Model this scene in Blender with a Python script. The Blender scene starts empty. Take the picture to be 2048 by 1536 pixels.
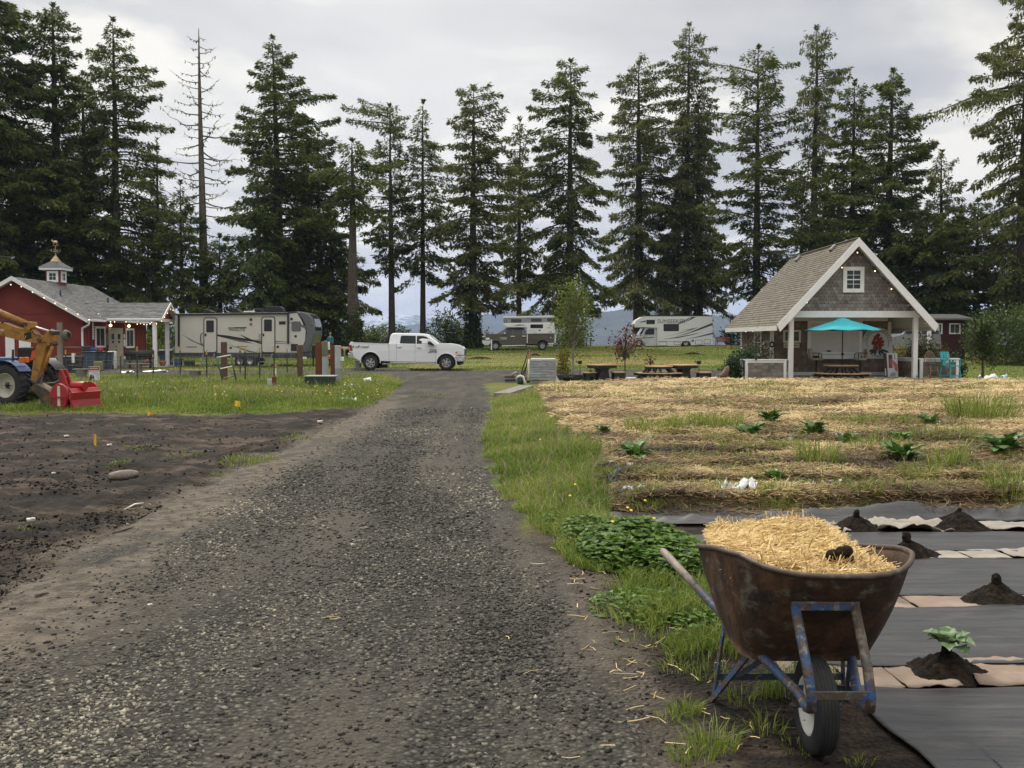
import bpy, math, random
import numpy as np
from mathutils import Vector, Matrix
S = bpy.context.scene; COL = S.collection
R = math.radians; PI = math.pi
# ------------------------------------------------------------------ camera
F = 1991.0; CAMZ = 1.7; PITCH = math.atan(90 / F)
cd = bpy.data.cameras.new("camera"); cam = bpy.data.objects.new("camera", cd); COL.objects.link(cam)
cd.sensor_width = 36; cd.lens = F / 2048 * 36; cd.clip_end = 20000; cd.clip_start = 0.05
cam.location = (0, 0, CAMZ); cam.rotation_euler = (PI / 2 - PITCH, 0, 0); S.camera = cam
# ------------------------------------------------------------------ view
S.view_settings.view_transform = 'Standard'; S.view_settings.look = 'None'
S.view_settings.exposure = 0.46; S.view_settings.gamma = 1.0
S.cycles.volume_bounces = 1; S.cycles.max_bounces = 8; S.cycles.transparent_max_bounces = 16
# ------------------------------------------------------------------ world: overcast sky over a Nishita sky
SUN_EL, SUN_AZ = R(50), R(-28)          # azimuth measured from +Y towards +X
W = bpy.data.worlds.new("World"); S.world = W; W.use_nodes = True
nt = W.node_tree; nt.nodes.clear()
def N(t, **k):
 n = nt.nodes.new(t)
 for a, v in k.items(): setattr(n, a, v)
 return n
def L(a, b): nt.links.new(a, b)
out = N('ShaderNodeOutputWorld'); bg = N('ShaderNodeBackground'); bg.inputs[1].default_value = 0.1
sky = N('ShaderNodeTexSky', sky_type='NISHITA', sun_disc=False, sun_elevation=SUN_EL, sun_rotation=SUN_AZ)
tc = N('ShaderNodeTexCoord'); sep = N('ShaderNodeSeparateXYZ'); L(tc.outputs['Generated'], sep.inputs[0])
def MT(op, a, b=None, clamp=False):
 n = N('ShaderNodeMath', operation=op, use_clamp=clamp)
 for i, v in enumerate((a, b)):
  if v is None: continue
  if isinstance(v, (int, float)): n.inputs[i].default_value = v
  else: L(v, n.inputs[i])
 return n.outputs[0]
zc = MT('MAXIMUM', sep.outputs[2], 0.0); den = MT('ADD', zc, 0.16)
cmb = N('ShaderNodeCombineXYZ'); L(MT('DIVIDE', sep.outputs[0], den), cmb.inputs[0]); L(MT('DIVIDE', sep.outputs[1], den), cmb.inputs[1])
n1 = N('ShaderNodeTexNoise'); L(cmb.outputs[0], n1.inputs['Vector']); n1.inputs['Scale'].default_value = 1.1
n1.inputs['Detail'].default_value = 5; n1.inputs['Roughness'].default_value = 0.5; n1.inputs['Distortion'].default_value = 0.3
r1 = N('ShaderNodeValToRGB'); L(n1.outputs['Fac'], r1.inputs[0])
e = r1.color_ramp.elements
e[0].position = 0.34; e[0].color = (0.305, 0.312, 0.326, 1); e[1].position = 0.58; e[1].color = (0.76, 0.72, 0.635, 1)
m = r1.color_ramp.elements.new(0.5); m.color = (0.475, 0.468, 0.455, 1)
# horizon haze band slightly blue grey, and the brighter high overcast (CIE overcast: zenith ~3x horizon)
hz = N('ShaderNodeMixRGB'); hr = N('ShaderNodeMapRange'); L(sep.outputs[2], hr.inputs[0])
hr.inputs[1].default_value = -0.02; hr.inputs[2].default_value = 0.11; hr.inputs[3].default_value = 0.75; hr.inputs[4].default_value = 0.0
L(hr.outputs[0], hz.inputs[0]); L(r1.outputs[0], hz.inputs[1]); hz.inputs[2].default_value = (0.495, 0.492, 0.495, 1)
up = N('ShaderNodeMapRange', interpolation_type='SMOOTHSTEP'); L(sep.outputs[2], up.inputs[0])
up.inputs[1].default_value = 0.36; up.inputs[2].default_value = 0.95; up.inputs[3].default_value = 1.0; up.inputs[4].default_value = 3.1
gain = N('ShaderNodeVectorMath', operation='SCALE'); gl = N('ShaderNodeVectorMath', operation='DOT_PRODUCT'); L(tc.outputs['Generated'], gl.inputs[0]); gl.inputs[1].default_value = Vector((-0.10, 0.955, 0.23)).normalized()
gf = MT('MULTIPLY', MT('POWER', MT('MAXIMUM', gl.outputs['Value'], 0.0), 26.0), 0.42)      # thin cloud in front of the veiled sun
gm_ = N('ShaderNodeMixRGB'); L(gf, gm_.inputs[0]); L(hz.outputs[0], gm_.inputs[1]); gm_.inputs[2].default_value = (0.93, 0.90, 0.83, 1); L(gm_.outputs[0], gain.inputs[0]); L(MT('MULTIPLY', up.outputs[0], 10.0), gain.inputs[3])
mx = N('ShaderNodeMixRGB'); mx.inputs[0].default_value = 0.94; L(sky.outputs[0], mx.inputs[1]); L(gain.outputs[0], mx.inputs[2])
L(mx.outputs[0], bg.inputs[0]); L(bg.outputs[0], out.inputs[0])
# ------------------------------------------------------------------ sun (veiled by cloud: wide and weak)
sl = bpy.data.lights.new("sun", 'SUN'); sun = bpy.data.objects.new("sun", sl); COL.objects.link(sun)
sl.energy = 1.9; sl.angle = R(12); sl.color = (1.0, 0.93, 0.82)
sd = Vector((math.sin(SUN_AZ) * math.cos(SUN_EL), math.cos(SUN_AZ) * math.cos(SUN_EL), math.sin(SUN_EL)))
sun.rotation_euler = sd.to_track_quat('Z', 'Y').to_euler()

# ================================================================== helpers
def tag(o, label=None, cat=None, group=None, kind=None):
 if label: o['label'] = label
 if cat: o['category'] = cat
 if group: o['group'] = group
 if kind: o['kind'] = kind
 return o
def thing(name, label, cat, loc=(0, 0, 0), rz=0.0, group=None):
 o = bpy.data.objects.new(name, None); COL.objects.link(o)
 o.empty_display_size = 0.2; o.location = loc; o.rotation_euler = (0, 0, rz)
 return tag(o, label, cat, group)
def link(name, me, parent=None):
 o = bpy.data.objects.new(name, me); COL.objects.link(o)
 if parent: o.parent = parent
 return o
def dup(root, loc, rz, label=None, group=None, scale=None):
 r = root.copy(); COL.objects.link(r); r.location = loc; r.rotation_euler = (0, 0, rz)
 if scale: r.scale = (scale,) * 3
 if label: r['label'] = label
 if group: r['group'] = group
 for ch in list(root.children):
  c = ch.copy(); COL.objects.link(c); c.parent = r
  for g in ch.children:
   d = g.copy(); COL.objects.link(d); d.parent = c
 return r
CT, ST = math.cos(PITCH), math.sin(PITCH)
def ray(px, py):
 u, v = (px - 1024) / F, (768 - py) / F
 return (u, CT + v * ST, -ST + v * CT)
def at(px, py, Y):
 d = ray(px, py); t = Y / d[1]
 return Vector((d[0] * t, Y, CAMZ + d[2] * t))
def gp(px, py, z=0.0):
 d = ray(px, py); t = (z - CAMZ) / d[2]
 return Vector((d[0] * t, d[1] * t, z))
def mesh_np(name, V, Fc, mats=(), parent=None, attrs=None, smooth=False, mi=None, cattrs=None):
 V = np.asarray(V, np.float32); Fc = np.asarray(Fc, np.int32); k = Fc.shape[1]
 me = bpy.data.meshes.new(name)
 me.vertices.add(len(V)); me.vertices.foreach_set('co', V.ravel())
 me.loops.add(Fc.size); me.loops.foreach_set('vertex_index', Fc.ravel())
 me.polygons.add(len(Fc)); me.polygons.foreach_set('loop_start', np.arange(0, Fc.size, k, dtype=np.int32))
 if smooth: me.polygons.foreach_set('use_smooth', np.ones(len(Fc), bool))
 for m_ in mats: me.materials.append(m_)
 if mi is not None: me.polygons.foreach_set('material_index', np.asarray(mi, np.int32))
 me.update(calc_edges=True)
 for nm, (dom, arr) in (attrs or {}).items():
  a = me.attributes.new(nm, 'FLOAT', dom); a.data.foreach_set('value', np.asarray(arr, np.float32).ravel())
 for nm, arr in (cattrs or {}).items():
  a = me.attributes.new(nm, 'FLOAT_COLOR', 'POINT'); a.data.foreach_set('color', np.asarray(arr, np.float32).ravel())
 return link(name, me, parent)
# numpy value noise
def vnoise(x, y, seed=0):
 x = np.asarray(x, float); y = np.asarray(y, float)
 ix = np.floor(x).astype(np.int64); iy = np.floor(y).astype(np.int64); fx = x - ix; fy = y - iy
 fx = fx * fx * (3 - 2 * fx); fy = fy * fy * (3 - 2 * fy)
 def h(a, b):
  n = (a * 374761393 + b * 668265263 + seed * 974634777) & 0xffffffff
  n = ((n ^ (n >> 13)) * 1274126177) & 0xffffffff
  return ((n ^ (n >> 16)) & 0xffff) / 65535.0
 return (h(ix, iy) * (1 - fx) + h(ix + 1, iy) * fx) * (1 - fy) + (h(ix, iy + 1) * (1 - fx) + h(ix + 1, iy + 1) * fx) * fy
def fbm(x, y, o=4, seed=0):
 s = 0; a = 0.5; t = 0
 for i in range(o):
  s = s + a * vnoise(x, y, seed + i * 17); t += a; a *= 0.5; x = np.asarray(x) * 2.03; y = np.asarray(y) * 2.03
 return s / t
def sstep(a, b, x):
 t = np.clip((np.asarray(x, float) - a) / (b - a), 0, 1); return t * t * (3 - 2 * t)

class MB:
 """collects boxes, bars, tubes, prisms into ONE mesh"""
 def __init__(s): s.v = []; s.f = []; s.m = []; s.sm = []; s.cur = 0; s.smooth = False
 def add(s, vs, fs, smooth=None):
  b = len(s.v); s.v += [tuple(p) for p in vs]
  for f in fs:
   s.f.append(tuple(i + b for i in f)); s.m.append(s.cur); s.sm.append(s.smooth if smooth is None else smooth)
  return s
 def box(s, a, b):
  x0, y0, z0 = a; x1, y1, z1 = b
  return s.add([(x0, y0, z0), (x1, y0, z0), (x1, y1, z0), (x0, y1, z0), (x0, y0, z1), (x1, y0, z1), (x1, y1, z1), (x0, y1, z1)],
      [(0, 3, 2, 1), (4, 5, 6, 7), (0, 1, 5, 4), (1, 2, 6, 5), (2, 3, 7, 6), (3, 0, 4, 7)])
 def cbox(s, c, sz, rot=None):
  h = [d / 2 for d in sz]; M = rot if rot is not None else Matrix.Identity(3); c = Vector(c)
  vs = [c + M @ Vector((h[0] * i, h[1] * j, h[2] * k)) for k in (-1, 1) for j in (-1, 1) for i in (-1, 1)]
  return s.add(vs, [(0, 2, 3, 1), (4, 5, 7, 6), (0, 1, 5, 4), (1, 3, 7, 5), (3, 2, 6, 7), (2, 0, 4, 6)])
 def bar(s, p0, p1, w, h, up=(0, 0, 1)):
  p0 = Vector(p0); p1 = Vector(p1); d = (p1 - p0); u = Vector(up); d.normalize()
  r = d.cross(u)
  if r.length < 1e-4: r = d.cross(Vector((1, 0, 0)))
  r.normalize(); u = r.cross(d); r = r * w / 2; u = u * h / 2
  vs = [p + a * r + b * u for p in (p0, p1) for a, b in ((-1, -1), (1, -1), (1, 1), (-1, 1))]
  return s.add(vs, [(0, 3, 2, 1), (4, 5, 6, 7), (0, 1, 5, 4), (1, 2, 6, 5), (2, 3, 7, 6), (3, 0, 4, 7)])
 def tube(s, pts, rad, n=8, caps=True, smooth=True):
  pts = [Vector(p) for p in pts]; k = len(pts)
  if not hasattr(rad, '__len__'): rad = [rad] * k
  vs = []; prev = None
  for i, p in enumerate(pts):
   d = (pts[min(i + 1, k - 1)] - pts[max(i - 1, 0)]).normalized()
   if prev is None: a = d.orthogonal().normalized()
   else:
    a = prev - d * prev.dot(d)
    a = a.normalized() if a.length > 1e-6 else d.orthogonal().normalized()
   prev = a; b = d.cross(a)
   vs += [p + (a * math.cos(t) + b * math.sin(t)) * rad[i] for t in [2 * PI * j / n for j in range(n)]]
  fs = [(i * n + j, i * n + (j + 1) % n, (i + 1) * n + (j + 1) % n, (i + 1) * n + j) for i in range(k - 1) for j in range(n)]
  s.add(vs, fs, smooth)
  if caps:
   b = len(s.v) - k * n
   for f in (tuple(b + j for j in reversed(range(n))), tuple(b + (k - 1) * n + j for j in range(n))):
    s.f.append(f); s.m.append(s.cur); s.sm.append(False)
  return s
 def cyl(s, p0, p1, r0, r1=None, n=16, smooth=True): return s.tube([p0, p1], [r0, r0 if r1 is None else r1], n, True, smooth)
 def lathe(s, c, axis, prof, n=24, smooth=True):
  """prof: list of (along axis, radius)"""
  c = Vector(c); ax = Vector(axis).normalized(); a = ax.orthogonal().normalized(); b = ax.cross(a); vs = []; k = len(prof)
  for (t, r) in prof: vs += [c + ax * t + (a * math.cos(q) + b * math.sin(q)) * r for q in [2 * PI * j / n for j in range(n)]]
  return s.add(vs, [(i * n + j, i * n + (j + 1) % n, (i + 1) * n + (j + 1) % n, (i + 1) * n + j) for i in range(k - 1) for j in range(n)], smooth)
 def prism(s, poly, o, ux, uy, depth):
  """2D poly placed at o with axes ux, uy and extruded by vector depth"""
  o = Vector(o); ux = Vector(ux); uy = Vector(uy); d = Vector(depth); n = len(poly)
  a = [o + ux * p[0] + uy * p[1] for p in poly]; vs = a + [p + d for p in a]
  fs = [tuple(range(n)), tuple(reversed(range(n, 2 * n)))] + [(i, i + n, (i + 1) % n + n, (i + 1) % n) for i in range(n)]
  return s.add(vs, fs)
 def loft(s, rings, caps=True, smooth=True):
  n = len(rings[0]); k = len(rings); vs = [p for r in rings for p in r]
  s.add(vs, [(i * n + j, i * n + (j + 1) % n, (i + 1) * n + (j + 1) % n, (i + 1) * n + j) for i in range(k - 1) for j in range(n)], smooth)
  if caps:
   b = len(s.v) - k * n
   for f in (tuple(b + j for j in reversed(range(n))), tuple(b + (k - 1) * n + j for j in range(n))):
    s.f.append(f); s.m.append(s.cur); s.sm.append(smooth)
  return s
 def ball(s, c, r, n=10, k=7):
  if not hasattr(r, '__len__'): r = (r, r, r)
  rings = []
  for i in range(k + 1):
   t = PI * i / k
   rings.append([(c[0] + r[0] * max(math.sin(t), 0.02) * math.cos(2 * PI * j / n), c[1] + r[1] * max(math.sin(t), 0.02) * math.sin(2 * PI * j / n), c[2] - r[2] * math.cos(t)) for j in range(n)])
  return s.loft(rings)
 def build(s, name, mats, parent=None, world=False, bevel=0, seg=2, subsurf=0, wn=False):
  v = s.v
  if world and parent is not None:
   l = parent.location; v = [(p[0] - l[0], p[1] - l[1], p[2] - l[2]) for p in v]
  me = bpy.data.meshes.new(name); me.from_pydata([tuple(p) for p in v], [], s.f)
  for m_ in (mats if isinstance(mats, (list, tuple)) else [mats]): me.materials.append(m_)
  me.polygons.foreach_set('material_index', s.m); me.polygons.foreach_set('use_smooth', s.sm)
  me.update(); o = link(name, me, parent)
  if bevel:
   b = o.modifiers.new('bevel', 'BEVEL'); b.width = bevel; b.segments = seg; b.limit_method = 'ANGLE'; b.angle_limit = R(35)
  if subsurf:
   b = o.modifiers.new('sub', 'SUBSURF'); b.levels = subsurf; b.render_levels = subsurf
  return o
def text(name, body, parent, loc, rot, size, mat, ext=0.004, align='CENTER', sx=1.0, shear=0.0):
 c = bpy.data.curves.new(name, 'FONT'); c.body = body; c.size = size; c.extrude = ext; c.align_x = align; c.align_y = 'CENTER'; c.shear = shear
 c.materials.append(mat); t_ = bpy.data.objects.new(name, c); me = bpy.data.meshes.new_from_object(t_); bpy.data.objects.remove(t_); me.name = name
 o = link(name, me, parent); o.location = loc; o.rotation_euler = rot; o.scale = (sx, 1, 1)
 return o
# ------------------------------------------------------------------ materials
MATS = {}
def mat(name, col, rough=0.6, metal=0.0, var=0.18, scale=6.0, bump=0.0, bscale=40.0, col2=None, spec=0.4, emit=0.0, coat=0.0, thr=None):
 """painted/natural surface with blotchy variation and optional fine bump; col2 = worn/dirt colour in patches"""
 if name in MATS: return MATS[name]
 m_ = bpy.data.materials.new(name); m_.use_nodes = True; t = m_.node_tree; b = t.nodes['Principled BSDF']
 b.inputs['Roughness'].default_value = rough; b.inputs['Metallic'].default_value = metal; b.inputs['Specular IOR Level'].default_value = spec
 if coat: b.inputs['Coat Weight'].default_value = coat; b.inputs['Coat Roughness'].default_value = 0.06
 tcn = t.nodes.new('ShaderNodeTexCoord'); nz = t.nodes.new('ShaderNodeTexNoise'); nz.inputs['Scale'].default_value = scale
 nz.inputs['Detail'].default_value = 6; nz.inputs['Roughness'].default_value = 0.65; t.links.new(tcn.outputs['Object'], nz.inputs['Vector'])
 rp = t.nodes.new('ShaderNodeValToRGB'); t.links.new(nz.outputs['Fac'], rp.inputs[0])
 a = rp.color_ramp.elements
 lo = thr[0] if thr else 0.32; hi = thr[1] if thr else 0.68
 if col2 is None: c0 = tuple(c * (1 - var) for c in col); c1 = tuple(min(1, c * (1 + var)) for c in col)
 else: c0, c1 = col2, col
 a[0].position = lo; a[0].color = (*c0, 1); a[1].position = hi; a[1].color = (*c1, 1)
 t.links.new(rp.outputs[0], b.inputs['Base Color'])
 if bump:
  n2 = t.nodes.new('ShaderNodeTexNoise'); n2.inputs['Scale'].default_value = bscale; n2.inputs['Detail'].default_value = 4
  t.links.new(tcn.outputs['Object'], n2.inputs['Vector']); bp = t.nodes.new('ShaderNodeBump'); bp.inputs['Strength'].default_value = bump
  bp.inputs['Distance'].default_value = 0.02; t.links.new(n2.outputs['Fac'], bp.inputs['Height']); t.links.new(bp.outputs[0], b.inputs['Normal'])
 if emit: b.inputs['Emission Color'].default_value = (*col, 1); b.inputs['Emission Strength'].default_value = emit
 MATS[name] = m_; return m_
def tint_mat(name, ramp, rough=0.6, transl=0.25, spec=0.25, nscale=0.0, namp=0.3):
 """leaf-like material whose colour runs along a ramp by the per-face 'tint' value"""
 m_ = bpy.data.materials.new(name); m_.use_nodes = True; t = m_.node_tree; b = t.nodes['Principled BSDF']; o = t.nodes['Material Output']
 at_ = t.nodes.new('ShaderNodeAttribute'); at_.attribute_name = 'tint'; rp = t.nodes.new('ShaderNodeValToRGB')
 fac = at_.outputs['Fac']
 if nscale:
  tcn = t.nodes.new('ShaderNodeTexCoord'); nz = t.nodes.new('ShaderNodeTexNoise'); nz.inputs['Scale'].default_value = nscale; nz.inputs['Detail'].default_value = 3
  t.links.new(tcn.outputs['Object'], nz.inputs['Vector'])
  ma = t.nodes.new('ShaderNodeMath'); ma.operation = 'MULTIPLY_ADD'; ma.inputs[1].default_value = namp * 2; t.links.new(nz.outputs['Fac'], ma.inputs[0])
  mb = t.nodes.new('ShaderNodeMath'); mb.operation = 'SUBTRACT'; mb.inputs[1].default_value = namp; t.links.new(fac, ma.inputs[2]); t.links.new(ma.outputs[0], mb.inputs[0]); fac = mb.outputs[0]
 t.links.new(fac, rp.inputs[0]); els = rp.color_ramp.elements
 els[0].position = ramp[0][0]; els[0].color = (*ramp[0][1], 1); els[1].position = ramp[-1][0]; els[1].color = (*ramp[-1][1], 1)
 for p, c in ramp[1:-1]: q = els.new(p); q.color = (*c, 1)
 t.links.new(rp.outputs[0], b.inputs['Base Color']); b.inputs['Roughness'].default_value = rough; b.inputs['Specular IOR Level'].default_value = spec
 if transl:
  tr = t.nodes.new('ShaderNodeBsdfTranslucent'); t.links.new(rp.outputs[0], tr.inputs[0]); ms = t.nodes.new('ShaderNodeMixShader'); ms.inputs[0].default_value = transl
  t.links.new(b.outputs[0], ms.inputs[1]); t.links.new(tr.outputs[0], ms.inputs[2]); t.links.new(ms.outputs[0], o.inputs[0])
 MATS[name] = m_; return m_
# ================================================================== terrain
def P2(l): return np.array([[*gp(a, b)[:2]] for a, b in l])
DRIVE = P2([(-900, 1536), (-420, 1400), (-100, 1285), (0, 1222), (180, 1098), (330, 1015), (470, 948), (600, 885), (720, 828), (772, 795), (800, 772), (806, 757), (975, 757), (968, 775), (985, 800), (975, 840), (962, 895), (985, 955), (1022, 1020), (1070, 1085), (1150, 1200), (1240, 1370), (1330, 1536)])
DRIVE = np.vstack([DRIVE[:1] + [[-2, -3]], DRIVE, DRIVE[-1:] + [[0.2, -3]]])
ROAD = np.array([[-60, 47.5], [-20, 47.5], [-9.5, 46.5], [-5.5, 43.0], [-4.2, 38.0], [-0.9, 38.0], [0.8, 40.0], [4, 42.0], [9, 42.0], [12.9, 43.2], [12.9, 55.2], [9, 55.3], [-2, 53.4], [-8, 52.6], [-12, 54.0], [-60, 55.5]])
SOIL = P2([(-1500, 1536), (-900, 1300), (-600, 1000), (-400, 838), (-100, 832), (150, 827), (400, 832), (600, 826), (735, 812), (780, 800), (720, 835), (600, 890), (470, 953), (330, 1020), (180, 1103), (0, 1230), (-100, 1292), (-420, 1405), (-900, 1545)])
SOIL = np.vstack([SOIL, [[-12, 0.5]]])
STRAW = np.vstack([P2([(1080, 776), (1105, 830), (1150, 880), (1200, 925), (1212, 985), (1250, 1022), (1330, 1046)]), [[30, 9.9], [60, 12], [60, 38.3], [14, 38.3]], P2([(1300, 767)])])
FABR = np.array([[0.98, 9.2], [1.35, 7.4], [1.72, 5.6], [1.62, 4.2], [1.55, -6], [40, -6], [40, 9.8]])
VERGE = np.vstack([P2([(992, 790), (985, 810), (970, 870), (968, 900), (990, 955), (1028, 1025), (1090, 1080), (1180, 1150), (1230, 1215), (1300, 1300), (1380, 1420), (1440, 1536)]), [[0.9, 1]], [[1.5, 1], [1.62, 4.2], [1.70, 5.6], [1.33, 7.4], [0.98, 9.2]], P2([(1240, 1010), (1205, 960), (1195, 920), (1140, 880), (1100, 830), (1075, 780)])])
def sdp(x, y, poly):
 """signed distance to a polygon, negative inside"""
 x = np.asarray(x, float); y = np.asarray(y, float); d = np.full(x.shape, 1e9); ins = np.zeros(x.shape, bool); n = len(poly)
 for i in range(n):
  ax, ay = poly[i]; bx, by = poly[(i + 1) % n]; ex, ey = bx - ax, by - ay
  t = np.clip(((x - ax) * ex + (y - ay) * ey) / max(ex * ex + ey * ey, 1e-9), 0, 1)
  d = np.minimum(d, (x - ax - t * ex) ** 2 + (y - ay - t * ey) ** 2)
  c = ((ay > y) != (by > y));
  with np.errstate(divide='ignore', invalid='ignore'): xi = ax + (y - ay) * ex / (ey if abs(ey) > 1e-12 else 1e-12)
  ins ^= c & (x < xi)
 d = np.sqrt(d); return np.where(ins, -d, d)
def rowphase(x, y): return (y - 0.045 * x - 9.97) / 1.3        # straw rows run along X; integer = middle of a row
def zones(x, y):
 j = (fbm(x * 1.7, y * 1.7, 3, 5) - 0.5) * np.clip(0.10 + y * 0.035, 0.1, 0.9) + (vnoise(x * 9, y * 9, 8) - 0.5) * 0.07
 dr = sstep(0.10, -0.10, sdp(x, y, DRIVE) + j * 0.7); rd = sstep(0.3, -0.3, sdp(x, y, ROAD) + j * 1.0)
 so = sstep(0.25, -0.25, sdp(x, y, SOIL) + j * 1.2 ); st = sstep(0.15, -0.15, sdp(x, y, STRAW) + j * 0.8)
 fa = sstep(0.05, -0.05, sdp(x, y, FABR)); ve = sstep(0.1, -0.1, sdp(x, y, VERGE) + j * 0.6)
 return dr, rd, so, st, fa, ve
def base_h(x, y):
 x = np.asarray(x, float); y = np.asarray(y, float)
 amp = 0.55 + 0.42 * sstep(-16, -4, x) + 0.12 * sstep(10, 30, x)
 h = amp * sstep(50, 95, y) - 26 * sstep(106, 200, y)
 h = h + 0.10 * sstep(50, 70, y) * (1 - sstep(106, 150, y)) * (fbm(x * 0.12, y * 0.12, 3, 3) - 0.5)
 return h
def H(x, y, full=False):
 x = np.asarray(x, float); y = np.asarray(y, float)
 dr, rd, so, st, fa, ve = zones(x, y); h = base_h(x, y)
 near = sstep(75, 40, y)
 # driveway: wheel tracks pressed in, loose gravel heaped between them
 c = 0.10 * (fbm(x * 1.0, y * 0.45, 3, 11) - 0.5) + 0.022 * (fbm(x * 6, y * 6, 2, 12) - 0.5)
 h = h + dr * (c + 0.02) + rd * 0.02 * fbm(x * 2, y * 2, 2, 13)
 # tilled bare soil
 fade = sstep(2.0, 14, y)
 s = 0.14 * (fbm(x * 0.4 + 3, y * 0.9, 3, 21) - 0.5) + 0.15 * (fbm(x * 1.9, y * 3.6, 3, 22) - 0.5) + 0.09 * (fbm(x * 7, y * 9, 3, 23) - 0.5)
 h = h + so * s * (1 - dr)
 # straw rows
 ph = rowphase(x, y); cell = np.abs(ph - np.round(ph)) * 2
 strip = sstep(0.78, 0.60, cell + (fbm(x * 1.2, y * 1.2, 3, 31) - 0.5) * (0.5 + 1.2 * sstep(13, 22, y)))
 h = h + st * (0.02 + strip * 0.10 + 0.10 * strip * (fbm(x * 1.6, y * 2.6, 3, 32) - 0.35) + 0.04 * fbm(x * 8, y * 8, 2, 33) * strip)
 h = h + ve * (1 - dr) * (1 - np.exp(-((x - 1.24) ** 2 + (y - 4.2) ** 2) / .35)) * (0.05 * fbm(x * 2.5, y * 2.5, 3, 41) + 0.03 * (fbm(x * 8, y * 8, 2, 42) - 0.5)) + 0.0 * fa
 g = 1 - np.clip(dr + rd + so + st + fa + ve, 0, 1)
 h = h + g * near * 0.06 * (fbm(x * 1.5, y * 1.5, 3, 51) - 0.3)
 return (h, (dr, rd, so, st, fa, ve), strip) if full else h
def hz_(x, y): return float(H(np.array([x]), np.array([y]))[0])
def gpt(px, py):
 """ground point under a pixel of the photograph (iterated over the terrain)"""
 d = ray(px, py); Ys = 1 / np.linspace(1 / 2.6, 1 / 105.0, 900); xs = Ys * d[0] / d[1]; zs = CAMZ + Ys * d[2] / d[1]; hs = H(xs, Ys); k = np.nonzero(zs <= hs)[0]
 i = k[0] if len(k) else -1; return Vector((xs[i], Ys[i], hs[i]))
def gat(px, Y):
 x = (px - 1024) / F * Y * 1.0; x = ray(px, 700)[0] / ray(px, 700)[1] * Y
 return Vector((x, Y, hz_(x, Y)))

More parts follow.
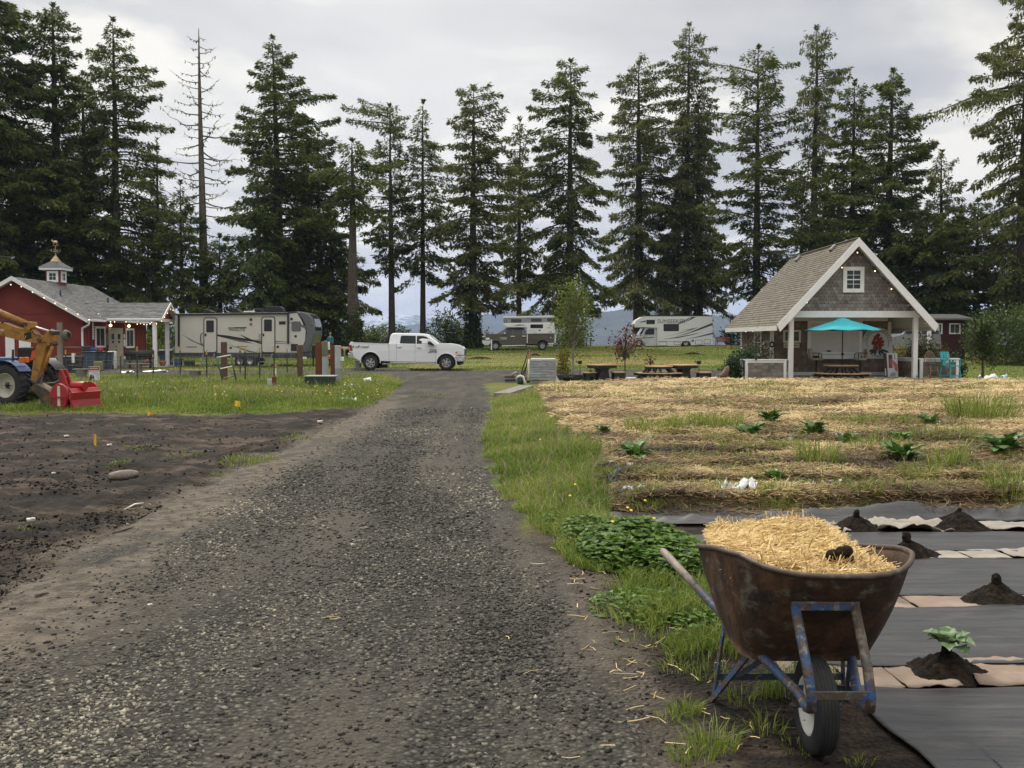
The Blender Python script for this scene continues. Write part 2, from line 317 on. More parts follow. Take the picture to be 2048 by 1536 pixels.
def ground_material():
 m_ = bpy.data.materials.new('ground_cover'); m_.use_nodes = True; t = m_.node_tree; b = t.nodes['Principled BSDF']
 def n(tp, **k):
  q = t.nodes.new(tp)
  for a, v in k.items(): setattr(q, a, v)
  return q
 def l(a, c): t.links.new(a, c)
 geo = n('ShaderNodeNewGeometry'); pos = geo.outputs['Position']
 def noise(sc, det=5, rough=0.6, vec=None):
  q = n('ShaderNodeTexNoise'); q.inputs['Scale'].default_value = sc; q.inputs['Detail'].default_value = det; q.inputs['Roughness'].default_value = rough
  l(vec or pos, q.inputs['Vector']); return q.outputs['Fac']
 def ramp(fac, stops):
  q = n('ShaderNodeValToRGB'); l(fac, q.inputs[0]); els = q.color_ramp.elements
  els[0].position = stops[0][0]; els[0].color = (*stops[0][1], 1); els[1].position = stops[-1][0]; els[1].color = (*stops[-1][1], 1)
  for p, c in stops[1:-1]: z = els.new(p); z.color = (*c, 1)
  return q.outputs[0]
 def mix(f, a, c, bt='MIX'):
  q = n('ShaderNodeMixRGB', blend_type=bt)
  for i, v in enumerate((f, a, c)):
   if isinstance(v, (int, float)): q.inputs[i].default_value = v
   elif isinstance(v, tuple): q.inputs[i].default_value = (*v, 1)
   else: l(v, q.inputs[i])
  return q.outputs[0]
 def sepa(name):
  a = n('ShaderNodeAttribute'); a.attribute_name = name; s_ = n('ShaderNodeSeparateColor'); l(a.outputs['Color'], s_.inputs[0]); return s_.outputs
 z1 = sepa('zone_a'); z2 = sepa('zone_b')
 # grass
 flat = n('ShaderNodeMapping'); flat.inputs['Scale'].default_value = (0.35, 1.0, 1.0); l(pos, flat.inputs[0])
 big = noise(0.22, 4, 0.55, flat.outputs[0]); fine = noise(14, 4, 0.7)
 gr = ramp(fine, [(0.25, (0.026, 0.042, 0.008)), (0.5, (0.080, 0.112, 0.018)), (0.75, (0.165, 0.190, 0.040))])
 dry = ramp(fine, [(0.25, (0.065, 0.042, 0.012)), (0.75, (0.29, 0.165, 0.045))])
 gr = mix(ramp(big, [(0.50, (0, 0, 0)), (0.62, (0.75, 0.75, 0.75))]), gr, dry)
 # gravel: individual stones of angular crushed rock
 vo = n('ShaderNodeTexVoronoi', feature='F1'); vo.inputs['Scale'].default_value = 38; l(pos, vo.inputs['Vector'])
 vs = n('ShaderNodeSeparateColor'); l(vo.outputs['Color'], vs.inputs[0])
 gcol = ramp(vs.outputs[0], [(0.0, (0.028, 0.026, 0.022)), (0.55, (0.084, 0.077, 0.063)), (0.9, (0.16, 0.146, 0.117)), (1.0, (0.23, 0.21, 0.165))])
 gcol = mix(ramp(vo.outputs['Distance'], [(0.25, (0, 0, 0)), (0.65, (0.8, 0.8, 0.8))]), gcol, (0.020, 0.019, 0.017))  # shadow in the gaps between stones, painted into the gravel colour
 trk = n('ShaderNodeMapping'); trk.inputs['Scale'].default_value = (1.6, 0.22, 1.0); l(pos, trk.inputs[0])
 dirt = ramp(noise(0.9, 5, 0.6, trk.outputs[0]), [(0.47, (0, 0, 0)), (0.62, (0.85, 0.85, 0.85))])
 gcol = mix(ramp(noise(1.1, 4, 0.6), [(0.50, (0, 0, 0)), (0.66, (0.6, 0.6, 0.6))]), gcol, (0.016, 0.015, 0.013)); gcol = mix(dirt, gcol, mix(noise(30, 3), (0.055, 0.047, 0.038), (0.125, 0.109, 0.088)))
 # soil
 smap = n('ShaderNodeMapping'); smap.inputs['Scale'].default_value = (0.45, 1.2, 1.0); l(pos, smap.inputs[0]); sn = noise(1.7, 9, 0.74, smap.outputs[0]); sf = noise(26, 5, 0.7)
 sc = ramp(sn, [(0.40, (0.006, 0.005, 0.004)), (0.495, (0.015, 0.011, 0.008)), (0.555, (0.060, 0.041, 0.028)), (0.66, (0.15, 0.112, 0.080))])
 sc = mix(0.34, sc, ramp(sf, [(0.34, (0.004, 0.003, 0.003)), (0.72, (0.048, 0.034, 0.024))]))
 # fine silt along the drive edge
 tan = mix(noise(20, 5), (0.10, 0.083, 0.063), (0.20, 0.168, 0.13))
 tan = mix(ramp(noise(7, 6), [(0.42, (0.6, 0.6, 0.6)), (0.56, (0, 0, 0))]), tan, (0.036, 0.029, 0.022))
 # straw ground
 stc = ramp(noise(9, 7, 0.75), [(0.3, (0.05, 0.034, 0.018)), (0.5, (0.18, 0.118, 0.052)), (0.72, (0.40, 0.285, 0.125))]); stc = mix(ramp(noise(1.3, 5, 0.65, smap.outputs[0]), [(0.47, (0, 0, 0)), (0.62, (0.85, 0.85, 0.85))]), stc, (0.075, 0.048, 0.026))
 # strips of woven black sheet and silt showing between straw rows
 shc = mix(noise(5, 5), (0.075, 0.078, 0.080), (0.16, 0.162, 0.160))
 c = mix(z1[0], gr, gcol); c = mix(z1[1], c, sc); c = mix(z1[2], c, shc); c = mix(z2[0], c, stc); c = mix(z2[1], c, tan);
 l(c, b.inputs['Base Color'])
 rg = n('ShaderNodeMapRange'); l(z1[2], rg.inputs[0]); rg.inputs[3].default_value = 0.9; rg.inputs[4].default_value = 0.55; l(rg.outputs[0], b.inputs['Roughness'])
 b.inputs['Specular IOR Level'].default_value = 0.25
 hb = n('ShaderNodeMath', operation='MULTIPLY'); l(z1[0], hb.inputs[0]); iv = n('ShaderNodeMath', operation='SUBTRACT'); iv.inputs[0].default_value = 0.6; l(vo.outputs['Distance'], iv.inputs[1]); l(iv.outputs[0], hb.inputs[1])
 ad = n('ShaderNodeMath', operation='ADD'); l(hb.outputs[0], ad.inputs[0]); l(sf, ad.inputs[1])
 bp = n('ShaderNodeBump'); bp.inputs['Strength'].default_value = 0.95; bp.inputs['Distance'].default_value = 0.025; l(ad.outputs[0], bp.inputs['Height']); l(bp.outputs[0], b.inputs['Normal'])
 return m_
MG = ground_material()
def terrain():
 ys = [2.4]
 while ys[-1] < 62: ys.append(ys[-1] * 1.0066 + 0.003)
 while ys[-1] < 230: ys.append(ys[-1] * 1.02)
 while ys[-1] < 9000: ys.append(ys[-1] * 1.16)
 ys = np.array([-40, -20, -9, -4, -1.5, 0, 1, 1.7] + ys)
 us = np.concatenate([np.linspace(-1.9, -0.62, 60), np.linspace(-0.6, 0.6, 500), np.linspace(0.62, 1.9, 60)])
 sc = np.where(ys > 2.5, ys + 3, 5.5 + np.maximum(0, 2.5 - ys) * 1.4)
 X = us[None, :] * sc[:, None]; Y = np.repeat(ys[:, None], len(us), 1)
 Hh, (dr, rd, so, st, fa, ve), strip = H(X, Y, True)
 rdn, cdn = X.shape; V = np.stack([X, Y, Hh], -1).reshape(-1, 3)
 idx = np.arange(rdn * cdn).reshape(rdn, cdn)
 Q = np.stack([idx[:-1, :-1], idx[:-1, 1:], idx[1:, 1:], idx[1:, :-1]], -1).reshape(-1, 4)
 # silt strip along the left edge of the drive and along the shoulder beside the wheelbarrow
 dd = sdp(X, Y, DRIVE); j = fbm(X * 2.2, Y * 1.2, 3, 61)
 cen = -0.9 - (Y - 4) * 0.02
 left = (X < cen) & (Y < 30)
 tanm = sstep(0.50 + 0.5 * j, 0.1, np.abs(dd + 0.30)) * left * sstep(0.25, 0.55, j) + 0.45 * sstep(0.26, 0.05, np.abs(dd - 0.10 + (j - .5) * .3)) * (~left) * (Y < 9) * sstep(9, 7, Y)
 tanm = np.clip(tanm * 1.15, 0, 1) * (1 - st)
 so2 = np.clip(so * (1 - dr) + (fa + ve * 0.0), 0, 1)
 # patchy bare earth under the verge close to the barrow
 vbare = np.clip(sstep(0.35, 0.0, sdp(X, Y, VERGE)) * (1 - np.clip(dr + st, 0, 1)) * sstep(9.2, 7.6, Y), 0, 1) + ve * np.clip( sstep(0.25, -0.1, dd) * 0.6 * (Y < 14), 0, 1)
 shade_sheet = st * (1 - strip) * sstep(0.28, 0.45, fbm(X * 0.5, Y * 0.5, 2, 71)) * sstep(27, 17, Y)
 gvl = np.clip(dr + rd, 0, 1); gvl = np.maximum(gvl, sstep(1.4, 1.0, sdp(X, Y, VERGE)) * sstep(9.2, 8, Y)); gvl = np.maximum(gvl, (so > .03) * (dd < .7))
 za = np.stack([gvl, np.clip(so2 + vbare, 0, 1), shade_sheet, np.zeros_like(dr)], -1).reshape(-1, 4)
 zb = np.stack([np.clip(st - shade_sheet, 0, 1), tanm, np.zeros_like(dr), np.zeros_like(dr)], -1).reshape(-1, 4)
 def fz(a): a = a.reshape(-1); return a[Q].mean(1)
 zl = np.stack([fz(dr), fz(rd) * (1 - fz(dr)), fz(np.clip(so + fa, 0, 1)) * (1 - fz(dr)), fz(st)], 1)
 cls = np.where(zl.max(1) > 0.5, zl.argmax(1) + 1, 0)
 for k, (nm, lab) in enumerate([('ground', 'grassy ground of the nursery running out to the valley'), ('gravel_driveway', 'grey crushed gravel driveway leading away from the viewer'), ('gravel_road', 'grey gravel road crossing behind the driveway'), ('bare_soil', 'dark tilled bare soil'), ('straw_field', 'field mulched with rows of straw')]):
  q = Q[cls == k]; used, inv = np.unique(q, return_inverse=True)
  o = mesh_np(nm, V[used], inv.reshape(-1, 4), [MG], smooth=True, cattrs={'zone_a': za[used], 'zone_b': zb[used]})
  tag(o, kind='structure'); o['label'] = lab
terrain()

# ------------------------------------------------------------------ far hills
def hills():
 m_ = mat('hill_forest', (0.030, 0.042, 0.034), 0.95, var=0.5, scale=0.012, bump=0)
 m2 = mat('hill_snow', (0.45, 0.47, 0.48), 0.9, scale=0.012, col2=(0.05, 0.07, 0.055), thr=(0.44, 0.56))
 specs = [(6500, [(-600, 650), (300, 648), (560, 655), (640, 652), (700, 645), (760, 634), (830, 631), (880, 637), (950, 646), (1100, 655), (1300, 650), (1700, 640), (2600, 650)], 30, 600, m2),
    (3800, [(-600, 640), (200, 650), (500, 662), (700, 668), (760, 657), (840, 645), (900, 640), (950, 630), (1010, 626), (1060, 624), (1120, 622), (1180, 624), (1400, 634), (1700, 640), (2600, 620)], 14, 500, m_),
    (2600, [(-600, 660), (400, 675), (900, 685), (1040, 668), (1130, 640), (1190, 624), (1240, 618), (1285, 612), (1310, 607), (1340, 616), (1400, 626), (1450, 633), (1500, 631), (1600, 628), (1800, 620), (2600, 610)], 9, 420, m_)]
 for k, (D, prof, rough, dep, mm) in enumerate(specs):
  px = np.linspace(-600, 2600, 700); top = np.interp(px, [p[0] for p in prof], [p[1] for p in prof])
  x = (px - 1024) / F * D; z = CAMZ + (678 - top) / F * D
  z = z + rough * (fbm(x / (D * 0.035), x * 0 + k * 7, 5, 80 + k) - 0.5) + (D / 2600) * 4.5 * (vnoise(x / (D * 0.0022), x * 0, 90 + k) - 0.5)
  rows = []
  for i, s in enumerate(np.linspace(0, 1, 14)):
   yy = D - dep * (1 - s) * 1.4; zz = -26 + (z + 26) * (s ** 0.8) + (rough * 1.2 * (fbm(x / 130, x * 0 + s * 6, 4, 95 + k) - 0.5) * (1 - s) * s * 4)
   rows.append(np.stack([x, np.full_like(x, yy), zz], -1))
  rows.append(np.stack([x, np.full_like(x, D + dep), np.full_like(x, -26.5)], -1))
  V = np.array(rows); a, c = V.shape[:2]; idx = np.arange(a * c).reshape(a, c)
  Q = np.stack([idx[:-1, :-1], idx[:-1, 1:], idx[1:, 1:], idx[1:, :-1]], -1).reshape(-1, 4)
  tag(mesh_np('hills', V.reshape(-1, 3), Q, [mm], smooth=True), kind='structure')
hills()
# ------------------------------------------------------------------ the air between here and the hills
def haze():
 mb = MB(); mb.box((-9000, -60, -28), (9000, 7400, 340)); m_ = bpy.data.materials.new('haze_air'); m_.use_nodes = True; t = m_.node_tree
 t.nodes.remove(t.nodes['Principled BSDF']); v = t.nodes.new('ShaderNodeVolumePrincipled'); v.inputs['Density'].default_value = HAZE_D
 v.inputs['Color'].default_value = (0.46, 0.60, 1.0, 1); v.inputs['Anisotropy'].default_value = 0.0
 t.links.new(v.outputs[0], t.nodes['Material Output'].inputs['Volume'])
 tag(mb.build('haze', m_), kind='stuff')
HAZE_D = 1.25e-4
haze()
# ================================================================== conifers
M_BARK = mat('conifer_bark', (0.066, 0.054, 0.042), 0.95, var=0.45, scale=5, bump=0.6, bscale=9)
M_DEAD = mat('dead_wood', (0.10, 0.085, 0.07), 0.95, var=0.4, scale=4, bump=0.5, bscale=12)
M_NEEDLE = tint_mat('conifer_needles', [(0.0, (0.036, 0.055, 0.014)), (0.5, (0.096, 0.130, 0.030)), (1.0, (0.22, 0.235, 0.055))], 0.7, 0.42, nscale=0.22, namp=0.5)
M_NEEDLE_B = tint_mat('bright_needles', [(0.0, (0.040, 0.068, 0.018)), (0.5, (0.085, 0.13, 0.032)), (1.0, (0.16, 0.20, 0.055))], 0.7, 0.42, nscale=0.3, namp=0.4)
M_MOSS = tint_mat('moss_needles', [(0.0, (0.046, 0.060, 0.018)), (0.5, (0.120, 0.138, 0.040)), (1.0, (0.26, 0.25, 0.088))], 0.75, 0.42, nscale=0.25, namp=0.5)
M_IVY = tint_mat('ivy_leaves', [(0.0, (0.020, 0.042, 0.010)), (0.5, (0.050, 0.090, 0.018)), (1.0, (0.11, 0.16, 0.035))], 0.5, 0.25, nscale=0.8, namp=0.4)
def quads_from(c, a, b, tint, name, m_, parent):
 """kite leaves: centre-base c, long axis a, half-width b (n,3 arrays)"""
 n = len(c); V = np.empty((n, 4, 3), np.float32)
 V[:, 0] = c; V[:, 1] = c + a * 0.45 + b; V[:, 2] = c + a; V[:, 3] = c + a * 0.45 - b
 return mesh_np(name, V.reshape(-1, 3), np.arange(n * 4).reshape(n, 4), [m_], parent, attrs={'tint': ('FACE', tint)})
def unit(v): return v / np.maximum(np.linalg.norm(v, axis=-1, keepdims=True), 1e-9)
def tubes_np(paths, rads, k=5):
 """merge many tubes: list of (n,3) paths, (n,) radii -> V,Q"""
 Vs = []; Qs = []; base = 0; ang = np.arange(k) * 2 * PI / k
 for p, r in zip(paths, rads):
  d = np.gradient(p, axis=0); d = unit(d); up = np.where(np.abs(d[:, 2:3]) > 0.9, np.array([[1.0, 0, 0]]), np.array([[0, 0, 1.0]]))
  a = unit(np.cross(d, up)); b = np.cross(d, a)
  ring = p[:, None] + (a[:, None] * np.cos(ang)[None, :, None] + b[:, None] * np.sin(ang)[None, :, None]) * r[:, None, None]
  n = len(p); Vs.append(ring.reshape(-1, 3)); i = np.arange(n - 1)[:, None] * k; j = np.arange(k)[None]; j2 = (j + 1) % k
  Qs.append((np.stack([i + j, i + j2, i + k + j2, i + k + j], -1) + base).reshape(-1, 4)); base += n * k
 return np.vstack(Vs), np.vstack(Qs)
def conifer(label, px, Y, top, prof, r0=None, dens=1.0, seed=0, droop=0.5, needle=None, bare=0.0, dead=0, lean=0.0, spray=0.44, topdead=0.0, ivy=0.0, hang=0.0, nlimb=None, cat='tree', name='conifer_tree', group='conifers along the bluff', gaps=0.35, top2=None):
 """prof: [(photo y, half width px)] of the crown at distance Y. Real sizes follow from the distance."""
 rng = np.random.default_rng(1000 + seed); needle = needle or M_NEEDLE
 base = gat(px, Y); k = Y / F; Ht = CAMZ + (678 - top) * k - base.z
 root = thing(name, label, cat, base, 0, group)
 zz = np.array([CAMZ + (678 - p[0]) * k - base.z for p in prof]); ww = np.array([p[1] * k for p in prof])
 o_ = np.argsort(zz); zz, ww = zz[o_], ww[o_]
 r0 = r0 * k if r0 else Ht * 0.012
 leanx = lean * k
 # trunk, slightly wandering
 t = np.linspace(0, 1, 26); wob = np.cumsum(rng.normal(0, 0.012, (26, 2)), 0) * Ht * 0.06
 tp = np.stack([wob[:, 0] * t + leanx * t, wob[:, 1] * t, t * Ht - 0.25], -1); tr = r0 * (1 - t) ** 0.8 + 0.02 + r0 * 0.35 * np.exp(-t * 40)
 def tx(z): return np.interp(z, t * Ht, tp[:, 0]), np.interp(z, t * Ht, tp[:, 1])
 paths = [tp]; rads = [tr]
 z0, z1 = zz[0], zz[-1]
 if nlimb is None: nlimb = int(np.clip((z1 - z0) * 7.5, 50, 210))
 z = z0 + (z1 - z0) * (np.arange(nlimb) + rng.random(nlimb)) / nlimb; az = np.arange(nlimb) * 2.399 + rng.normal(0, 0.5, nlimb)
 ln = np.interp(z, zz, ww) * rng.uniform(0.65, 1.32, nlimb) * (0.72 + 0.62 * vnoise(z / 2.2, z * 0 + seed, seed + 9)) * (1 + 0.22 * np.cos(az - seed * 1.7))
 # clumpy gaps: boughs missing or short in noise-chosen sectors
 gp_ = vnoise(z / 1.9 + seed * 3.1, az / 1.2 % 5, seed); ln = ln * np.where(gp_ < gaps, rng.uniform(0.25, 0.7, nlimb), 1.0)
 long_ = rng.random(nlimb) < 0.06; ln = np.where(long_, ln * 1.2, ln)
 rel = (z - z0) / max(z1 - z0, 0.1); C = []; A = []; B = []; T = []
 for i in range(nlimb):
  Li = ln[i]
  if Li < 0.15: continue
  dx, dy = math.cos(az[i]), math.sin(az[i]); s = np.linspace(0, 1, 7); x0, y0 = tx(z[i])
  up = 0.35 * rel[i] + 0.12 * rng.normal(); dr = (droop + 0.22 * math.sin(seed * 2.3)) * (1.05 - 0.6 * rel[i]) * rng.uniform(0.5, 1.4)
  bend = rng.normal(0, 0.10)
  rr = Li * s; zc = z[i] + Li * (up * s - dr * s * s + 0.42 * dr * s ** 4)
  p = np.stack([x0 + dx * rr - dy * bend * rr * s, y0 + dy * rr + dx * bend * rr * s, zc], -1)
  paths.append(p); rads.append(np.maximum((0.012 + 0.014 * Li) * (1 - s * 0.85), 0.008))
  m_ = max(int(38 * dens * Li ** 1.2 / max(spray, .1)), 12)
  u = rng.beta(1.5, 0.95, m_) * 0.90 + 0.12; lat = rng.normal(0, 0.5, m_).clip(-1.2, 1.2) * (0.34 * Li * (1.08 - u) + 0.22)
  q = np.stack([np.interp(u, s, p[:, j]) for j in range(3)], -1)
  q[:, 0] += -dy * lat; q[:, 1] += dx * lat; q[:, 2] += -np.abs(lat) * (0.25 + 0.5 * dr) + rng.normal(0, 0.11, m_)
  sg = np.sign(lat); d = np.stack([dx * 0.75 - dy * sg * 0.65, dy * 0.75 + dx * sg * 0.65, np.full(m_, -0.28 - 0.5 * dr)], -1) + rng.normal(0, 0.38, (m_, 3))
  if hang:
   hm = rng.random(m_) < hang; d[hm] = np.array([0, 0, -1.0]) + rng.normal(0, 0.16, (hm.sum(), 3))
  d = unit(d); sz = spray * rng.uniform(0.45, 1.25, m_) * (0.75 + 0.25 * (1 - rel[i])); nrm = unit(np.array([[0, 0, 1.0]]) + rng.normal(0, 0.6, (m_, 3)))
  w = unit(np.cross(d, nrm)) * (sz * rng.uniform(0.11, 0.23, m_))[:, None]
  C.append(q); A.append(d * sz[:, None]); B.append(w); T.append(np.clip(rng.normal(0.42 + 0.16 * vnoise(z[i] / 2.5, az[i] / 1.3, seed + 5), 0.2, m_), 0, 1))
 # leader at the tip
 for i in range(int(40 * (1 - topdead))):
  zz_ = z1 + (Ht - z1) * rng.random(); x0, y0 = tx(zz_); a_ = rng.random() * 6.28; d = unit(np.array([math.cos(a_) * 0.7, math.sin(a_) * 0.7, 0.4]))
  C.append(np.array([[x0, y0, zz_]])); A.append(d[None] * rng.uniform(0.25, 0.6) * spray / 0.55); B.append(unit(np.cross(d, [0.3, 0.1, 1.0]))[None] * 0.09); T.append(np.array([0.5]))
 # dead bare branches on the clear stem
 for i in range(dead):
  zi = Ht * rng.uniform(*(bare if isinstance(bare, tuple) else (0.05, 0.4))); a_ = rng.random() * 6.28; x0, y0 = tx(zi); Li = rng.uniform(0.25, 1.0) * (np.interp(zi, zz, ww) * 0.8 + 0.6)
  s = np.linspace(0, 1, 8); dr = rng.uniform(-0.35, 0.5); wg = rng.normal(0, 0.035, (8, 3)) * Li * s[:, None]
  p = np.stack([x0 + math.cos(a_) * Li * s, y0 + math.sin(a_) * Li * s, zi + Li * (-dr * s + 0.35 * rng.random() * s * s)], -1) + wg
  paths.append(p); rads.append(np.maximum((0.02 + 0.012 * Li) * (1 - s), 0.010))
  for j in range(rng.integers(2, 6)):
   u = rng.uniform(0.3, 0.95); b0 = np.array([np.interp(u, s, p[:, jj]) for jj in range(3)]); dv = unit(np.array([math.cos(a_ + rng.normal(0, .7)), math.sin(a_ + rng.normal(0, .7)), rng.normal(0, 0.5)])) * Li * rng.uniform(0.1, 0.35)
   paths.append(np.stack([b0, b0 + dv * 0.5 + rng.normal(0, .03, 3), b0 + dv])); rads.append(np.array([0.012, 0.010, 0.006]))
 V, Q = tubes_np(paths, rads, 6); mesh_np('trunk', V, Q, [M_DEAD if topdead >= 1 else M_BARK], root, smooth=True)
 if C:
  C, A, B, T = np.vstack(C), np.vstack(A), np.vstack(B), np.concatenate(T)
  quads_from(C, A, B, T, 'crown', needle, root)
 if ivy:
  n = int(ivy * 260); zi = rng.random(n) * ivy * (rng.random(n) ** .3); a_ = rng.random(n) * 6.28; x0 = np.interp(zi, t * Ht, tp[:, 0]); y0 = np.interp(zi, t * Ht, tp[:, 1]); rr = np.interp(zi, t * Ht, tr) + rng.uniform(0, 0.28, n)
  c = np.stack([x0 + np.cos(a_) * rr, y0 + np.sin(a_) * rr, zi], -1); d = unit(np.stack([np.cos(a_), np.sin(a_), -0.7 + 0 * a_], -1) + rng.normal(0, 0.5, (n, 3))) * rng.uniform(0.15, 0.35, n)[:, None]
  w = unit(np.cross(d, [0.1, 0.2, 1.0])) * 0.10; quads_from(c, d, w, rng.random(n), 'ivy', M_IVY, root)
 return root
G1 = 'conifers along the bluff'
NB, MO = M_NEEDLE_B, M_MOSS
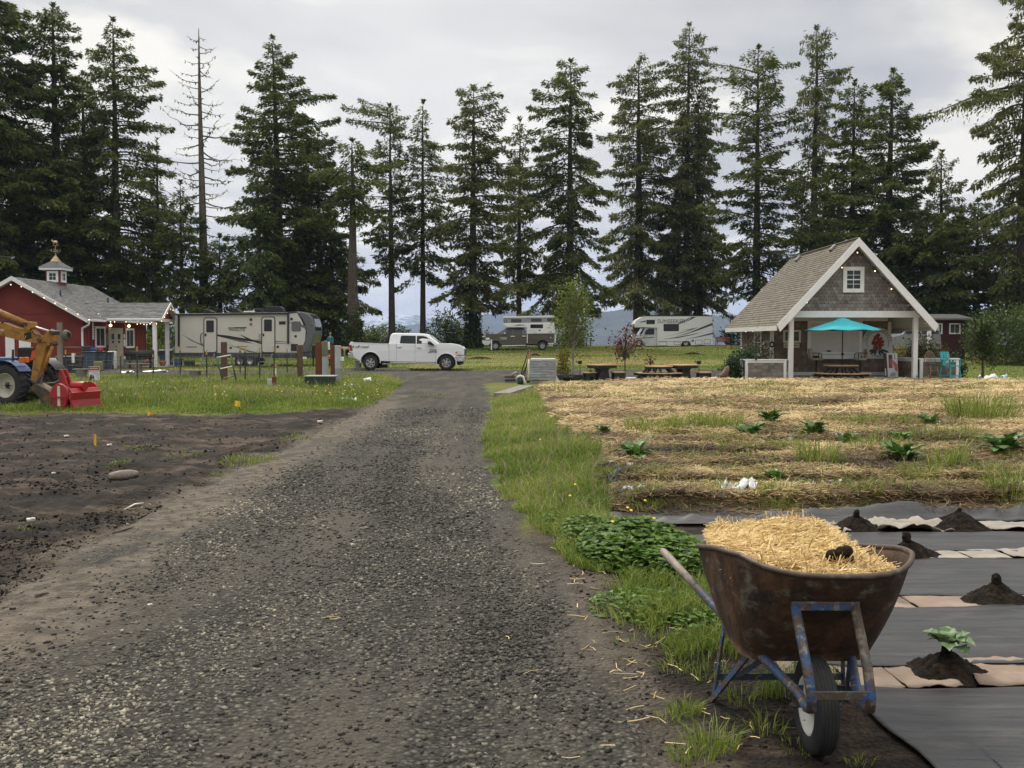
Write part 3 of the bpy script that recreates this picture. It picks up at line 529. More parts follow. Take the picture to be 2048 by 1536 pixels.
# (label, px, Y, top, profile, keywords)
TREES = [
 ('tallest dense dark conifer at the edge of the grove behind the red barn', -8, 80, -150, [(600, 105), (480, 120), (330, 112), (200, 95), (90, 72), (0, 52), (-80, 30), (-140, 5)], dict(r0=15, seed=1, dens=1.25, gaps=.2)),
 ('broad dark conifer with a spiky crown rising behind the barn cupola', 122, 84, 20, [(600, 82), (450, 95), (330, 88), (210, 80), (130, 66), (75, 42), (45, 22), (28, 6)], dict(r0=14, seed=2, dens=1.15, gaps=.25)),
 ('dense filler conifer standing between two taller ones behind the barn', 178, 90, 150, [(600, 70), (450, 75), (330, 66), (220, 40), (160, 10)], dict(r0=10, seed=3, dens=1.1)),
 ('tall ragged conifer with long upswept side boughs beside the bare snag', 236, 86, 45, [(600, 80), (470, 100), (380, 88), (270, 85), (195, 66), (130, 48), (90, 34), (55, 8)], dict(r0=11, seed=4, dens=.8, gaps=.4)),
 ('low dark conifer filling the grove above the barn roof', 60, 88, 250, [(620, 90), (520, 100), (400, 85), (300, 45), (255, 8)], dict(r0=10, seed=5, dens=1.1)),
 ('slender dead-topped tree clothed in ivy left of the bare snag', 320, 88, 280, [(610, 34), (500, 26), (420, 20), (340, 14)], dict(r0=6, seed=6, needle=NB, dens=.9, dead=16, bare=(.35, .95), spray=.4)),
 ('small young spruce between the ivy tree and the bare snag', 366, 82, 365, [(612, 60), (540, 56), (470, 42), (410, 24), (375, 5)], dict(r0=6, seed=7, needle=M_NEEDLE, dens=.9)),
 ('tallest thickly needled conifer behind the travel trailer', 566, 88, 84, [(600, 112), (480, 108), (380, 104), (290, 84), (210, 66), (150, 50), (110, 24), (90, 6)], dict(r0=12, seed=8, dens=1.0, gaps=.3, lean=-12)),
 ('lower bright green conifer in front of the tallest one behind the trailer', 520, 84, 330, [(602, 55), (520, 58), (430, 45), (370, 24), (335, 5)], dict(r0=7, seed=9, needle=NB, dens=.9, droop=.75)),
 ('round-shouldered conifer behind the front of the trailer', 640, 93, 262, [(610, 70), (500, 66), (400, 62), (330, 50), (290, 32), (268, 8)], dict(r0=9, seed=10, dens=1.0)),
 ('drooping grey-green cedar beside the thick broken trunk', 664, 94, 400, [(640, 55), (570, 62), (500, 46), (440, 24), (405, 6)], dict(r0=6, seed=11, needle=MO, dens=.9, droop=.85, hang=.3)),
 ('thick trunked conifer with a short broken crown and bare dead branches', 706, 78, 283, [(432, 30), (390, 44), (345, 55), (310, 42), (290, 22)], dict(r0=14, seed=12, dens=.75, dead=34, bare=(.08, .72), ivy=4.0, nlimb=46)),
 ('slim conifer with a flat bent top at the open gap', 784, 92, 215, [(590, 26), (540, 44), (440, 54), (340, 40), (285, 56), (240, 58), (222, 16)], dict(r0=7.5, seed=13, dens=.72, gaps=.45, hang=.15)),
 ('slim pointed conifer standing alone above the white pickup roof', 846, 94, 208, [(600, 22), (560, 48), (470, 50), (380, 40), (310, 42), (255, 26), (215, 4)], dict(r0=6.5, seed=14, dens=.78, gaps=.35)),
 ('full columnar conifer with ivy round its trunk beside the brown pickup', 946, 86, 178, [(650, 60), (580, 74), (480, 76), (380, 72), (290, 58), (230, 40), (190, 26)], dict(r0=11, seed=15, needle=MO, dens=.95, gaps=.3, ivy=6.0)),
 ('narrow weeping conifer above the truck camper', 1038, 94, 240, [(625, 40), (560, 34), (460, 44), (360, 34), (290, 24), (250, 5)], dict(r0=6.5, seed=16, needle=MO, dens=.75, droop=.95, hang=.4, ivy=2.0)),
 ('broad layered conifer with a blunt top behind the birch sapling', 1140, 90, 128, [(640, 78), (580, 92), (490, 84), (400, 76), (320, 62), (250, 62), (190, 46), (150, 36), (135, 10)], dict(r0=11, seed=17, dens=1.05, gaps=.33, droop=.7)),
 ('wide mossy conifer with low drooping boughs over the motorhome cab', 1276, 103, 132, [(640, 66), (580, 98), (480, 76), (400, 66), (330, 62), (280, 80), (220, 58), (160, 56), (140, 26)], dict(r0=12, seed=18, needle=MO, dens=.9, gaps=.4, droop=.75, hang=.25)),
 ('tallest mossy conifer rising above the motorhome', 1372, 103, 55, [(640, 70), (560, 95), (460, 78), (380, 74), (280, 64), (190, 56), (130, 46), (90, 22), (62, 8)], dict(r0=8, seed=19, needle=MO, dens=.82, gaps=.4, droop=.75, hang=.3)),
 ('second stout stem crowded close behind the tallest mossy conifer', 1396, 104, 200, [(640, 80), (560, 84), (460, 66), (360, 50), (260, 26), (205, 5)], dict(r0=11, seed=20, needle=MO, dens=.8, gaps=.4, droop=.8, hang=.3)),
 ('forked dark conifer standing over the cottage eave', 1512, 92, 100, [(640, 48), (560, 62), (470, 72), (390, 76), (300, 64), (230, 62), (170, 64), (130, 34), (108, 10)], dict(r0=9.5, seed=21, dens=.85, gaps=.45, droop=.6)),
 ('tall sparse conifer with drooping boughs directly behind the cottage ridge', 1624, 94, 62, [(600, 52), (500, 62), (400, 60), (300, 62), (210, 74), (150, 62), (105, 40), (72, 10)], dict(r0=10, seed=22, needle=MO, dens=.55, gaps=.5, droop=.9, hang=.45)),
 ('narrow conifer squeezed between the sparse one and the dense one behind the gable', 1700, 88, 168, [(640, 62), (520, 58), (420, 56), (300, 42), (220, 34), (180, 12)], dict(r0=8, seed=23, dens=.95)),
 ('dense broad conifer behind the cottage gable', 1772, 84, 148, [(640, 110), (540, 112), (440, 96), (340, 90), (270, 62), (215, 48), (180, 28), (155, 6)], dict(r0=12, seed=24, dens=1.15, gaps=.25)),
 ('short ragged conifer right of the dense one behind the gable', 1878, 88, 305, [(620, 55), (520, 58), (430, 52), (370, 34), (318, 10)], dict(r0=7, seed=25, needle=MO, dens=.8, gaps=.4, hang=.2)),
 ('low spreading dark conifer above the red cabin', 1850, 80, 425, [(648, 92), (600, 104), (540, 92), (480, 66), (440, 25)], dict(r0=7, seed=26, dens=1.2, gaps=.2, spray=.48)),
 ('low spreading conifer between the red cabin and the tall one at the edge', 1950, 82, 400, [(640, 70), (580, 84), (510, 70), (450, 48), (408, 10)], dict(r0=7, seed=27, dens=1.1, gaps=.25, spray=.48)),
 ('tallest conifer on the cottage side, bare trunked with long sweeping boughs', 2040, 76, -40, [(600, 40), (520, 85), (450, 95), (370, 60), (250, 105), (210, 135), (150, 100), (80, 70), (20, 48), (-30, 10)], dict(r0=14, seed=28, needle=MO, dens=.7, gaps=.5, droop=.7, hang=.35)),
 ('dark conifer filling the frame edge under the tallest sweeping one', 2070, 82, 330, [(640, 90), (540, 95), (440, 70), (345, 10)], dict(r0=9, seed=29, dens=1.0)),
 ('dark understorey conifer behind the sparse tree and cottage roof', 1600, 97, 380, [(640, 60), (560, 55), (470, 40), (390, 8)], dict(r0=6, seed=30, dens=.9)),
 ('mossy low tree tangled at the foot of the bare snag', 442, 84, 470, [(640, 60), (580, 58), (520, 44), (480, 12)], dict(r0=6, seed=31, needle=MO, dens=.8, hang=.2)),
 ('dark conifer low behind the trailer roof vents', 600, 92, 420, [(640, 60), (560, 56), (480, 40), (425, 8)], dict(r0=7, seed=32, dens=1.0)),
 ('young dark conifer above the barn porch', 300, 84, 470, [(640, 50), (580, 52), (520, 36), (475, 6)], dict(r0=6, seed=33, dens=.9)),
]
for i_, (lab, px, Y, top, prof, kw) in enumerate(TREES):
 if 740 < px < 1560: prof = [(min(a, 655) - (42 if j == 0 else 16 if j == 1 else 0), b * (.8 if j == 0 else 1)) for j, (a, b) in enumerate(prof)]; kw['dens'] = kw.get('dens', 1) * .85
 conifer(lab, px, Y, top, prof, **kw)
# the bare snag
def snag():
 rng = np.random.default_rng(77); Y = 84; base = gat(408, Y); k = Y / F; Ht = CAMZ + (678 - 62) * k - base.z
 root = thing('bare_snag', 'tall bare dead snag with a few mossy branches between the green conifers', 'tree', base, 0, G1)
 t = np.linspace(0, 1, 30); tp = np.stack([np.sin(t * 5) * 0.06, np.cos(t * 4) * 0.05, t * Ht - 0.2], -1); paths = [tp]; rads = [10.5 * k * (1 - t) ** 0.85 + 0.025]; C = []; A = []; B = []
 prof = [(62, 8), (110, 36), (165, 58), (200, 62), (250, 88), (310, 100), (390, 92), (460, 76), (540, 66)]
 for i in range(78):
  py = 80 + 470 * (i + rng.random()) / 78; zi = CAMZ + (678 - py) * k - base.z; Li = np.interp(py, [p[0] for p in prof], [p[1] for p in prof]) * k * rng.uniform(0.45, 1.1); a_ = i * 2.4 + rng.normal(0, .4)
  s = np.linspace(0, 1, 9); up = rng.uniform(-0.05, 0.55); sag = rng.uniform(0.1, 0.5)
  p = np.stack([math.cos(a_) * Li * s, math.sin(a_) * Li * s, zi + Li * (-sag * s + (sag + up * .6) * s ** 2)], -1) + rng.normal(0, 0.02, (9, 3)) * Li * s[:, None]
  paths.append(p); rads.append(np.maximum((0.02 + 0.013 * Li) * (1 - s), 0.011))
  for j in range(rng.integers(2, 6)):
   u = rng.uniform(0.3, 1); b0 = np.array([np.interp(u, s, p[:, q]) for q in range(3)]); dv = unit(np.array([math.cos(a_ + rng.normal(0, .8)), math.sin(a_ + rng.normal(0, .8)), rng.normal(0.1, .5)])) * Li * rng.uniform(.08, .3)
   paths.append(np.stack([b0, b0 + dv * .5, b0 + dv])); rads.append(np.array([.014, .011, .007]))
  n = int(Li * 5)
  if n:
   u = rng.uniform(0.25, 1, n); C.append(np.stack([np.interp(u, s, p[:, q]) for q in range(3)], -1)); d = unit(np.array([[0, 0, -1.0]]) + rng.normal(0, .6, (n, 3))); A.append(d * rng.uniform(.1, .35, n)[:, None]); B.append(unit(np.cross(d, rng.normal(0, 1, (n, 3)))) * .05)
 V, Q = tubes_np(paths, rads, 6); mesh_np('trunk', V, Q, [M_DEAD], root, smooth=True)
 C, A, B = map(np.vstack, (C, A, B)); quads_from(C, A, B, rng.random(len(C)), 'moss', M_MOSS, root)['kind'] = 'stuff'
snag()
# ------------------------------------------------------------------ broadleaf bushes and saplings
def bush(name, label, cat, base, r, h, n, leaf, m_, seed=0, stems=5, trunk=None, group=None, squash=1.0, lobes=7, stem_r=0.02, bark=None, zlo=0.05, narrow=1.0, parent_name='foliage'):
 """leafy plant: stems branching into lobes of small leaves; trunk=(height of clear stem)"""
 rng = np.random.default_rng(seed); root = thing(name, label, cat, base, 0, group); paths = []; rads = []; tips = []
 z0 = trunk or 0.0
 if trunk: paths.append(np.array([[0, 0, -0.05], [0.01, 0, trunk * .5], [0, 0.01, trunk], [0.02 * h, 0, h * .9]])); rads.append(np.array([stem_r * 1.3, stem_r, stem_r * .85, stem_r * .2]))
 nl = lobes * 3
 for i in range(nl):
  a_ = i * 2.4 + rng.normal(0, .4); f = (i + .5) / nl; zz = z0 + (h - z0) * (zlo + (1 - zlo) * f) * rng.uniform(.85, 1.0)
  env = math.sqrt(max(0.02, 1 - (2 * (f - 0.42)) ** 2 * .8)) * narrow; rr = r * env * rng.uniform(.35, 1.0)
  tip = np.array([math.cos(a_) * rr, math.sin(a_) * rr, zz]); st_ = np.array([0, 0, z0 + (zz - z0) * (0.35 if trunk else 0.02)]) if trunk else np.array([math.cos(a_) * r * .12, math.sin(a_) * r * .12, 0])
  mid = (st_ + tip) / 2 + np.array([0, 0, h * .06]); paths.append(np.stack([st_, mid, tip])); rads.append(np.array([stem_r * .6, stem_r * .4, stem_r * .2])); tips.append((mid, tip, f))
 V, Q = tubes_np(paths, rads, 5); mesh_np('stem', V, Q, [bark or M_BARK], root, smooth=True)
 per = n // nl; C = []; T = []
 for (mid, tip, f) in tips:
  u = rng.random(per)[:, None] ** .6; c = mid + (tip - mid) * u + rng.normal(0, 1, (per, 3)) * np.array([r, r, h * .8]) * 0.13; C.append(c); T.append(np.clip(rng.normal(.45, .2, per) + rng.normal(0, .12), 0, 1))
 C = np.vstack(C); T = np.concatenate(T); C[:, 2] = np.maximum(C[:, 2], 0.02); k = len(C); out_ = unit(C - np.array([0, 0, h * .4])); d = unit(out_ * .6 + rng.normal(0, .7, (k, 3)) + np.array([0, 0, -.1])); sz = leaf * rng.uniform(.6, 1.3, k)
 nrm = unit(rng.normal(0, .6, (k, 3)) + np.array([0, 0, 1.0])); w = unit(np.cross(d, nrm)) * (sz * .34)[:, None]; quads_from(C, d * sz[:, None], w, T, 'foliage', m_, root)
 return root
M_LEAF = tint_mat('bush_leaves', [(0, (0.024, 0.042, 0.012)), (.5, (0.060, 0.095, 0.022)), (1, (0.13, 0.17, 0.042))], .5, .35, nscale=.7)
M_LEAF_B = tint_mat('bright_leaves', [(0, (0.06, 0.09, 0.014)), (.5, (0.145, 0.19, 0.032)), (1, (0.27, 0.31, 0.07))], .5, .35, nscale=.9)
for i, (px, Y, r, h, lab, n, mm) in enumerate([
 (655, 96, 3.2, 2.6, 'low green thicket behind the person in teal', 2600, M_LEAF), (712, 95, 2.6, 2.4, 'leafy shrub at the foot of the thick broken trunk', 2000, M_LEAF_B),
 (760, 97, 2.6, 2.6, 'bright brushy shrub behind the pickup bed', 2000, M_LEAF_B), (800, 98, 2.0, 2.3, 'dark shrub left of the pickup cab', 1600, M_LEAF),
 (888, 96, 2.3, 3.6, 'taller rounded shrub over the pickup hood', 2400, M_LEAF), (928, 96, 2.8, 2.0, 'low dark shrub between both pickups', 2200, M_LEAF),
 (1140, 95, 1.8, 1.6, 'small shrub behind the birch sapling', 1200, M_LEAF), (1466, 97, 1.3, 2.0, 'little shrub behind the orange bench', 900, M_LEAF),
 (480, 90, 4.2, 3.4, 'thicket behind the middle of the trailer', 2600, M_LEAF), (400, 88, 4.0, 3.2, 'thicket behind the rear of the trailer', 2600, M_LEAF), (326, 78, 3.0, 2.8, 'green bank of brush beyond the barn porch', 2400, M_LEAF_B), (570, 90, 4.0, 3.6, 'thicket behind the front of the trailer', 2600, M_LEAF),
 (2010, 60, 2.5, 3.7, 'big loose green shrub at the lawn edge by the red cabin', 6200, M_LEAF), (2075, 62, 3.0, 4.3, 'dark leaved shrub crowding the big loose green one', 4200, M_LEAF), (1965, 66, 1.3, 3.2, 'narrow upright shrub beside the cabin corner', 1600, M_LEAF)]):
 bush('shrub', lab, 'shrub', gat(px, Y), r, h, n, 0.24 if Y > 70 else 0.15, mm, 200 + i, group='shrubs beyond the meadow', lobes=9)
# ================================================================== loose cover: stones, grass, straw
ICO = None
def rocks(name, label, X, Y, Z, size, tint, m_, seed, flat=(0.4, 0.75), kind='stuff', sink=0.25):
 """angular stones, one squashed icosahedron each with its own jittered corners"""
 rng = np.random.default_rng(seed); g = (1 + 5 ** .5) / 2
 v = np.array([(x, y, z) for z in (-1, 1) for y in (-1, 1) for x in (-1, 1)]) * .72
 f = np.array([(0, 2, 3, 1), (4, 5, 7, 6), (0, 1, 5, 4), (1, 3, 7, 5), (3, 2, 6, 7), (2, 0, 4, 6)])
 n = len(X); V = v[None] * rng.uniform(0.45, 1.15, (n, 8, 1)) + rng.normal(0, .14, (n, 8, 3)); V = V * np.stack([rng.uniform(.8, 1.3, n), rng.uniform(.65, 1.0, n), rng.uniform(*flat, n)], -1)[:, None]
 a = rng.uniform(0, 6.28, n); b = rng.normal(0, .45, n); ca, sa, cb, sb = np.cos(a), np.sin(a), np.cos(b), np.sin(b)
 x, y, z = V[..., 0], V[..., 1], V[..., 2]; y, z = y * cb[:, None] - z * sb[:, None], y * sb[:, None] + z * cb[:, None]
 x, y = x * ca[:, None] - y * sa[:, None], x * sa[:, None] + y * ca[:, None]
 s = (np.asarray(size) / 2)[:, None]; V = np.stack([X[:, None] + x * s, Y[:, None] + y * s, Z[:, None] + (z + flat[0] * .9 - sink) * s], -1)
 Fc = (f[None] + (np.arange(n) * 8)[:, None, None]).reshape(-1, 4)
 o = mesh_np(name, V.reshape(-1, 3), Fc, [m_], attrs={'tint': ('FACE', np.repeat(tint, 6))}); return tag(o, label, kind=kind)
M_STONE = tint_mat('crushed_rock', [(0, (0.015, 0.0145, 0.013)), (.40, (0.075, 0.069, 0.056)), (.75, (0.20, 0.182, 0.144)), (1, (0.36, 0.325, 0.25))], .75, 0, spec=.3)
M_CLOD = tint_mat('soil_clods', [(0, (0.006, 0.005, 0.004)), (.5, (0.015, 0.011, 0.008)), (1, (0.065, 0.047, 0.033))], .95, 0, spec=.1)
def cover():
 rng = np.random.default_rng(3)
 xs = []; ys = []; ss = []
 for (y0, y1, d, s0, s1, hw) in [(2.6, 5, 3600, .009, .036, 4.3), (5, 8, 2300, .011, .036, 4.6), (8, 13, 850, .016, .044, 5.5), (13, 24, 220, .022, .05, 7.5)]:
  n = int((y1 - y0) * hw * 2 * d); x = rng.uniform(-hw, hw, n); y = rng.uniform(y0, y1, n)
  k = (np.abs(x) < 0.62 * y + 1.2); x, y = x[k], y[k]; dd = sdp(x, y, DRIVE) + (fbm(x * 2, y * 2, 3, 61) - .5) * .5
  left = x < -0.9 - (y - 4) * .02
  dens = np.clip(0.42 + 2.8 * (fbm(x * 1.3, y * .55, 3, 63) - .40), .10, 1.0) * np.where(left, sstep(-.30, -.95, dd), sstep(.02, -.25, dd))
  stray = (dd < .25) & (rng.random(len(x)) < .035)
  k = (rng.random(len(x)) < dens) | stray; x, y = x[k], y[k]; xs.append(x); ys.append(y); ss.append(np.exp(rng.uniform(math.log(s0), math.log(s1), len(x))))
 x, y, s = map(np.concatenate, (xs, ys, ss)); t = np.clip(rng.beta(1.3, 1.7, len(x)) * .85 + .02 + (rng.random(len(x)) < .02) * .4 + 1.05 * (fbm(x * 1.1, y * .5, 3, 64) - .5), 0, 1)
 rocks('loose_gravel', 'loose crushed grey rock lying over the driveway', x, y, H(x, y), s, t, M_STONE, 4)
 # clods over the tilled soil
 n = 120000; y = 1 / rng.uniform(1 / 23.0, 1 / 3.6, n); x = -y * rng.uniform(0.0, .95, n); k = (sdp(x, y, SOIL) < -.1) & (rng.random(n) < sstep(.34, .62, fbm(x * 1.4, y * 2.2, 3, 66))); x, y = x[k], y[k]
 n2 = 2600; y2 = rng.uniform(3.4, 8.0, n2); x2 = rng.uniform(.4, 1.75, n2); dd = sdp(x2, y2, DRIVE); k = (dd > .02) & (dd < .75) & (sdp(x2, y2, FABR) > .03); x = np.concatenate([x, x2[k]]); y = np.concatenate([y, y2[k]])
 s = np.exp(rng.uniform(math.log(.006), math.log(.042), len(x))) * np.clip(y / 8, .6, 1.3)
 rocks('soil_clods', 'dark crumbs and clods lying on the tilled soil', x, y, H(x, y), s, rng.beta(1.6, 2.6, len(x)), M_CLOD, 6, flat=(.45, .8), sink=.5)
cover()
def blades(name, label, x, y, h, w, tint, m_, seed, lean=.45, z=None, kind='stuff', parent=None, dirs=None):
 """bent grass blades: three triangles each"""
 rng = np.random.default_rng(seed); n = len(x); z = H(x, y) if z is None else z; a = rng.uniform(0, 6.28, n) if dirs is None else dirs
 l = np.abs(rng.normal(lean, lean * .5, n)) * h; dx, dy = np.cos(a), np.sin(a); f = rng.uniform(0, 6.28, n); wx, wy = np.cos(f) * w / 2, np.sin(f) * w / 2
 B = np.stack([x, y, z - .01], -1); Mi = B + np.stack([dx * l * .32, dy * l * .32, h * .62], -1); T = B + np.stack([dx * l, dy * l, h * (1 - .25 * lean)], -1); Wv = np.stack([wx, wy, 0 * wx], -1)
 V = np.stack([B - Wv * .7, B + Wv * .7, Mi - Wv, Mi + Wv, T], 1).reshape(-1, 3); i = np.arange(n)[:, None] * 5
 Fc = np.concatenate([i + np.array([[0, 1, 3]]), i + np.array([[0, 3, 2]]), i + np.array([[2, 3, 4]])], 1).reshape(-1, 3)
 o = mesh_np(name, V, Fc, [m_], parent, attrs={'tint': ('FACE', np.repeat(tint, 3))})
 return tag(o, label, kind=kind) if kind else o
M_GRASS = tint_mat('grass_blades', [(0, (0.042, 0.068, 0.010)), (.42, (0.135, 0.205, 0.024)), (.75, (0.275, 0.33, 0.060)), (1, (0.47, 0.42, 0.19))], .5, .35, spec=.35)
M_SEED = tint_mat('grass_seedheads', [(0, (0.16, 0.13, 0.07)), (1, (0.42, 0.34, 0.22))], .8, .3)
M_STRAW = tint_mat('straw_strands', [(0, (0.045, 0.030, 0.017)), (.3, (0.13, 0.080, 0.038)), (.6, (0.365, 0.26, 0.125)), (1, (0.70, 0.555, 0.30))], .6, .12, spec=.3)
M_STRAWF = tint_mat('fresh_straw', [(0, (0.32, 0.20, 0.075)), (.4, (0.58, 0.41, 0.165)), (1, (0.86, 0.68, 0.36))], .5, .12, spec=.35)
M_YEL = mat('buttercup_yellow', (0.72, 0.50, 0.02), .5)
def grass():
 rng = np.random.default_rng(9)
 # verge beside the drive
 n = 260000; y = 1 / rng.uniform(1 / 33., 1 / 4.6, n); x = rng.uniform(-1.2, 2.6, n) + np.where(y > 12, (y - 12) * .02, 0); sd_ = sdp(x, y, VERGE)
 j = fbm(x * 3, y * 3, 2, 91); bare = np.where(y < 7.0, sstep(.42, .56, j) * .55, 1); bare = np.where(y < 5.6, bare * .5, bare)
 k = (sd_ + (j - .5) * .35 < -.02) & (rng.random(n) < bare); x, y, sd_ = x[k], y[k], sd_[k]; n = len(x)
 tall = np.exp(-(((x - at(1165, 930, 13.5).x) / .55) ** 2 + ((y - 13.3) / 2.2) ** 2)); dd = np.minimum(-sd_, .5)
 h = (.035 + .06 * sstep(0, .35, dd) + .09 * fbm(x * 1.3, y * 1.3, 3, 92) + .22 * tall + .02 * sstep(12, 16, y)) * rng.uniform(.6, 1.25, n)
 blades('verge_grass', 'green grass verge between driveway and straw field', x, y, h, np.clip(.0024 + y * .00036, .003, .013), np.clip(rng.normal(.48, .2, n) + .6 * (fbm(x * 1.1, y * 1.1, 3, 93) - .5) + .12 * sstep(14, 22, y), 0, 1), M_GRASS, 10, lean=.55)
 k = (rng.random(n) < .018) & (y > 9); blades('grass_seedheads', 'pale seed heads over the verge grass', x[k], y[k], h[k] * 1.35 + .04, np.full(k.sum(), .011), rng.random(k.sum()), M_SEED, 11, lean=.4)
 # left strip of uncut grass, barn yard, lawn and meadow
 def field(n, x0, x1, y0, y1, hf, wf, seed, nm, lab, tmean=.5, cond=None):
  y = 1 / rng.uniform(1 / y1, 1 / y0, n); x = rng.uniform(x0, x1, n); dr, rd, so, st, fa, ve = zones(x, y); k = (dr < .4) & (rd < .35) & (so < .45) & (st < .3) & (x > -.56 * y - 2) & (x < .56 * y + 2)
  if cond is not None: k &= cond(x, y)
  x, y = x[k], y[k]; blades(nm, lab, x, y, hf(x, y) * rng.uniform(.55, 1.25, len(x)), wf(y), np.clip(rng.normal(tmean, .2, len(x)) + .75 * (fbm(x * .6, y * .6, 3, seed) - .5) + (.5 * sstep(.52, .64, fbm(x * .10, y * .32, 3, 77)) if seed == 15 else 0), 0, 1), M_GRASS, seed, lean=.5); return x, y
 hf = lambda x, y: .05 + .25 * sstep(22.6, 26.5, y + (fbm(x * .8, y * .8, 2, 94) - .5) * 3) * sstep(-3.2, -5.0, x + (y - 22) * .0) * (1 - .55 * sstep(40, 47, y)) * (.25 + 1.3 * fbm(x * .9, y * .9, 3, 95)) * (.45 + .55 * sstep(-16.5, -12, x)) * (1 - .75 * np.exp(-((x + 6.5) ** 2 / 1.2 + (y - 32.8) ** 2 / 3)))
 x, y = field(190000, -26, -2.6, 22.2, 47.5, hf, lambda y: .004 + y * .00036, 12, 'uncut_grass', 'rough uncut grass between the bare soil and the barn yard', .52)
 k = rng.random(len(x)) < .022; k &= (y > 25); blades('meadow_seedheads', 'pinkish seed heads standing over the rough grass', x[k], y[k], hf(x[k], y[k]) * 1.3 + .04, np.full(k.sum(), .018), rng.random(k.sum()), M_SEED, 13, lean=.35)
 field(46000, -30, -6, 47, 75, lambda x, y: .10 + 0 * x, lambda y: .010 + y * .0005, 14, 'yard_grass', 'short grass of the barn yard and camping lawn', .55, lambda x, y: ~((x < -19.6) & (y > 54.6) & (y < 66)))
 field(60000, -12, 26, 53, 100, lambda x, y: .09 + 0 * x, lambda y: .012 + y * .0005, 15, 'meadow_grass', 'mown meadow grass in front of the parked campers', .55)
 field(26000, 16.5, 34, 37, 74, lambda x, y: .08 + 0 * x, lambda y: .010 + y * .0004, 16, 'lawn_grass', 'green lawn beside the cottage', .58)
 # tufts: weeds between the straw rows, near the barrow and on the soil
 T = []
 for px, py, nb, hh, rr in [(1635, 925, 130, .42, .22), (1890, 940, 120, .42, .18), (2030, 985, 150, .36, .22), (1958, 838, 260, .75, .55), (1312, 860, 200, .38, .45), (1435, 860, 190, .42, .38), (1295, 1003, 90, .22, .16), (1545, 1015, 60, .24, .14), (1370, 1425, 150, .10, .07), (1425, 1500, 170, .15, .09), (1330, 1440, 50, .07, .06), (1480, 1400, 80, .09, .08), (1300, 1240, 260, .11, .22), (1250, 1225, 200, .10, .16), (1340, 1215, 220, .12, .2), (1390, 1235, 160, .12, .16), (1430, 1275, 120, .09, .14), (1270, 1290, 60, .07, .12), (1390, 1290, 110, .11, .12), (1420, 1350, 80, .10, .1), (1350, 1340, 60, .08, .08), (1530, 1460, 80, .10, .08), (1385, 1520, 90, .12, .08), (1600, 1500, 40, .07, .08), (1720, 1530, 30, .06, .05),
        (505, 920, 120, .12, .3), (480, 930, 90, .10, .22), (440, 950, 40, .06, .1), (280, 900, 60, .07, .2), (590, 878, 70, .08, .25), (45, 1060, 40, .06, .08), (235, 925, 50, .06, .15), (370, 910, 60, .06, .25), (860, 792, 90, .07, .6), (1700, 850, 120, .30, .4), (1800, 850, 120, .28, .4), (1900, 880, 160, .34, .5), (1760, 905, 120, .30, .35), (1390, 850, 110, .34, .4), (1560, 1000, 60, .2, .15), (1480, 905, 80, .25, .3), (1845, 965, 90, .3, .2), (1420, 985, 50, .2, .14), (1985, 960, 80, .28, .2), (1580, 905, 80, .26, .25), (1720, 985, 70, .24, .2)]:
  nb = nb * 2 if py < 1010 else nb; p = gpt(px, py); a = rng.uniform(0, 6.28, nb); r_ = rr * 1.15 * np.sqrt(rng.random(nb)); T.append(np.stack([p.x + np.cos(a) * r_, p.y + np.sin(a) * r_, hh * rng.uniform(.45, 1.1, nb), a + rng.normal(0, .6, nb)], -1))
 for _ in range(70):   # yellow-green regrowth on the far edge of the straw field
  px = rng.uniform(1100, 2048); p = gpt(px, rng.uniform(768, 800)); nb = 60; a = rng.uniform(0, 6.28, nb); r_ = .45 * np.sqrt(rng.random(nb)); T.append(np.stack([p.x + np.cos(a) * r_, p.y + np.sin(a) * r_, .22 * rng.uniform(.4, 1.1, nb), a], -1))
 for _ in range(300):   # sparse green weeds through the rows
  p = gpt(rng.uniform(1250, 2060), 805 + 190 * rng.random() ** 1.4); nb = 44; a = rng.uniform(0, 6.28, nb); r_ = .28 * np.sqrt(rng.random(nb)); T.append(np.stack([p.x + np.cos(a) * r_, p.y + np.sin(a) * r_, .16 * rng.uniform(.3, 1.3, nb), a], -1))
 T = np.vstack(T); blades('weed_tufts', 'tufts of grass and weeds between straw rows and soil', T[:, 0], T[:, 1], T[:, 2] * .9, np.clip(.0024 + T[:, 1] * .0004, .003, .016), np.clip(rng.normal(.55, .2, len(T)), 0, 1), M_GRASS, 17, lean=.55, dirs=T[:, 3])
 # buttercups: one petal-disc each
 mb = MB()
 for px, py in [(1290, 1010), (1262, 1033), (1308, 1052), (1255, 1028), (1225, 1060), (1080, 870), (1150, 975), (1140, 1000)] :
  p = gpt(px, py + 40); z = p.z + .22; mb.lathe((p.x, p.y, z), (.2, -.5, 1), [(0, .004), (.006, .016), (.008, .002)], 8)
 for _ in range(170):
  px = rng.uniform(60, 760); p = gpt(px, rng.uniform(772, 808))
  if zones(np.array([p.x]), np.array([p.y]))[0][0] < .3: mb.lathe((p.x, p.y, p.z + rng.uniform(.10, .26)), (rng.normal(0, .4), -.6, 1), [(0, .005), (.010, .024), (.014, .004)], 6)
 tag(mb.build('buttercups', M_YEL), 'small yellow buttercups dotted through the rough grass', kind='stuff')
grass()
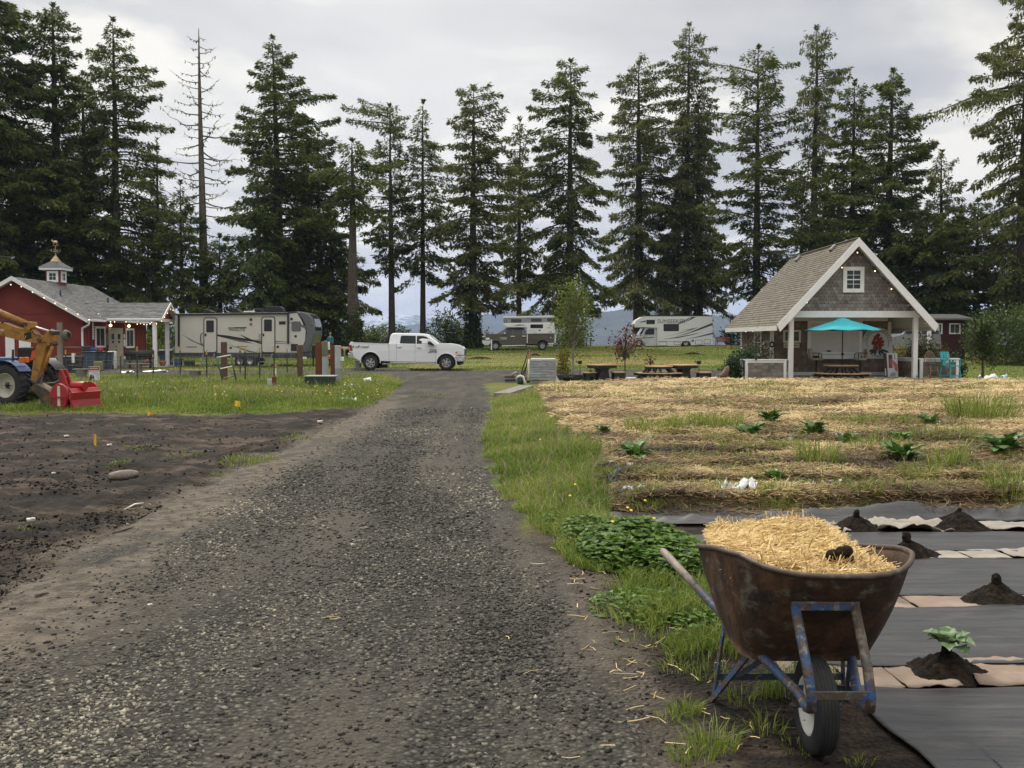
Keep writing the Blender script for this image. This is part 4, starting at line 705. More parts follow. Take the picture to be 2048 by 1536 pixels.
def leaf_patch():
 rng = np.random.default_rng(21); C = []; A = []; B = []; T = []
 for (px, py, rx, ry, n, hh, s) in [(1285, 1105, .50, .85, 2900, .22, .062), (1180, 1075, .28, .6, 900, .15, .045), (1345, 1135, .30, .5, 1000, .20, .05), (1290, 1215, .36, .45, 420, .08, .034), (1400, 1245, .22, .35, 240, .08, .032), (1110, 1050, .15, .4, 350, .09, .03)]:
  p = gpt(px, py); a = rng.uniform(0, 6.28, n); r_ = np.sqrt(rng.random(n)); x = p.x + rx * r_ * np.cos(a); y = p.y + ry * r_ * np.sin(a); z = H(x, y) + hh * np.sqrt(np.maximum(.05, 1 - r_ ** 2)) * rng.uniform(.55, 1.05, n)
  f = rng.uniform(0, 6.28, n); tl = rng.normal(0, .3, (n, 2)); t = np.clip(rng.normal(.45, .2, n), 0, 1)
  for q in (-.95, 0, .95):
   d = np.stack([np.cos(f + q), np.sin(f + q), tl[:, 0] - .12], -1); d = unit(d) * (s * rng.uniform(.75, 1.2, n))[:, None]; w = unit(np.cross(d, np.stack([tl[:, 0], tl[:, 1], np.ones(n)], -1))) * (s * .36)
   C.append(np.stack([x, y, z], -1)); A.append(d); B.append(w); T.append(t)
 o = quads_from(np.vstack(C), np.vstack(A), np.vstack(B), np.concatenate(T), 'creeping_leaves', M_CREEP, None); tag(o, 'mat of glossy three lobed green leaves behind the wheelbarrow', kind='stuff')
M_CREEP = tint_mat('creeping_leaf', [(0, (0.024, 0.060, 0.008)), (.5, (0.085, 0.165, 0.022)), (1, (0.20, 0.29, 0.055))], .5, .3, spec=.25)
leaf_patch()
def strands(name, label, P, dirs, ln, w, tint, m_, kind='stuff', parent=None, seed=0):
 """straw: flat bent strips with a ridge so they are not paper thin seen from above"""
 rng = np.random.default_rng(seed); n = len(P); d = unit(dirs); side = unit(np.cross(d, rng.normal(0, .35, (n, 3)) + np.array([0, 0, 1.0]))) * (w / 2)[:, None]; kink = rng.normal(0, .10, (n, 3)) * ln[:, None]
 a = P - d * (ln / 2)[:, None]; b = P + d * (ln / 2)[:, None]; m0 = P + kink * .5; up = np.cross(side, d) * .6
 V = np.stack([a - side, a + side, m0 - side, m0 + side, b - side, b + side, a + up, m0 + up, b + up], 1).reshape(-1, 3); i = np.arange(n)[:, None] * 9
 Q = np.concatenate([i + np.array([q]) for q in ([0, 6, 7, 2], [6, 1, 3, 7], [2, 7, 8, 4], [7, 3, 5, 8])], 1).reshape(-1, 4)
 o = mesh_np(name, V, Q, [m_], parent, attrs={'tint': ('FACE', np.repeat(tint, 4))}); return tag(o, label, kind=kind) if kind else o
def straw():
 rng = np.random.default_rng(31); n = 210000; y = 1 / rng.uniform(1 / 39.5, 1 / 9.3, n); x = rng.uniform(.02, 1, n) * (0.60 * y + 1.5);
 sd_ = sdp(x, y, STRAW) + (fbm(x * 2, y * 2, 2, 35) - .5) * .6; h, z_, strip = H(x, y, True); k = (sd_ < .02) & (rng.random(n) < .10 + .9 * strip); x, y, h, strip = x[k], y[k], h[k], strip[k]; n = len(x)
 ln = rng.uniform(.10, .34, n) * np.clip(y / 13, .9, 1.5); w = np.clip(.003 + y * .00046, .006, .018); th = rng.normal(0, .9, n); d = np.stack([np.cos(th), np.sin(th), rng.normal(.02, .20, n)], -1)
 t = .34 + .27 * sstep(9.5, 22, y) + .14 * sstep(24, 34, y) + 1.25 * (fbm(x * .9, y * 1.6, 3, 36) - .5) + rng.normal(0, .15, n)
 strands('straw_mulch', 'weathered straw mulch spread in rows over the field', np.stack([x, y, h + rng.uniform(0, .035, n) + .015], -1), d, ln, w, np.clip(t, 0, 1), M_STRAW, seed=32)
 # loose straws dropped beside the barrow and on the drive
 L_ = [(1120, 1270 - 190), (1150, 1075), (1165, 1090), (1110, 1100), (1148, 1165), (1155, 1160), (1150, 1172), (1165, 1150), (1190, 1180), (1155, 1215), (1172, 1240), (1152, 1236), (1245, 1284), (1262, 1330), (1255, 1322), (1265, 1328), (1240, 1285), (1300, 1300), (1170, 1300), (1185, 1302), (1280, 1350), (1285, 1355), (1310, 1395), (1320, 1400), (1250, 1352), (1262, 1360), (1290, 1335), (1340, 1312), (1350, 1340), (1400, 1420), (1410, 1430), (1390, 1360), (1440, 1330), (1350, 1492), (1015, 1280), (660, 1240), (670, 1242), (1030, 1105), (1075, 1130), (1225, 1270), (1350, 1265), (1320, 1285), (1440, 1300), (270, 1015), (285, 1018), (300, 1012), (260, 1020), (1480, 1500), (1510, 1480), (1450, 1440), (1640, 1345), (1660, 1360)]
 L_ += [(rng.normal(1250, 90), rng.uniform(1080, 1530)) for _ in range(30)]
 P = np.array([list(gpt(*q)) for q in L_]); m = len(P); P[:, 2] += .012; th = rng.uniform(0, 6.28, m)
 strands('loose_straw', 'single pale straws dropped on the ground by the wheelbarrow', P, np.stack([np.cos(th), np.sin(th), rng.normal(0, .08, m)], -1), rng.uniform(.04, .12, m), np.full(m, .0045), rng.uniform(.3, 1, m), M_STRAWF, seed=33)
straw()
# ------------------------------------------------------------------ crop plants, scraps in the straw field
def leaf_mesh(C, Ax, up, L_, W_, lob, curl, rng):
 """one lobed leaf blade as a 7x5 strip"""
 Ax = unit(np.array(Ax)); sd_ = unit(np.cross(Ax, up)); nn = np.cross(sd_, Ax); V = []
 for i, s in enumerate(np.linspace(0, 1, 9)):
  wd = W_ * (math.sin(PI * min(1, s * .93 + .07)) ** .7) * (1 + lob * math.cos(s * 6 * PI))
  c = np.array(C) + Ax * L_ * s + nn * (curl * L_ * (s * (1 - s) * 1.6 - .6 * s * s))
  for q in (-1, -.5, 0, .5, 1): V.append(c + sd_ * wd * q * .5 + nn * (abs(q) * wd * .16 + rng.normal(0, .075) * wd))
 Q = [(i * 5 + j, i * 5 + j + 1, i * 5 + j + 6, i * 5 + j + 5) for i in range(8) for j in range(4)]
 return V, Q
def leafy(name, label, cat, base, n, L_, W_, m_, seed, up=.6, group=None, lob=.30, stalk=.3, zc=0.0):
 rng = np.random.default_rng(seed); root = thing(name, label, cat, base, 0, group); V = []; Q = []; T = []; st = MB()
 for i in range(n):
  a = i * 2.4 + rng.normal(0, .3); e = up * rng.uniform(.3, 1.5); d = np.array([math.cos(a), math.sin(a), e]); s_ = rng.uniform(.6, 1.1)
  p0 = np.array([math.cos(a) * .015, math.sin(a) * .015, zc]); p1 = p0 + unit(d) * L_ * stalk * s_; st.tube([p0, p1], [.012 * L_ / .3, .008 * L_ / .3], 5)
  v, q = leaf_mesh(p1, d + np.array([0, 0, -.25]), np.array([0, 0, 1.0]), L_ * s_, W_ * s_, lob, rng.uniform(.1, .4), rng); b = len(V); V += v; Q += [tuple(k + b for k in f) for f in q]; T += list(np.clip(rng.uniform(.15, .85) + rng.normal(0, .13, len(q)), 0, 1))
 st.build('stalk', M_STALK, root); mesh_np('leaves', np.array(V), np.array(Q), [m_], root, attrs={'tint': ('FACE', np.array(T))}, smooth=True); return root
M_STALK = mat('leaf_stalk', (0.16, 0.20, 0.07), .5)
M_RHU = tint_mat('rhubarb_leaf', [(0, (0.030, 0.075, 0.014)), (.5, (0.075, 0.165, 0.028)), (1, (0.16, 0.27, 0.06))], .4, .22, spec=.5, nscale=9, namp=.25)
M_ART = tint_mat('seedling_leaf', [(0, (0.07, 0.13, 0.06)), (.5, (0.13, 0.21, 0.10)), (1, (0.24, 0.33, 0.17))], .5, .2, spec=.4, nscale=30, namp=.25)
for i, (px, py, n, l_, lab) in enumerate([
 (1206, 872, 9, .26, 'leafy crop plant nearest the grass verge, upright above the straw'), (1268, 918, 13, .34, 'wide dark crop plant beside the torn pale card near the verge'),
 (1497, 876, 14, .42, 'broad crop plant with drooping leaves, level with the umbrella table'), (1540, 850, 13, .42, 'broad crop plant just behind the one with drooping leaves'),
 (1630, 876, 13, .38, 'broad crop plant in the middle of the straw field by a pale torn scrap'), (1551, 966, 7, .22, 'small upright crop plant beside the crumpled white plastic'),
 (1802, 930, 14, .42, 'large leafy crop plant over the grey strip right of the field centre'), (2005, 908, 16, .48, 'largest crop plant at the frame edge of the straw field'),
 (1802, 886, 8, .26, 'small crop plant behind the large one over the grey strip'), (1694, 890, 8, .28, 'low crop plant between two tufts behind the field centre'), (1858, 852, 10, .34, 'crop plant far back below the teal chair'),
 (1432, 800, 5, .22, 'single pale green seedling near the far edge of the straw')]):
 leafy('crop_plant', lab, 'crop plant', gpt(px, py), n + 8, l_ * .66, l_ * .36, M_RHU, 300 + i, up=1.15, group='leafy crop plants in the straw field')
def sheet(name, label, cat, c, w, d, rz, amp, m_, seed, group=None, nx=14, ny=10, rag=.12, th=.004, tilt=0.0, lift=0.015, sc=3.0, parent=None):
 """crumpled sheet with a ragged outline and real thickness, following the ground"""
 rng = np.random.default_rng(seed); u = np.linspace(-1, 1, nx); v = np.linspace(-1, 1, ny); U, Vv = np.meshgrid(u, v); ca, sa = math.cos(rz), math.sin(rz)
 e = 1 + rag * (fbm(U * 2.3 + seed, Vv * 2.3, 3, seed) - .5) * 2; xl = U * w / 2 * e; yl = Vv * d / 2 * (1 + rag * (fbm(U * 2.7 + 9, Vv * 2.7 + seed, 3, seed + 3) - .5) * 2)
 zz = amp * (fbm(U * sc + seed * 1.3, Vv * sc * d / w, 3, seed + 7) - .38) * 2 + tilt * Vv * d / 2; X = c.x + xl * ca - yl * sa; Y = c.y + xl * sa + yl * ca
 Z = H(X, Y) + lift + np.maximum(zz, 0); idx = np.arange(nx * ny).reshape(ny, nx); Q = np.stack([idx[:-1, :-1], idx[:-1, 1:], idx[1:, 1:], idx[1:, :-1]], -1).reshape(-1, 4)
 o = mesh_np(name, np.stack([X - c.x, Y - c.y, Z - c.z], -1).reshape(-1, 3), Q, [m_], parent, smooth=True); o.location = c
 s_ = o.modifiers.new('thick', 'SOLIDIFY'); s_.thickness = th; s_.offset = 1; return tag(o, label, cat, group)
M_PLAST = mat('white_plastic', (0.52, 0.53, 0.54), .4, scale=5, col2=(0.20, 0.20, 0.19), thr=(.36, .5), bump=.4, bscale=20)
M_CARD = mat('grey_card', (0.36, 0.32, 0.27), .85, scale=5, col2=(0.12, 0.10, 0.08), thr=(.36, .52), bump=.4, bscale=30)
M_TARP = mat('black_board', (0.03, 0.03, 0.03), .5, scale=6)
for i, (px, py, w, d, amp, mm, lab, nm) in enumerate([
 (1475, 985, .34, .30, .13, M_PLAST, 'crumpled white plastic sheet rising out of the straw', 'plastic_scrap'), (1440, 990, .2, .12, .04, M_CARD, 'low grey torn card just left of the crumpled white plastic', 'card_scrap'),
 (1647, 975, .42, .24, .09, M_CARD, 'bent grey card half buried in straw near the field centre', 'card_scrap'), (1265, 985, .22, .2, .08, M_PLAST, 'bluish white crumpled scrap at the verge end of the rows', 'plastic_scrap'),
 (1236, 962, .30, .25, .10, M_TARP, 'black curled board end poking out by the verge', 'board_scrap'), (1278, 884, .62, .3, .05, M_CARD, 'flat pale torn card near the verge', 'card_scrap'),
 (1258, 940, .5, .22, .08, M_CARD, 'brown curled card behind the black board end', 'card_scrap'), (1340, 918, .8, .3, .06, M_CARD, 'long dun card strip left of the field centre', 'card_scrap'),
 (1688, 877, .62, .4, .10, M_CARD, 'pale peaked card scrap level with the tall umbrella table', 'card_scrap'), (1940, 905, .45, .3, .07, M_CARD, 'small grey card left of the largest crop plant', 'card_scrap'),
 (1858, 866, .9, .35, .06, M_CARD, 'dark edged card under the teal chair side of the field', 'card_scrap'), (1700, 905, .4, .3, .05, M_CARD, 'small pale card behind the field centre', 'card_scrap'), (2035, 975, .3, .2, .07, M_PLAST, 'white scrap by the grass tuft at the frame edge', 'plastic_scrap'), (1570, 880, .5, .3, .05, M_CARD, 'grey card patch between the broad crop plants', 'card_scrap'), (1090, 801, .7, .3, .05, M_CARD, 'weathered card by the far corner of the verge', 'card_scrap')]):
 sheet(nm, lab, 'scrap', gpt(px, py), w, d, .1 * i, amp, mm, 400 + i, 'scraps lying in the straw', rag=.3)
# ================================================================== black sheet strips, cardboard, soil mounds, wheelbarrow
def mat_layers(name, base, layers, rough=.7, bump=.3, bscale=60, metal=0, spec=.4):
 """base colour with patches: layers = [(colour, scale, lo, hi)]"""
 m_ = bpy.data.materials.new(name); m_.use_nodes = True; t = m_.node_tree; b = t.nodes['Principled BSDF']; tcn = t.nodes.new('ShaderNodeTexCoord'); col = None
 for i, (c, sc, lo, hi) in enumerate(layers):
  vec = tcn.outputs['Object']; k = sc
  if hasattr(sc, '__len__'):
   mp = t.nodes.new('ShaderNodeMapping'); mp.inputs['Scale'].default_value = sc; t.links.new(vec, mp.inputs[0]); vec = mp.outputs[0]; k = 1
  nz = t.nodes.new('ShaderNodeTexNoise'); nz.inputs['Scale'].default_value = k; nz.inputs['Detail'].default_value = 7; nz.inputs['Roughness'].default_value = .7; t.links.new(vec, nz.inputs['Vector'])
  mr = t.nodes.new('ShaderNodeMapRange'); mr.inputs[1].default_value = lo; mr.inputs[2].default_value = hi; t.links.new(nz.outputs['Fac'], mr.inputs[0])
  mxr = t.nodes.new('ShaderNodeMixRGB'); t.links.new(mr.outputs[0], mxr.inputs[0]); mxr.inputs[2].default_value = (*c, 1)
  if col is None: mxr.inputs[1].default_value = (*base, 1)
  else: t.links.new(col, mxr.inputs[1])
  col = mxr.outputs[0]
 t.links.new(col, b.inputs['Base Color']); b.inputs['Roughness'].default_value = rough; b.inputs['Metallic'].default_value = metal; b.inputs['Specular IOR Level'].default_value = spec
 n2 = t.nodes.new('ShaderNodeTexNoise'); n2.inputs['Detail'].default_value = 5
 if hasattr(bscale, '__len__'):
  mp = t.nodes.new('ShaderNodeMapping'); mp.inputs['Scale'].default_value = bscale; t.links.new(tcn.outputs['Object'], mp.inputs[0]); t.links.new(mp.outputs[0], n2.inputs['Vector']); n2.inputs['Scale'].default_value = 1
 else: n2.inputs['Scale'].default_value = bscale; t.links.new(tcn.outputs['Object'], n2.inputs['Vector'])
 bp = t.nodes.new('ShaderNodeBump'); bp.inputs['Strength'].default_value = bump; bp.inputs['Distance'].default_value = .01; t.links.new(n2.outputs['Fac'], bp.inputs['Height']); t.links.new(bp.outputs[0], b.inputs['Normal'])
 return m_
M_FAB = mat_layers('woven_black_sheet', (0.020, 0.0205, 0.021), [((0.043, 0.0435, 0.0445), (1.0, 22, 22), .44, .60), ((0.072, 0.066, 0.056), (1.6, 5, 5), .54, .75), ((0.006, 0.006, 0.007), (2.6, 40, 40), .57, .64), ((0.13, 0.12, 0.10), 60, .66, .70)], rough=.42, bump=.35, bscale=(14, 170, 170), spec=.55)
M_BOX = mat_layers('cardboard', (0.20, 0.145, 0.108), [((0.26, 0.20, 0.155), 3, .4, .6), ((0.16, 0.12, 0.09), (5, 11, 11), .62, .75)], rough=.85, bump=.25, bscale=(160, 8, 8))
M_BOXG = mat_layers('grey_cardboard', (0.23, 0.20, 0.168), [((0.31, 0.28, 0.24), 3, .4, .6), ((0.15, 0.12, 0.10), (5, 11, 11), .63, .76)], rough=.85, bump=.25, bscale=(160, 8, 8))
M_MOUND = mat_layers('potting_soil', (0.009, 0.007, 0.005), [((0.030, 0.020, 0.013), 22, .47, .66), ((0.085, 0.062, 0.04), 70, .63, .72)], rough=.95, bump=1.0, bscale=55, spec=.15)
TILT = .045
def strip(name, label, y0, y1, x0, x1, seed, lift):
 rng = np.random.default_rng(seed); nx, ny = 160, 24; U, V_ = np.meshgrid(np.linspace(x0, x1, nx), np.linspace(0, 1, ny)); edge = (fbm(U * 1.5, V_ * 0 + seed, 3, seed) - .5) * .10
 Y = y0 + (y1 - y0) * V_ + TILT * (U - 3.0) + edge * (np.abs(V_ - .5) * 2); X = U + (fbm(V_ * 3, U * 0 + seed, 2, seed + 1) - .5) * .12 * (U < x0 + .3)
 Z = H(X, Y) + lift + .035 * np.maximum(0, fbm(U * 1.3, V_ * 2.2 + seed, 3, seed + 2) - .36) + .005 * np.abs(fbm(U * 1.2 + V_ * 1.5, V_ * 7 + seed, 3, seed + 5) - .5) + .012 * (np.abs(V_ - .5) > .45) * fbm(U * 2.6, V_, 2, seed)
 idx = np.arange(nx * ny).reshape(ny, nx); Q = np.stack([idx[:-1, :-1], idx[:-1, 1:], idx[1:, 1:], idx[1:, :-1]], -1).reshape(-1, 4)
 o = mesh_np(name, np.stack([X, Y, Z], -1).reshape(-1, 3), Q, [M_FAB], smooth=True); s_ = o.modifiers.new('thick', 'SOLIDIFY'); s_.thickness = .003; s_.offset = 1
 return tag(o, label, 'ground sheet', 'black ground sheets by the wheelbarrow')
strip('ground_sheet', 'black ground sheet under the wheelbarrow wheel, broadest of the sheets', 2.3, 4.76, 1.60, 6.5, 501, .010)
strip('ground_sheet', 'black ground sheet behind the seedling and its mound', 5.06, 6.16, 1.42, 7.5, 502, .012)
strip('ground_sheet', 'black ground sheet below the grey card strip with the white spot', 6.44, 7.53, 1.30, 9, 503, .012)
strip('ground_sheet', 'black ground sheet between the grey card strip and the crumpled card', 7.78, 8.52, 1.05, 10, 504, .012)
strip('ground_sheet', 'narrow black ground sheet running along the first straw row', 9.02, 9.62, .95, 11, 505, .012)
def carton(px0, px1, yc, dd, lab, mm, seed, amp=.012, rag=.10, lift=.018):
 xa = (px0 - 1024) / F * yc; xb = (px1 - 1024) / F * yc; xc = (xa + xb) / 2; c = Vector((xc, yc + TILT * (xc - 3.0), 0)); c.z = hz_(c.x, c.y)
 o = sheet('cardboard', lab, 'cardboard', c, xb - xa, dd, TILT, amp * .55, mm, seed, 'cardboard between the black sheets', nx=24, ny=10, rag=rag, th=.005, lift=lift, sc=2.4)
CB = 4.955
carton(1568, 1678, CB, .36, 'tan cardboard behind the wheelbarrow wheel', M_BOX, 511); carton(1682, 1783, CB, .36, 'tan cardboard between barrow fork and the dark crack', M_BOX, 512)
carton(1787, 1900, CB, .34, 'tan cardboard tucked under the seedling mound', M_BOX, 513, .03); carton(1930, 2130, CB + .02, .38, 'tan cardboard lifting at its corner at the frame edge', M_BOX, 514, .06)
carton(1700, 1818, 6.33, .33, 'tan cardboard strip beside the barrow tray', M_BOX, 515); carton(1822, 1975, 6.33, .33, 'ruled tan cardboard left of the bare mound', M_BOX, 516); carton(2020, 2150, 6.34, .33, 'cardboard end beyond the bare mound at the frame edge', M_BOX, 517)
carton(1852, 1935, 7.68, .30, 'grey cardboard right beside the tilted mound', M_BOXG, 518); carton(1938, 2020, 7.68, .30, 'grey cardboard with a white spot', M_BOXG, 519); carton(2022, 2150, 7.70, .30, 'grey cardboard torn at the frame edge', M_BOXG, 520, .04)
carton(1620, 1690, 8.78, .42, 'grey card flap behind the straw in the barrow', M_BOXG, 521, .10, .2); carton(1750, 1895, 8.78, .46, 'crumpled buckled cardboard between two mounds', M_BOXG, 522, .16, .2); carton(1942, 2120, 8.82, .34, 'flat torn cardboard behind the second mound', M_BOXG, 523, .05, .2)
def mound(px, Y, hw, h, clod, label, seed, plant=False, dx=0.0):
 rng = np.random.default_rng(seed); base = gat(px, Y); r = hw * 1.18 / F * Y; root = thing('soil_mound', label, 'soil mound', base, 0, 'soil mounds on the black sheets'); nr, na = 30, 80; V = []
 for i in range(nr):
  s = i / (nr - 1)
  for j in range(na):
   a = 2 * PI * j / na; rr = r * s * (1 + .30 * (fbm(math.cos(a) * 2.5 + seed, math.sin(a) * 1.5, 3, seed) - .5) * 2); z = h * ((1 - s) ** 1.15 * .62 + .38 * (1 - s * s) * (1 - s * .35)) + (.050 * (fbm(rr * 34 * math.cos(a) + seed, rr * 34 * math.sin(a), 4, seed) - .5)) * (1 - .5 * s) - .01 * s + .022
   V.append((dx * (1 - s) + rr * math.cos(a), rr * math.sin(a) * .85, z))
 Q = [(i * na + j, i * na + (j + 1) % na, (i + 1) * na + (j + 1) % na, (i + 1) * na + j) for i in range(nr - 1) for j in range(na)]
 mesh_np('earth', np.array(V), np.array(Q), [M_MOUND], root, smooth=True)
 if clod:
  mb = MB(); k = clod; mb.ball((dx, 0, h + k * .55), (k * .62, k * .6, k * .95), 12, 9);
  for q in range(9): a = rng.uniform(0, 6.28); mb.ball((dx + k * .45 * math.cos(a), k * .45 * math.sin(a), h + rng.uniform(0, k * 1.2)), k * rng.uniform(.15, .34), 7, 5)
  mb.build('root_ball', M_MOUND, root)
 return root
mound(1718, 8.72, 48, .13, .045, 'soil mound with a pointed tip at the far side behind the barrow straw', 531)
mound(1925, 8.78, 56, .16, .03, 'soil mound furthest back, between two cardboard pieces', 532)
mound(1838, 7.68, 44, .125, .055, 'soil mound with a tilted clod beside the barrow tray corner', 533, dx=-.07)
mound(2003, 6.33, 64, .125, .050, 'bare soil mound with a knobbed top near the frame edge', 534)
m5 = mound(1905, 4.96, 78, .105, .042, 'soil mound that carries the pale green seedling', 535)
mound(1768, 6.4, 30, .08, 0, 'small soil mound mostly hidden behind the barrow tray', 536)
p = m5.location.copy(); p.z += .15
leafy('seedling', 'pale green frilly seedling growing on the nearest soil mound', 'seedling', (p.x + .01, p.y, p.z), 19, .095, .080, M_ART, 540, up=.9, lob=.22, stalk=.35)
q = gat(1779, 6.4); leafy('seedling', 'little seedling peeping out behind the barrow tray', 'seedling', (q.x, q.y, q.z + .09), 6, .09, .06, M_ART, 541, up=.9)
# ------------------------------------------------------------------ wheelbarrow
M_RUST = mat_layers('rusted_tray', (0.050, 0.026, 0.014), [((0.13, 0.064, 0.032), (5, 5, 2.2), .46, .60), ((0.020, 0.015, 0.012), 3.2, .48, .62), ((0.15, 0.145, 0.115), (9, 9, 14), .55, .70), ((0.055, 0.10, 0.13), 26, .665, .70)], rough=.75, bump=.5, bscale=45, metal=.15)
M_RIMB = mat_layers('worn_rim', (0.085, 0.06, 0.045), [((0.15, 0.13, 0.11), 20, .5, .65)], rough=.55, bump=.3, metal=.35)
M_BLUE = mat_layers('chipped_blue_paint', (0.024, 0.058, 0.135), [((0.065, 0.046, 0.034), 17, .47, .53), ((0.17, 0.155, 0.125), 24, .56, .62), ((0.018, 0.015, 0.013), 9, .62, .70)], rough=.5, bump=.6, bscale=50)
M_BROWN = mat_layers('rusty_pipe', (0.070, 0.052, 0.038), [((0.16, 0.145, 0.115), 18, .52, .64), ((0.02, 0.07, 0.22), 15, .58, .61), ((0.02, 0.016, 0.013), 8, .60, .7)], rough=.6, bump=.5, bscale=50)
M_WOOD = mat_layers('grey_handle', (0.19, 0.155, 0.125), [((0.28, 0.24, 0.20), (30, 6, 6), .45, .6), ((0.10, 0.05, 0.04), 6, .55, .68)], rough=.65, bump=.3)
M_TYRE = mat('black_rubber', (0.022, 0.023, 0.024), .75, var=.35, scale=18, bump=.1, bscale=90)
M_RIMW = mat('white_wheel', (0.62, 0.61, 0.57), .5, scale=8, col2=(0.30, 0.26, 0.21), thr=(.28, .44))
def wheelbarrow():
 O = Vector((1.24, 4.02, hz_(1.24, 4.02))); root = thing('wheelbarrow', 'rusty wheelbarrow with chipped blue frame, loaded with straw', 'wheelbarrow', O); g = O.z
 def outline(cx, cy, hx, hyf, hyr, ef, er, n=64):
  P = []
  for i in range(n):
   a = 2 * PI * i / n; c, s = math.cos(a), math.sin(a); ex = er if s > 0 else ef; hy = hyr if s > 0 else hyf
   P.append((cx + hx * math.copysign(abs(c) ** (2 / ex), c), cy + hy * math.copysign(abs(s) ** (2 / ex), s)))
  return P
 rim = outline(1.295, 4.45, .405, .60, .55, 2.7, 4.5); bot = outline(1.262, 4.40, .275, .235, .24, 5, 5)
 def rz(y): return float(np.interp(y, [3.85, 3.93, 4.06, 4.3, 4.7, 5.0], [.772, .785, .812, .79, .715, .66]))
 rings = []; K = 9
 for k in range(K + 1):
  s = k / K; b = s + .10 * math.sin(PI * s)          # belly
  rings.append([(bx + (rx - bx) * b, by + (ry - by) * b, .335 + (rz(ry) - .335) * s) for (bx, by), (rx, ry) in zip(bot, rim)])
 mb = MB(); n = 64; mb.smooth = True; vs = [v for r in rings for v in r]
 mb.add(vs, [(i * n + j, i * n + (j + 1) % n, (i + 1) * n + (j + 1) % n, (i + 1) * n + j) for i in range(K) for j in range(n)] + [tuple(range(n))])
 o = mb.build('tray', M_RUST, root, world=True); s_ = o.modifiers.new('thick', 'SOLIDIFY'); s_.thickness = .004; s_.offset = -1
 mb = MB(); r_ = [Vector(v) for v in rings[-1]]; mb.tube(r_ + r_[:2], .0115, 8, False); mb.build('tray_rim', M_RIMB, root, world=True)
 cx = 1.245
 for s in (-1, 1):      # tubular handle: grip, run under the tray, bend at the nose, up to the tray front
  rx = -.415 if s < 0 else .475; fx = s * .112
  pts = [(cx + rx, 5.42, .535), (cx + rx + (fx - rx) * .30, 4.92, .462), (cx + rx + (fx - rx) * .62, 4.38, .385), (cx + fx * 1.02, 3.86, .302), (cx + fx, 3.765, .285), (cx + fx, 3.715, .300), (cx + fx, 3.705, .345), (cx + fx * 1.03, 3.755, .44), (cx + fx * 1.06, 3.915, .635)]
  pts = [Vector(p) for p in pts]; mid = Vector(pts[1]); w = MB(); w.tube([pts[0], pts[0].lerp(mid, .06), pts[0].lerp(mid, .55), mid], [.019, .0215, .021, .0205], 12); w.build('handle', M_WOOD, root, world=True)
  w = MB(); w.tube([mid, pts[2], pts[3], pts[4], pts[5]], .0195, 12); w.build('frame_pipe', M_BLUE, root, world=True)
  w = MB(); w.tube([pts[4] + Vector((0, -.004, .001)), pts[5] + Vector((0, -.003, 0)), pts[6], pts[7], pts[8]], .0198, 12); w.build('front_pipe', M_BROWN if s > 0 else M_BLUE, root, world=True)
  fx2 = cx + s * .305; w = MB(); t5 = Vector((cx + rx + (fx - rx) * .52, 4.56, .40)); t7 = Vector((cx + rx + (fx - rx) * .70, 4.25, .36)); ft = Vector((fx2, 4.585, g + .002))
  w.bar(t5, ft + Vector((0, 0, .0)), .034, .012, (1, 0, 0)); w.bar(t7, ft + Vector((s * .012, .004, 0)), .034, .012, (1, 0, 0)); w.build('leg', [M_BLUE], root, world=True, bevel=.003)
  w = MB(); w.bar((cx + s * .085, 3.97, .30), (cx + s * .075, 4.02, .19), .006, .04, (1, 0, 0)); w.cyl((cx + s * .052, 4.02, .20), (cx + s * .105, 4.02, .20), .011, n=8); w.build('axle_bracket', M_BLUE, root, world=True)
 w = MB(); w.bar((cx - .295, 4.575, .128), (cx + .295, 4.575, .128), .008, .032); w.build('cross_brace', M_BLUE, root, world=True, bevel=.002)
 for s in (-1, 1): w = MB(); w.bar((cx + s * .20, 4.57, .130), (cx + s * .02, 4.42, .325), .008, .026); w.build('diagonal_brace', M_BLUE, root, world=True, bevel=.002)
 w = MB(); w.bar((cx - .135, 3.912, .640), (cx + .135, 3.912, .640), .016, .036); w.build('front_bracket', M_BLUE, root, world=True, bevel=.003)
 w = MB(); w.bar((cx - .118, 3.70, .355), (cx + .118, 3.70, .355), .010, .034); w.build('wheel_guard', M_BROWN, root, world=True, bevel=.003)
 # wheel
 wx, wy, wz = cx, 4.02, g + .197
 w = MB(); prof = [(-.030, .112), (-.043, .124), (-.049, .145), (-.047, .168), (-.040, .184), (-.034, .190)]
 for t in (-.027, -.0145, 0, .0145, .027): prof += [(t - .005, .1965 - abs(t) * .10), (t + .005, .1965 - abs(t) * .10), (t + .006, .191 - abs(t) * .1)]
 prof += [(.034, .190), (.040, .184), (.047, .168), (.049, .145), (.043, .124), (.030, .112)]
 w.lathe((wx, wy, wz), (1, 0, 0), prof, 64); wheel = w.build('wheel', M_TYRE, root, world=True)
 w = MB(); w.lathe((wx, wy, wz), (1, 0, 0), [(-.036, .122), (-.040, .116), (-.034, .106), (-.012, .092), (-.008, .040), (-.030, .034), (-.042, .028), (-.045, .0), (-.045, 0.0), (.045, .0), (.042, .028), (.030, .034), (.008, .040), (.012, .092), (.034, .106), (.040, .116), (.036, .122)], 48); w.cyl((wx - .046, wy + .02, wz - .07), (wx - .035, wy + .02, wz - .07), .004, n=6)
 o = w.build('rim', M_RIMW, root, world=True); o.parent = wheel
 return root
wheelbarrow()
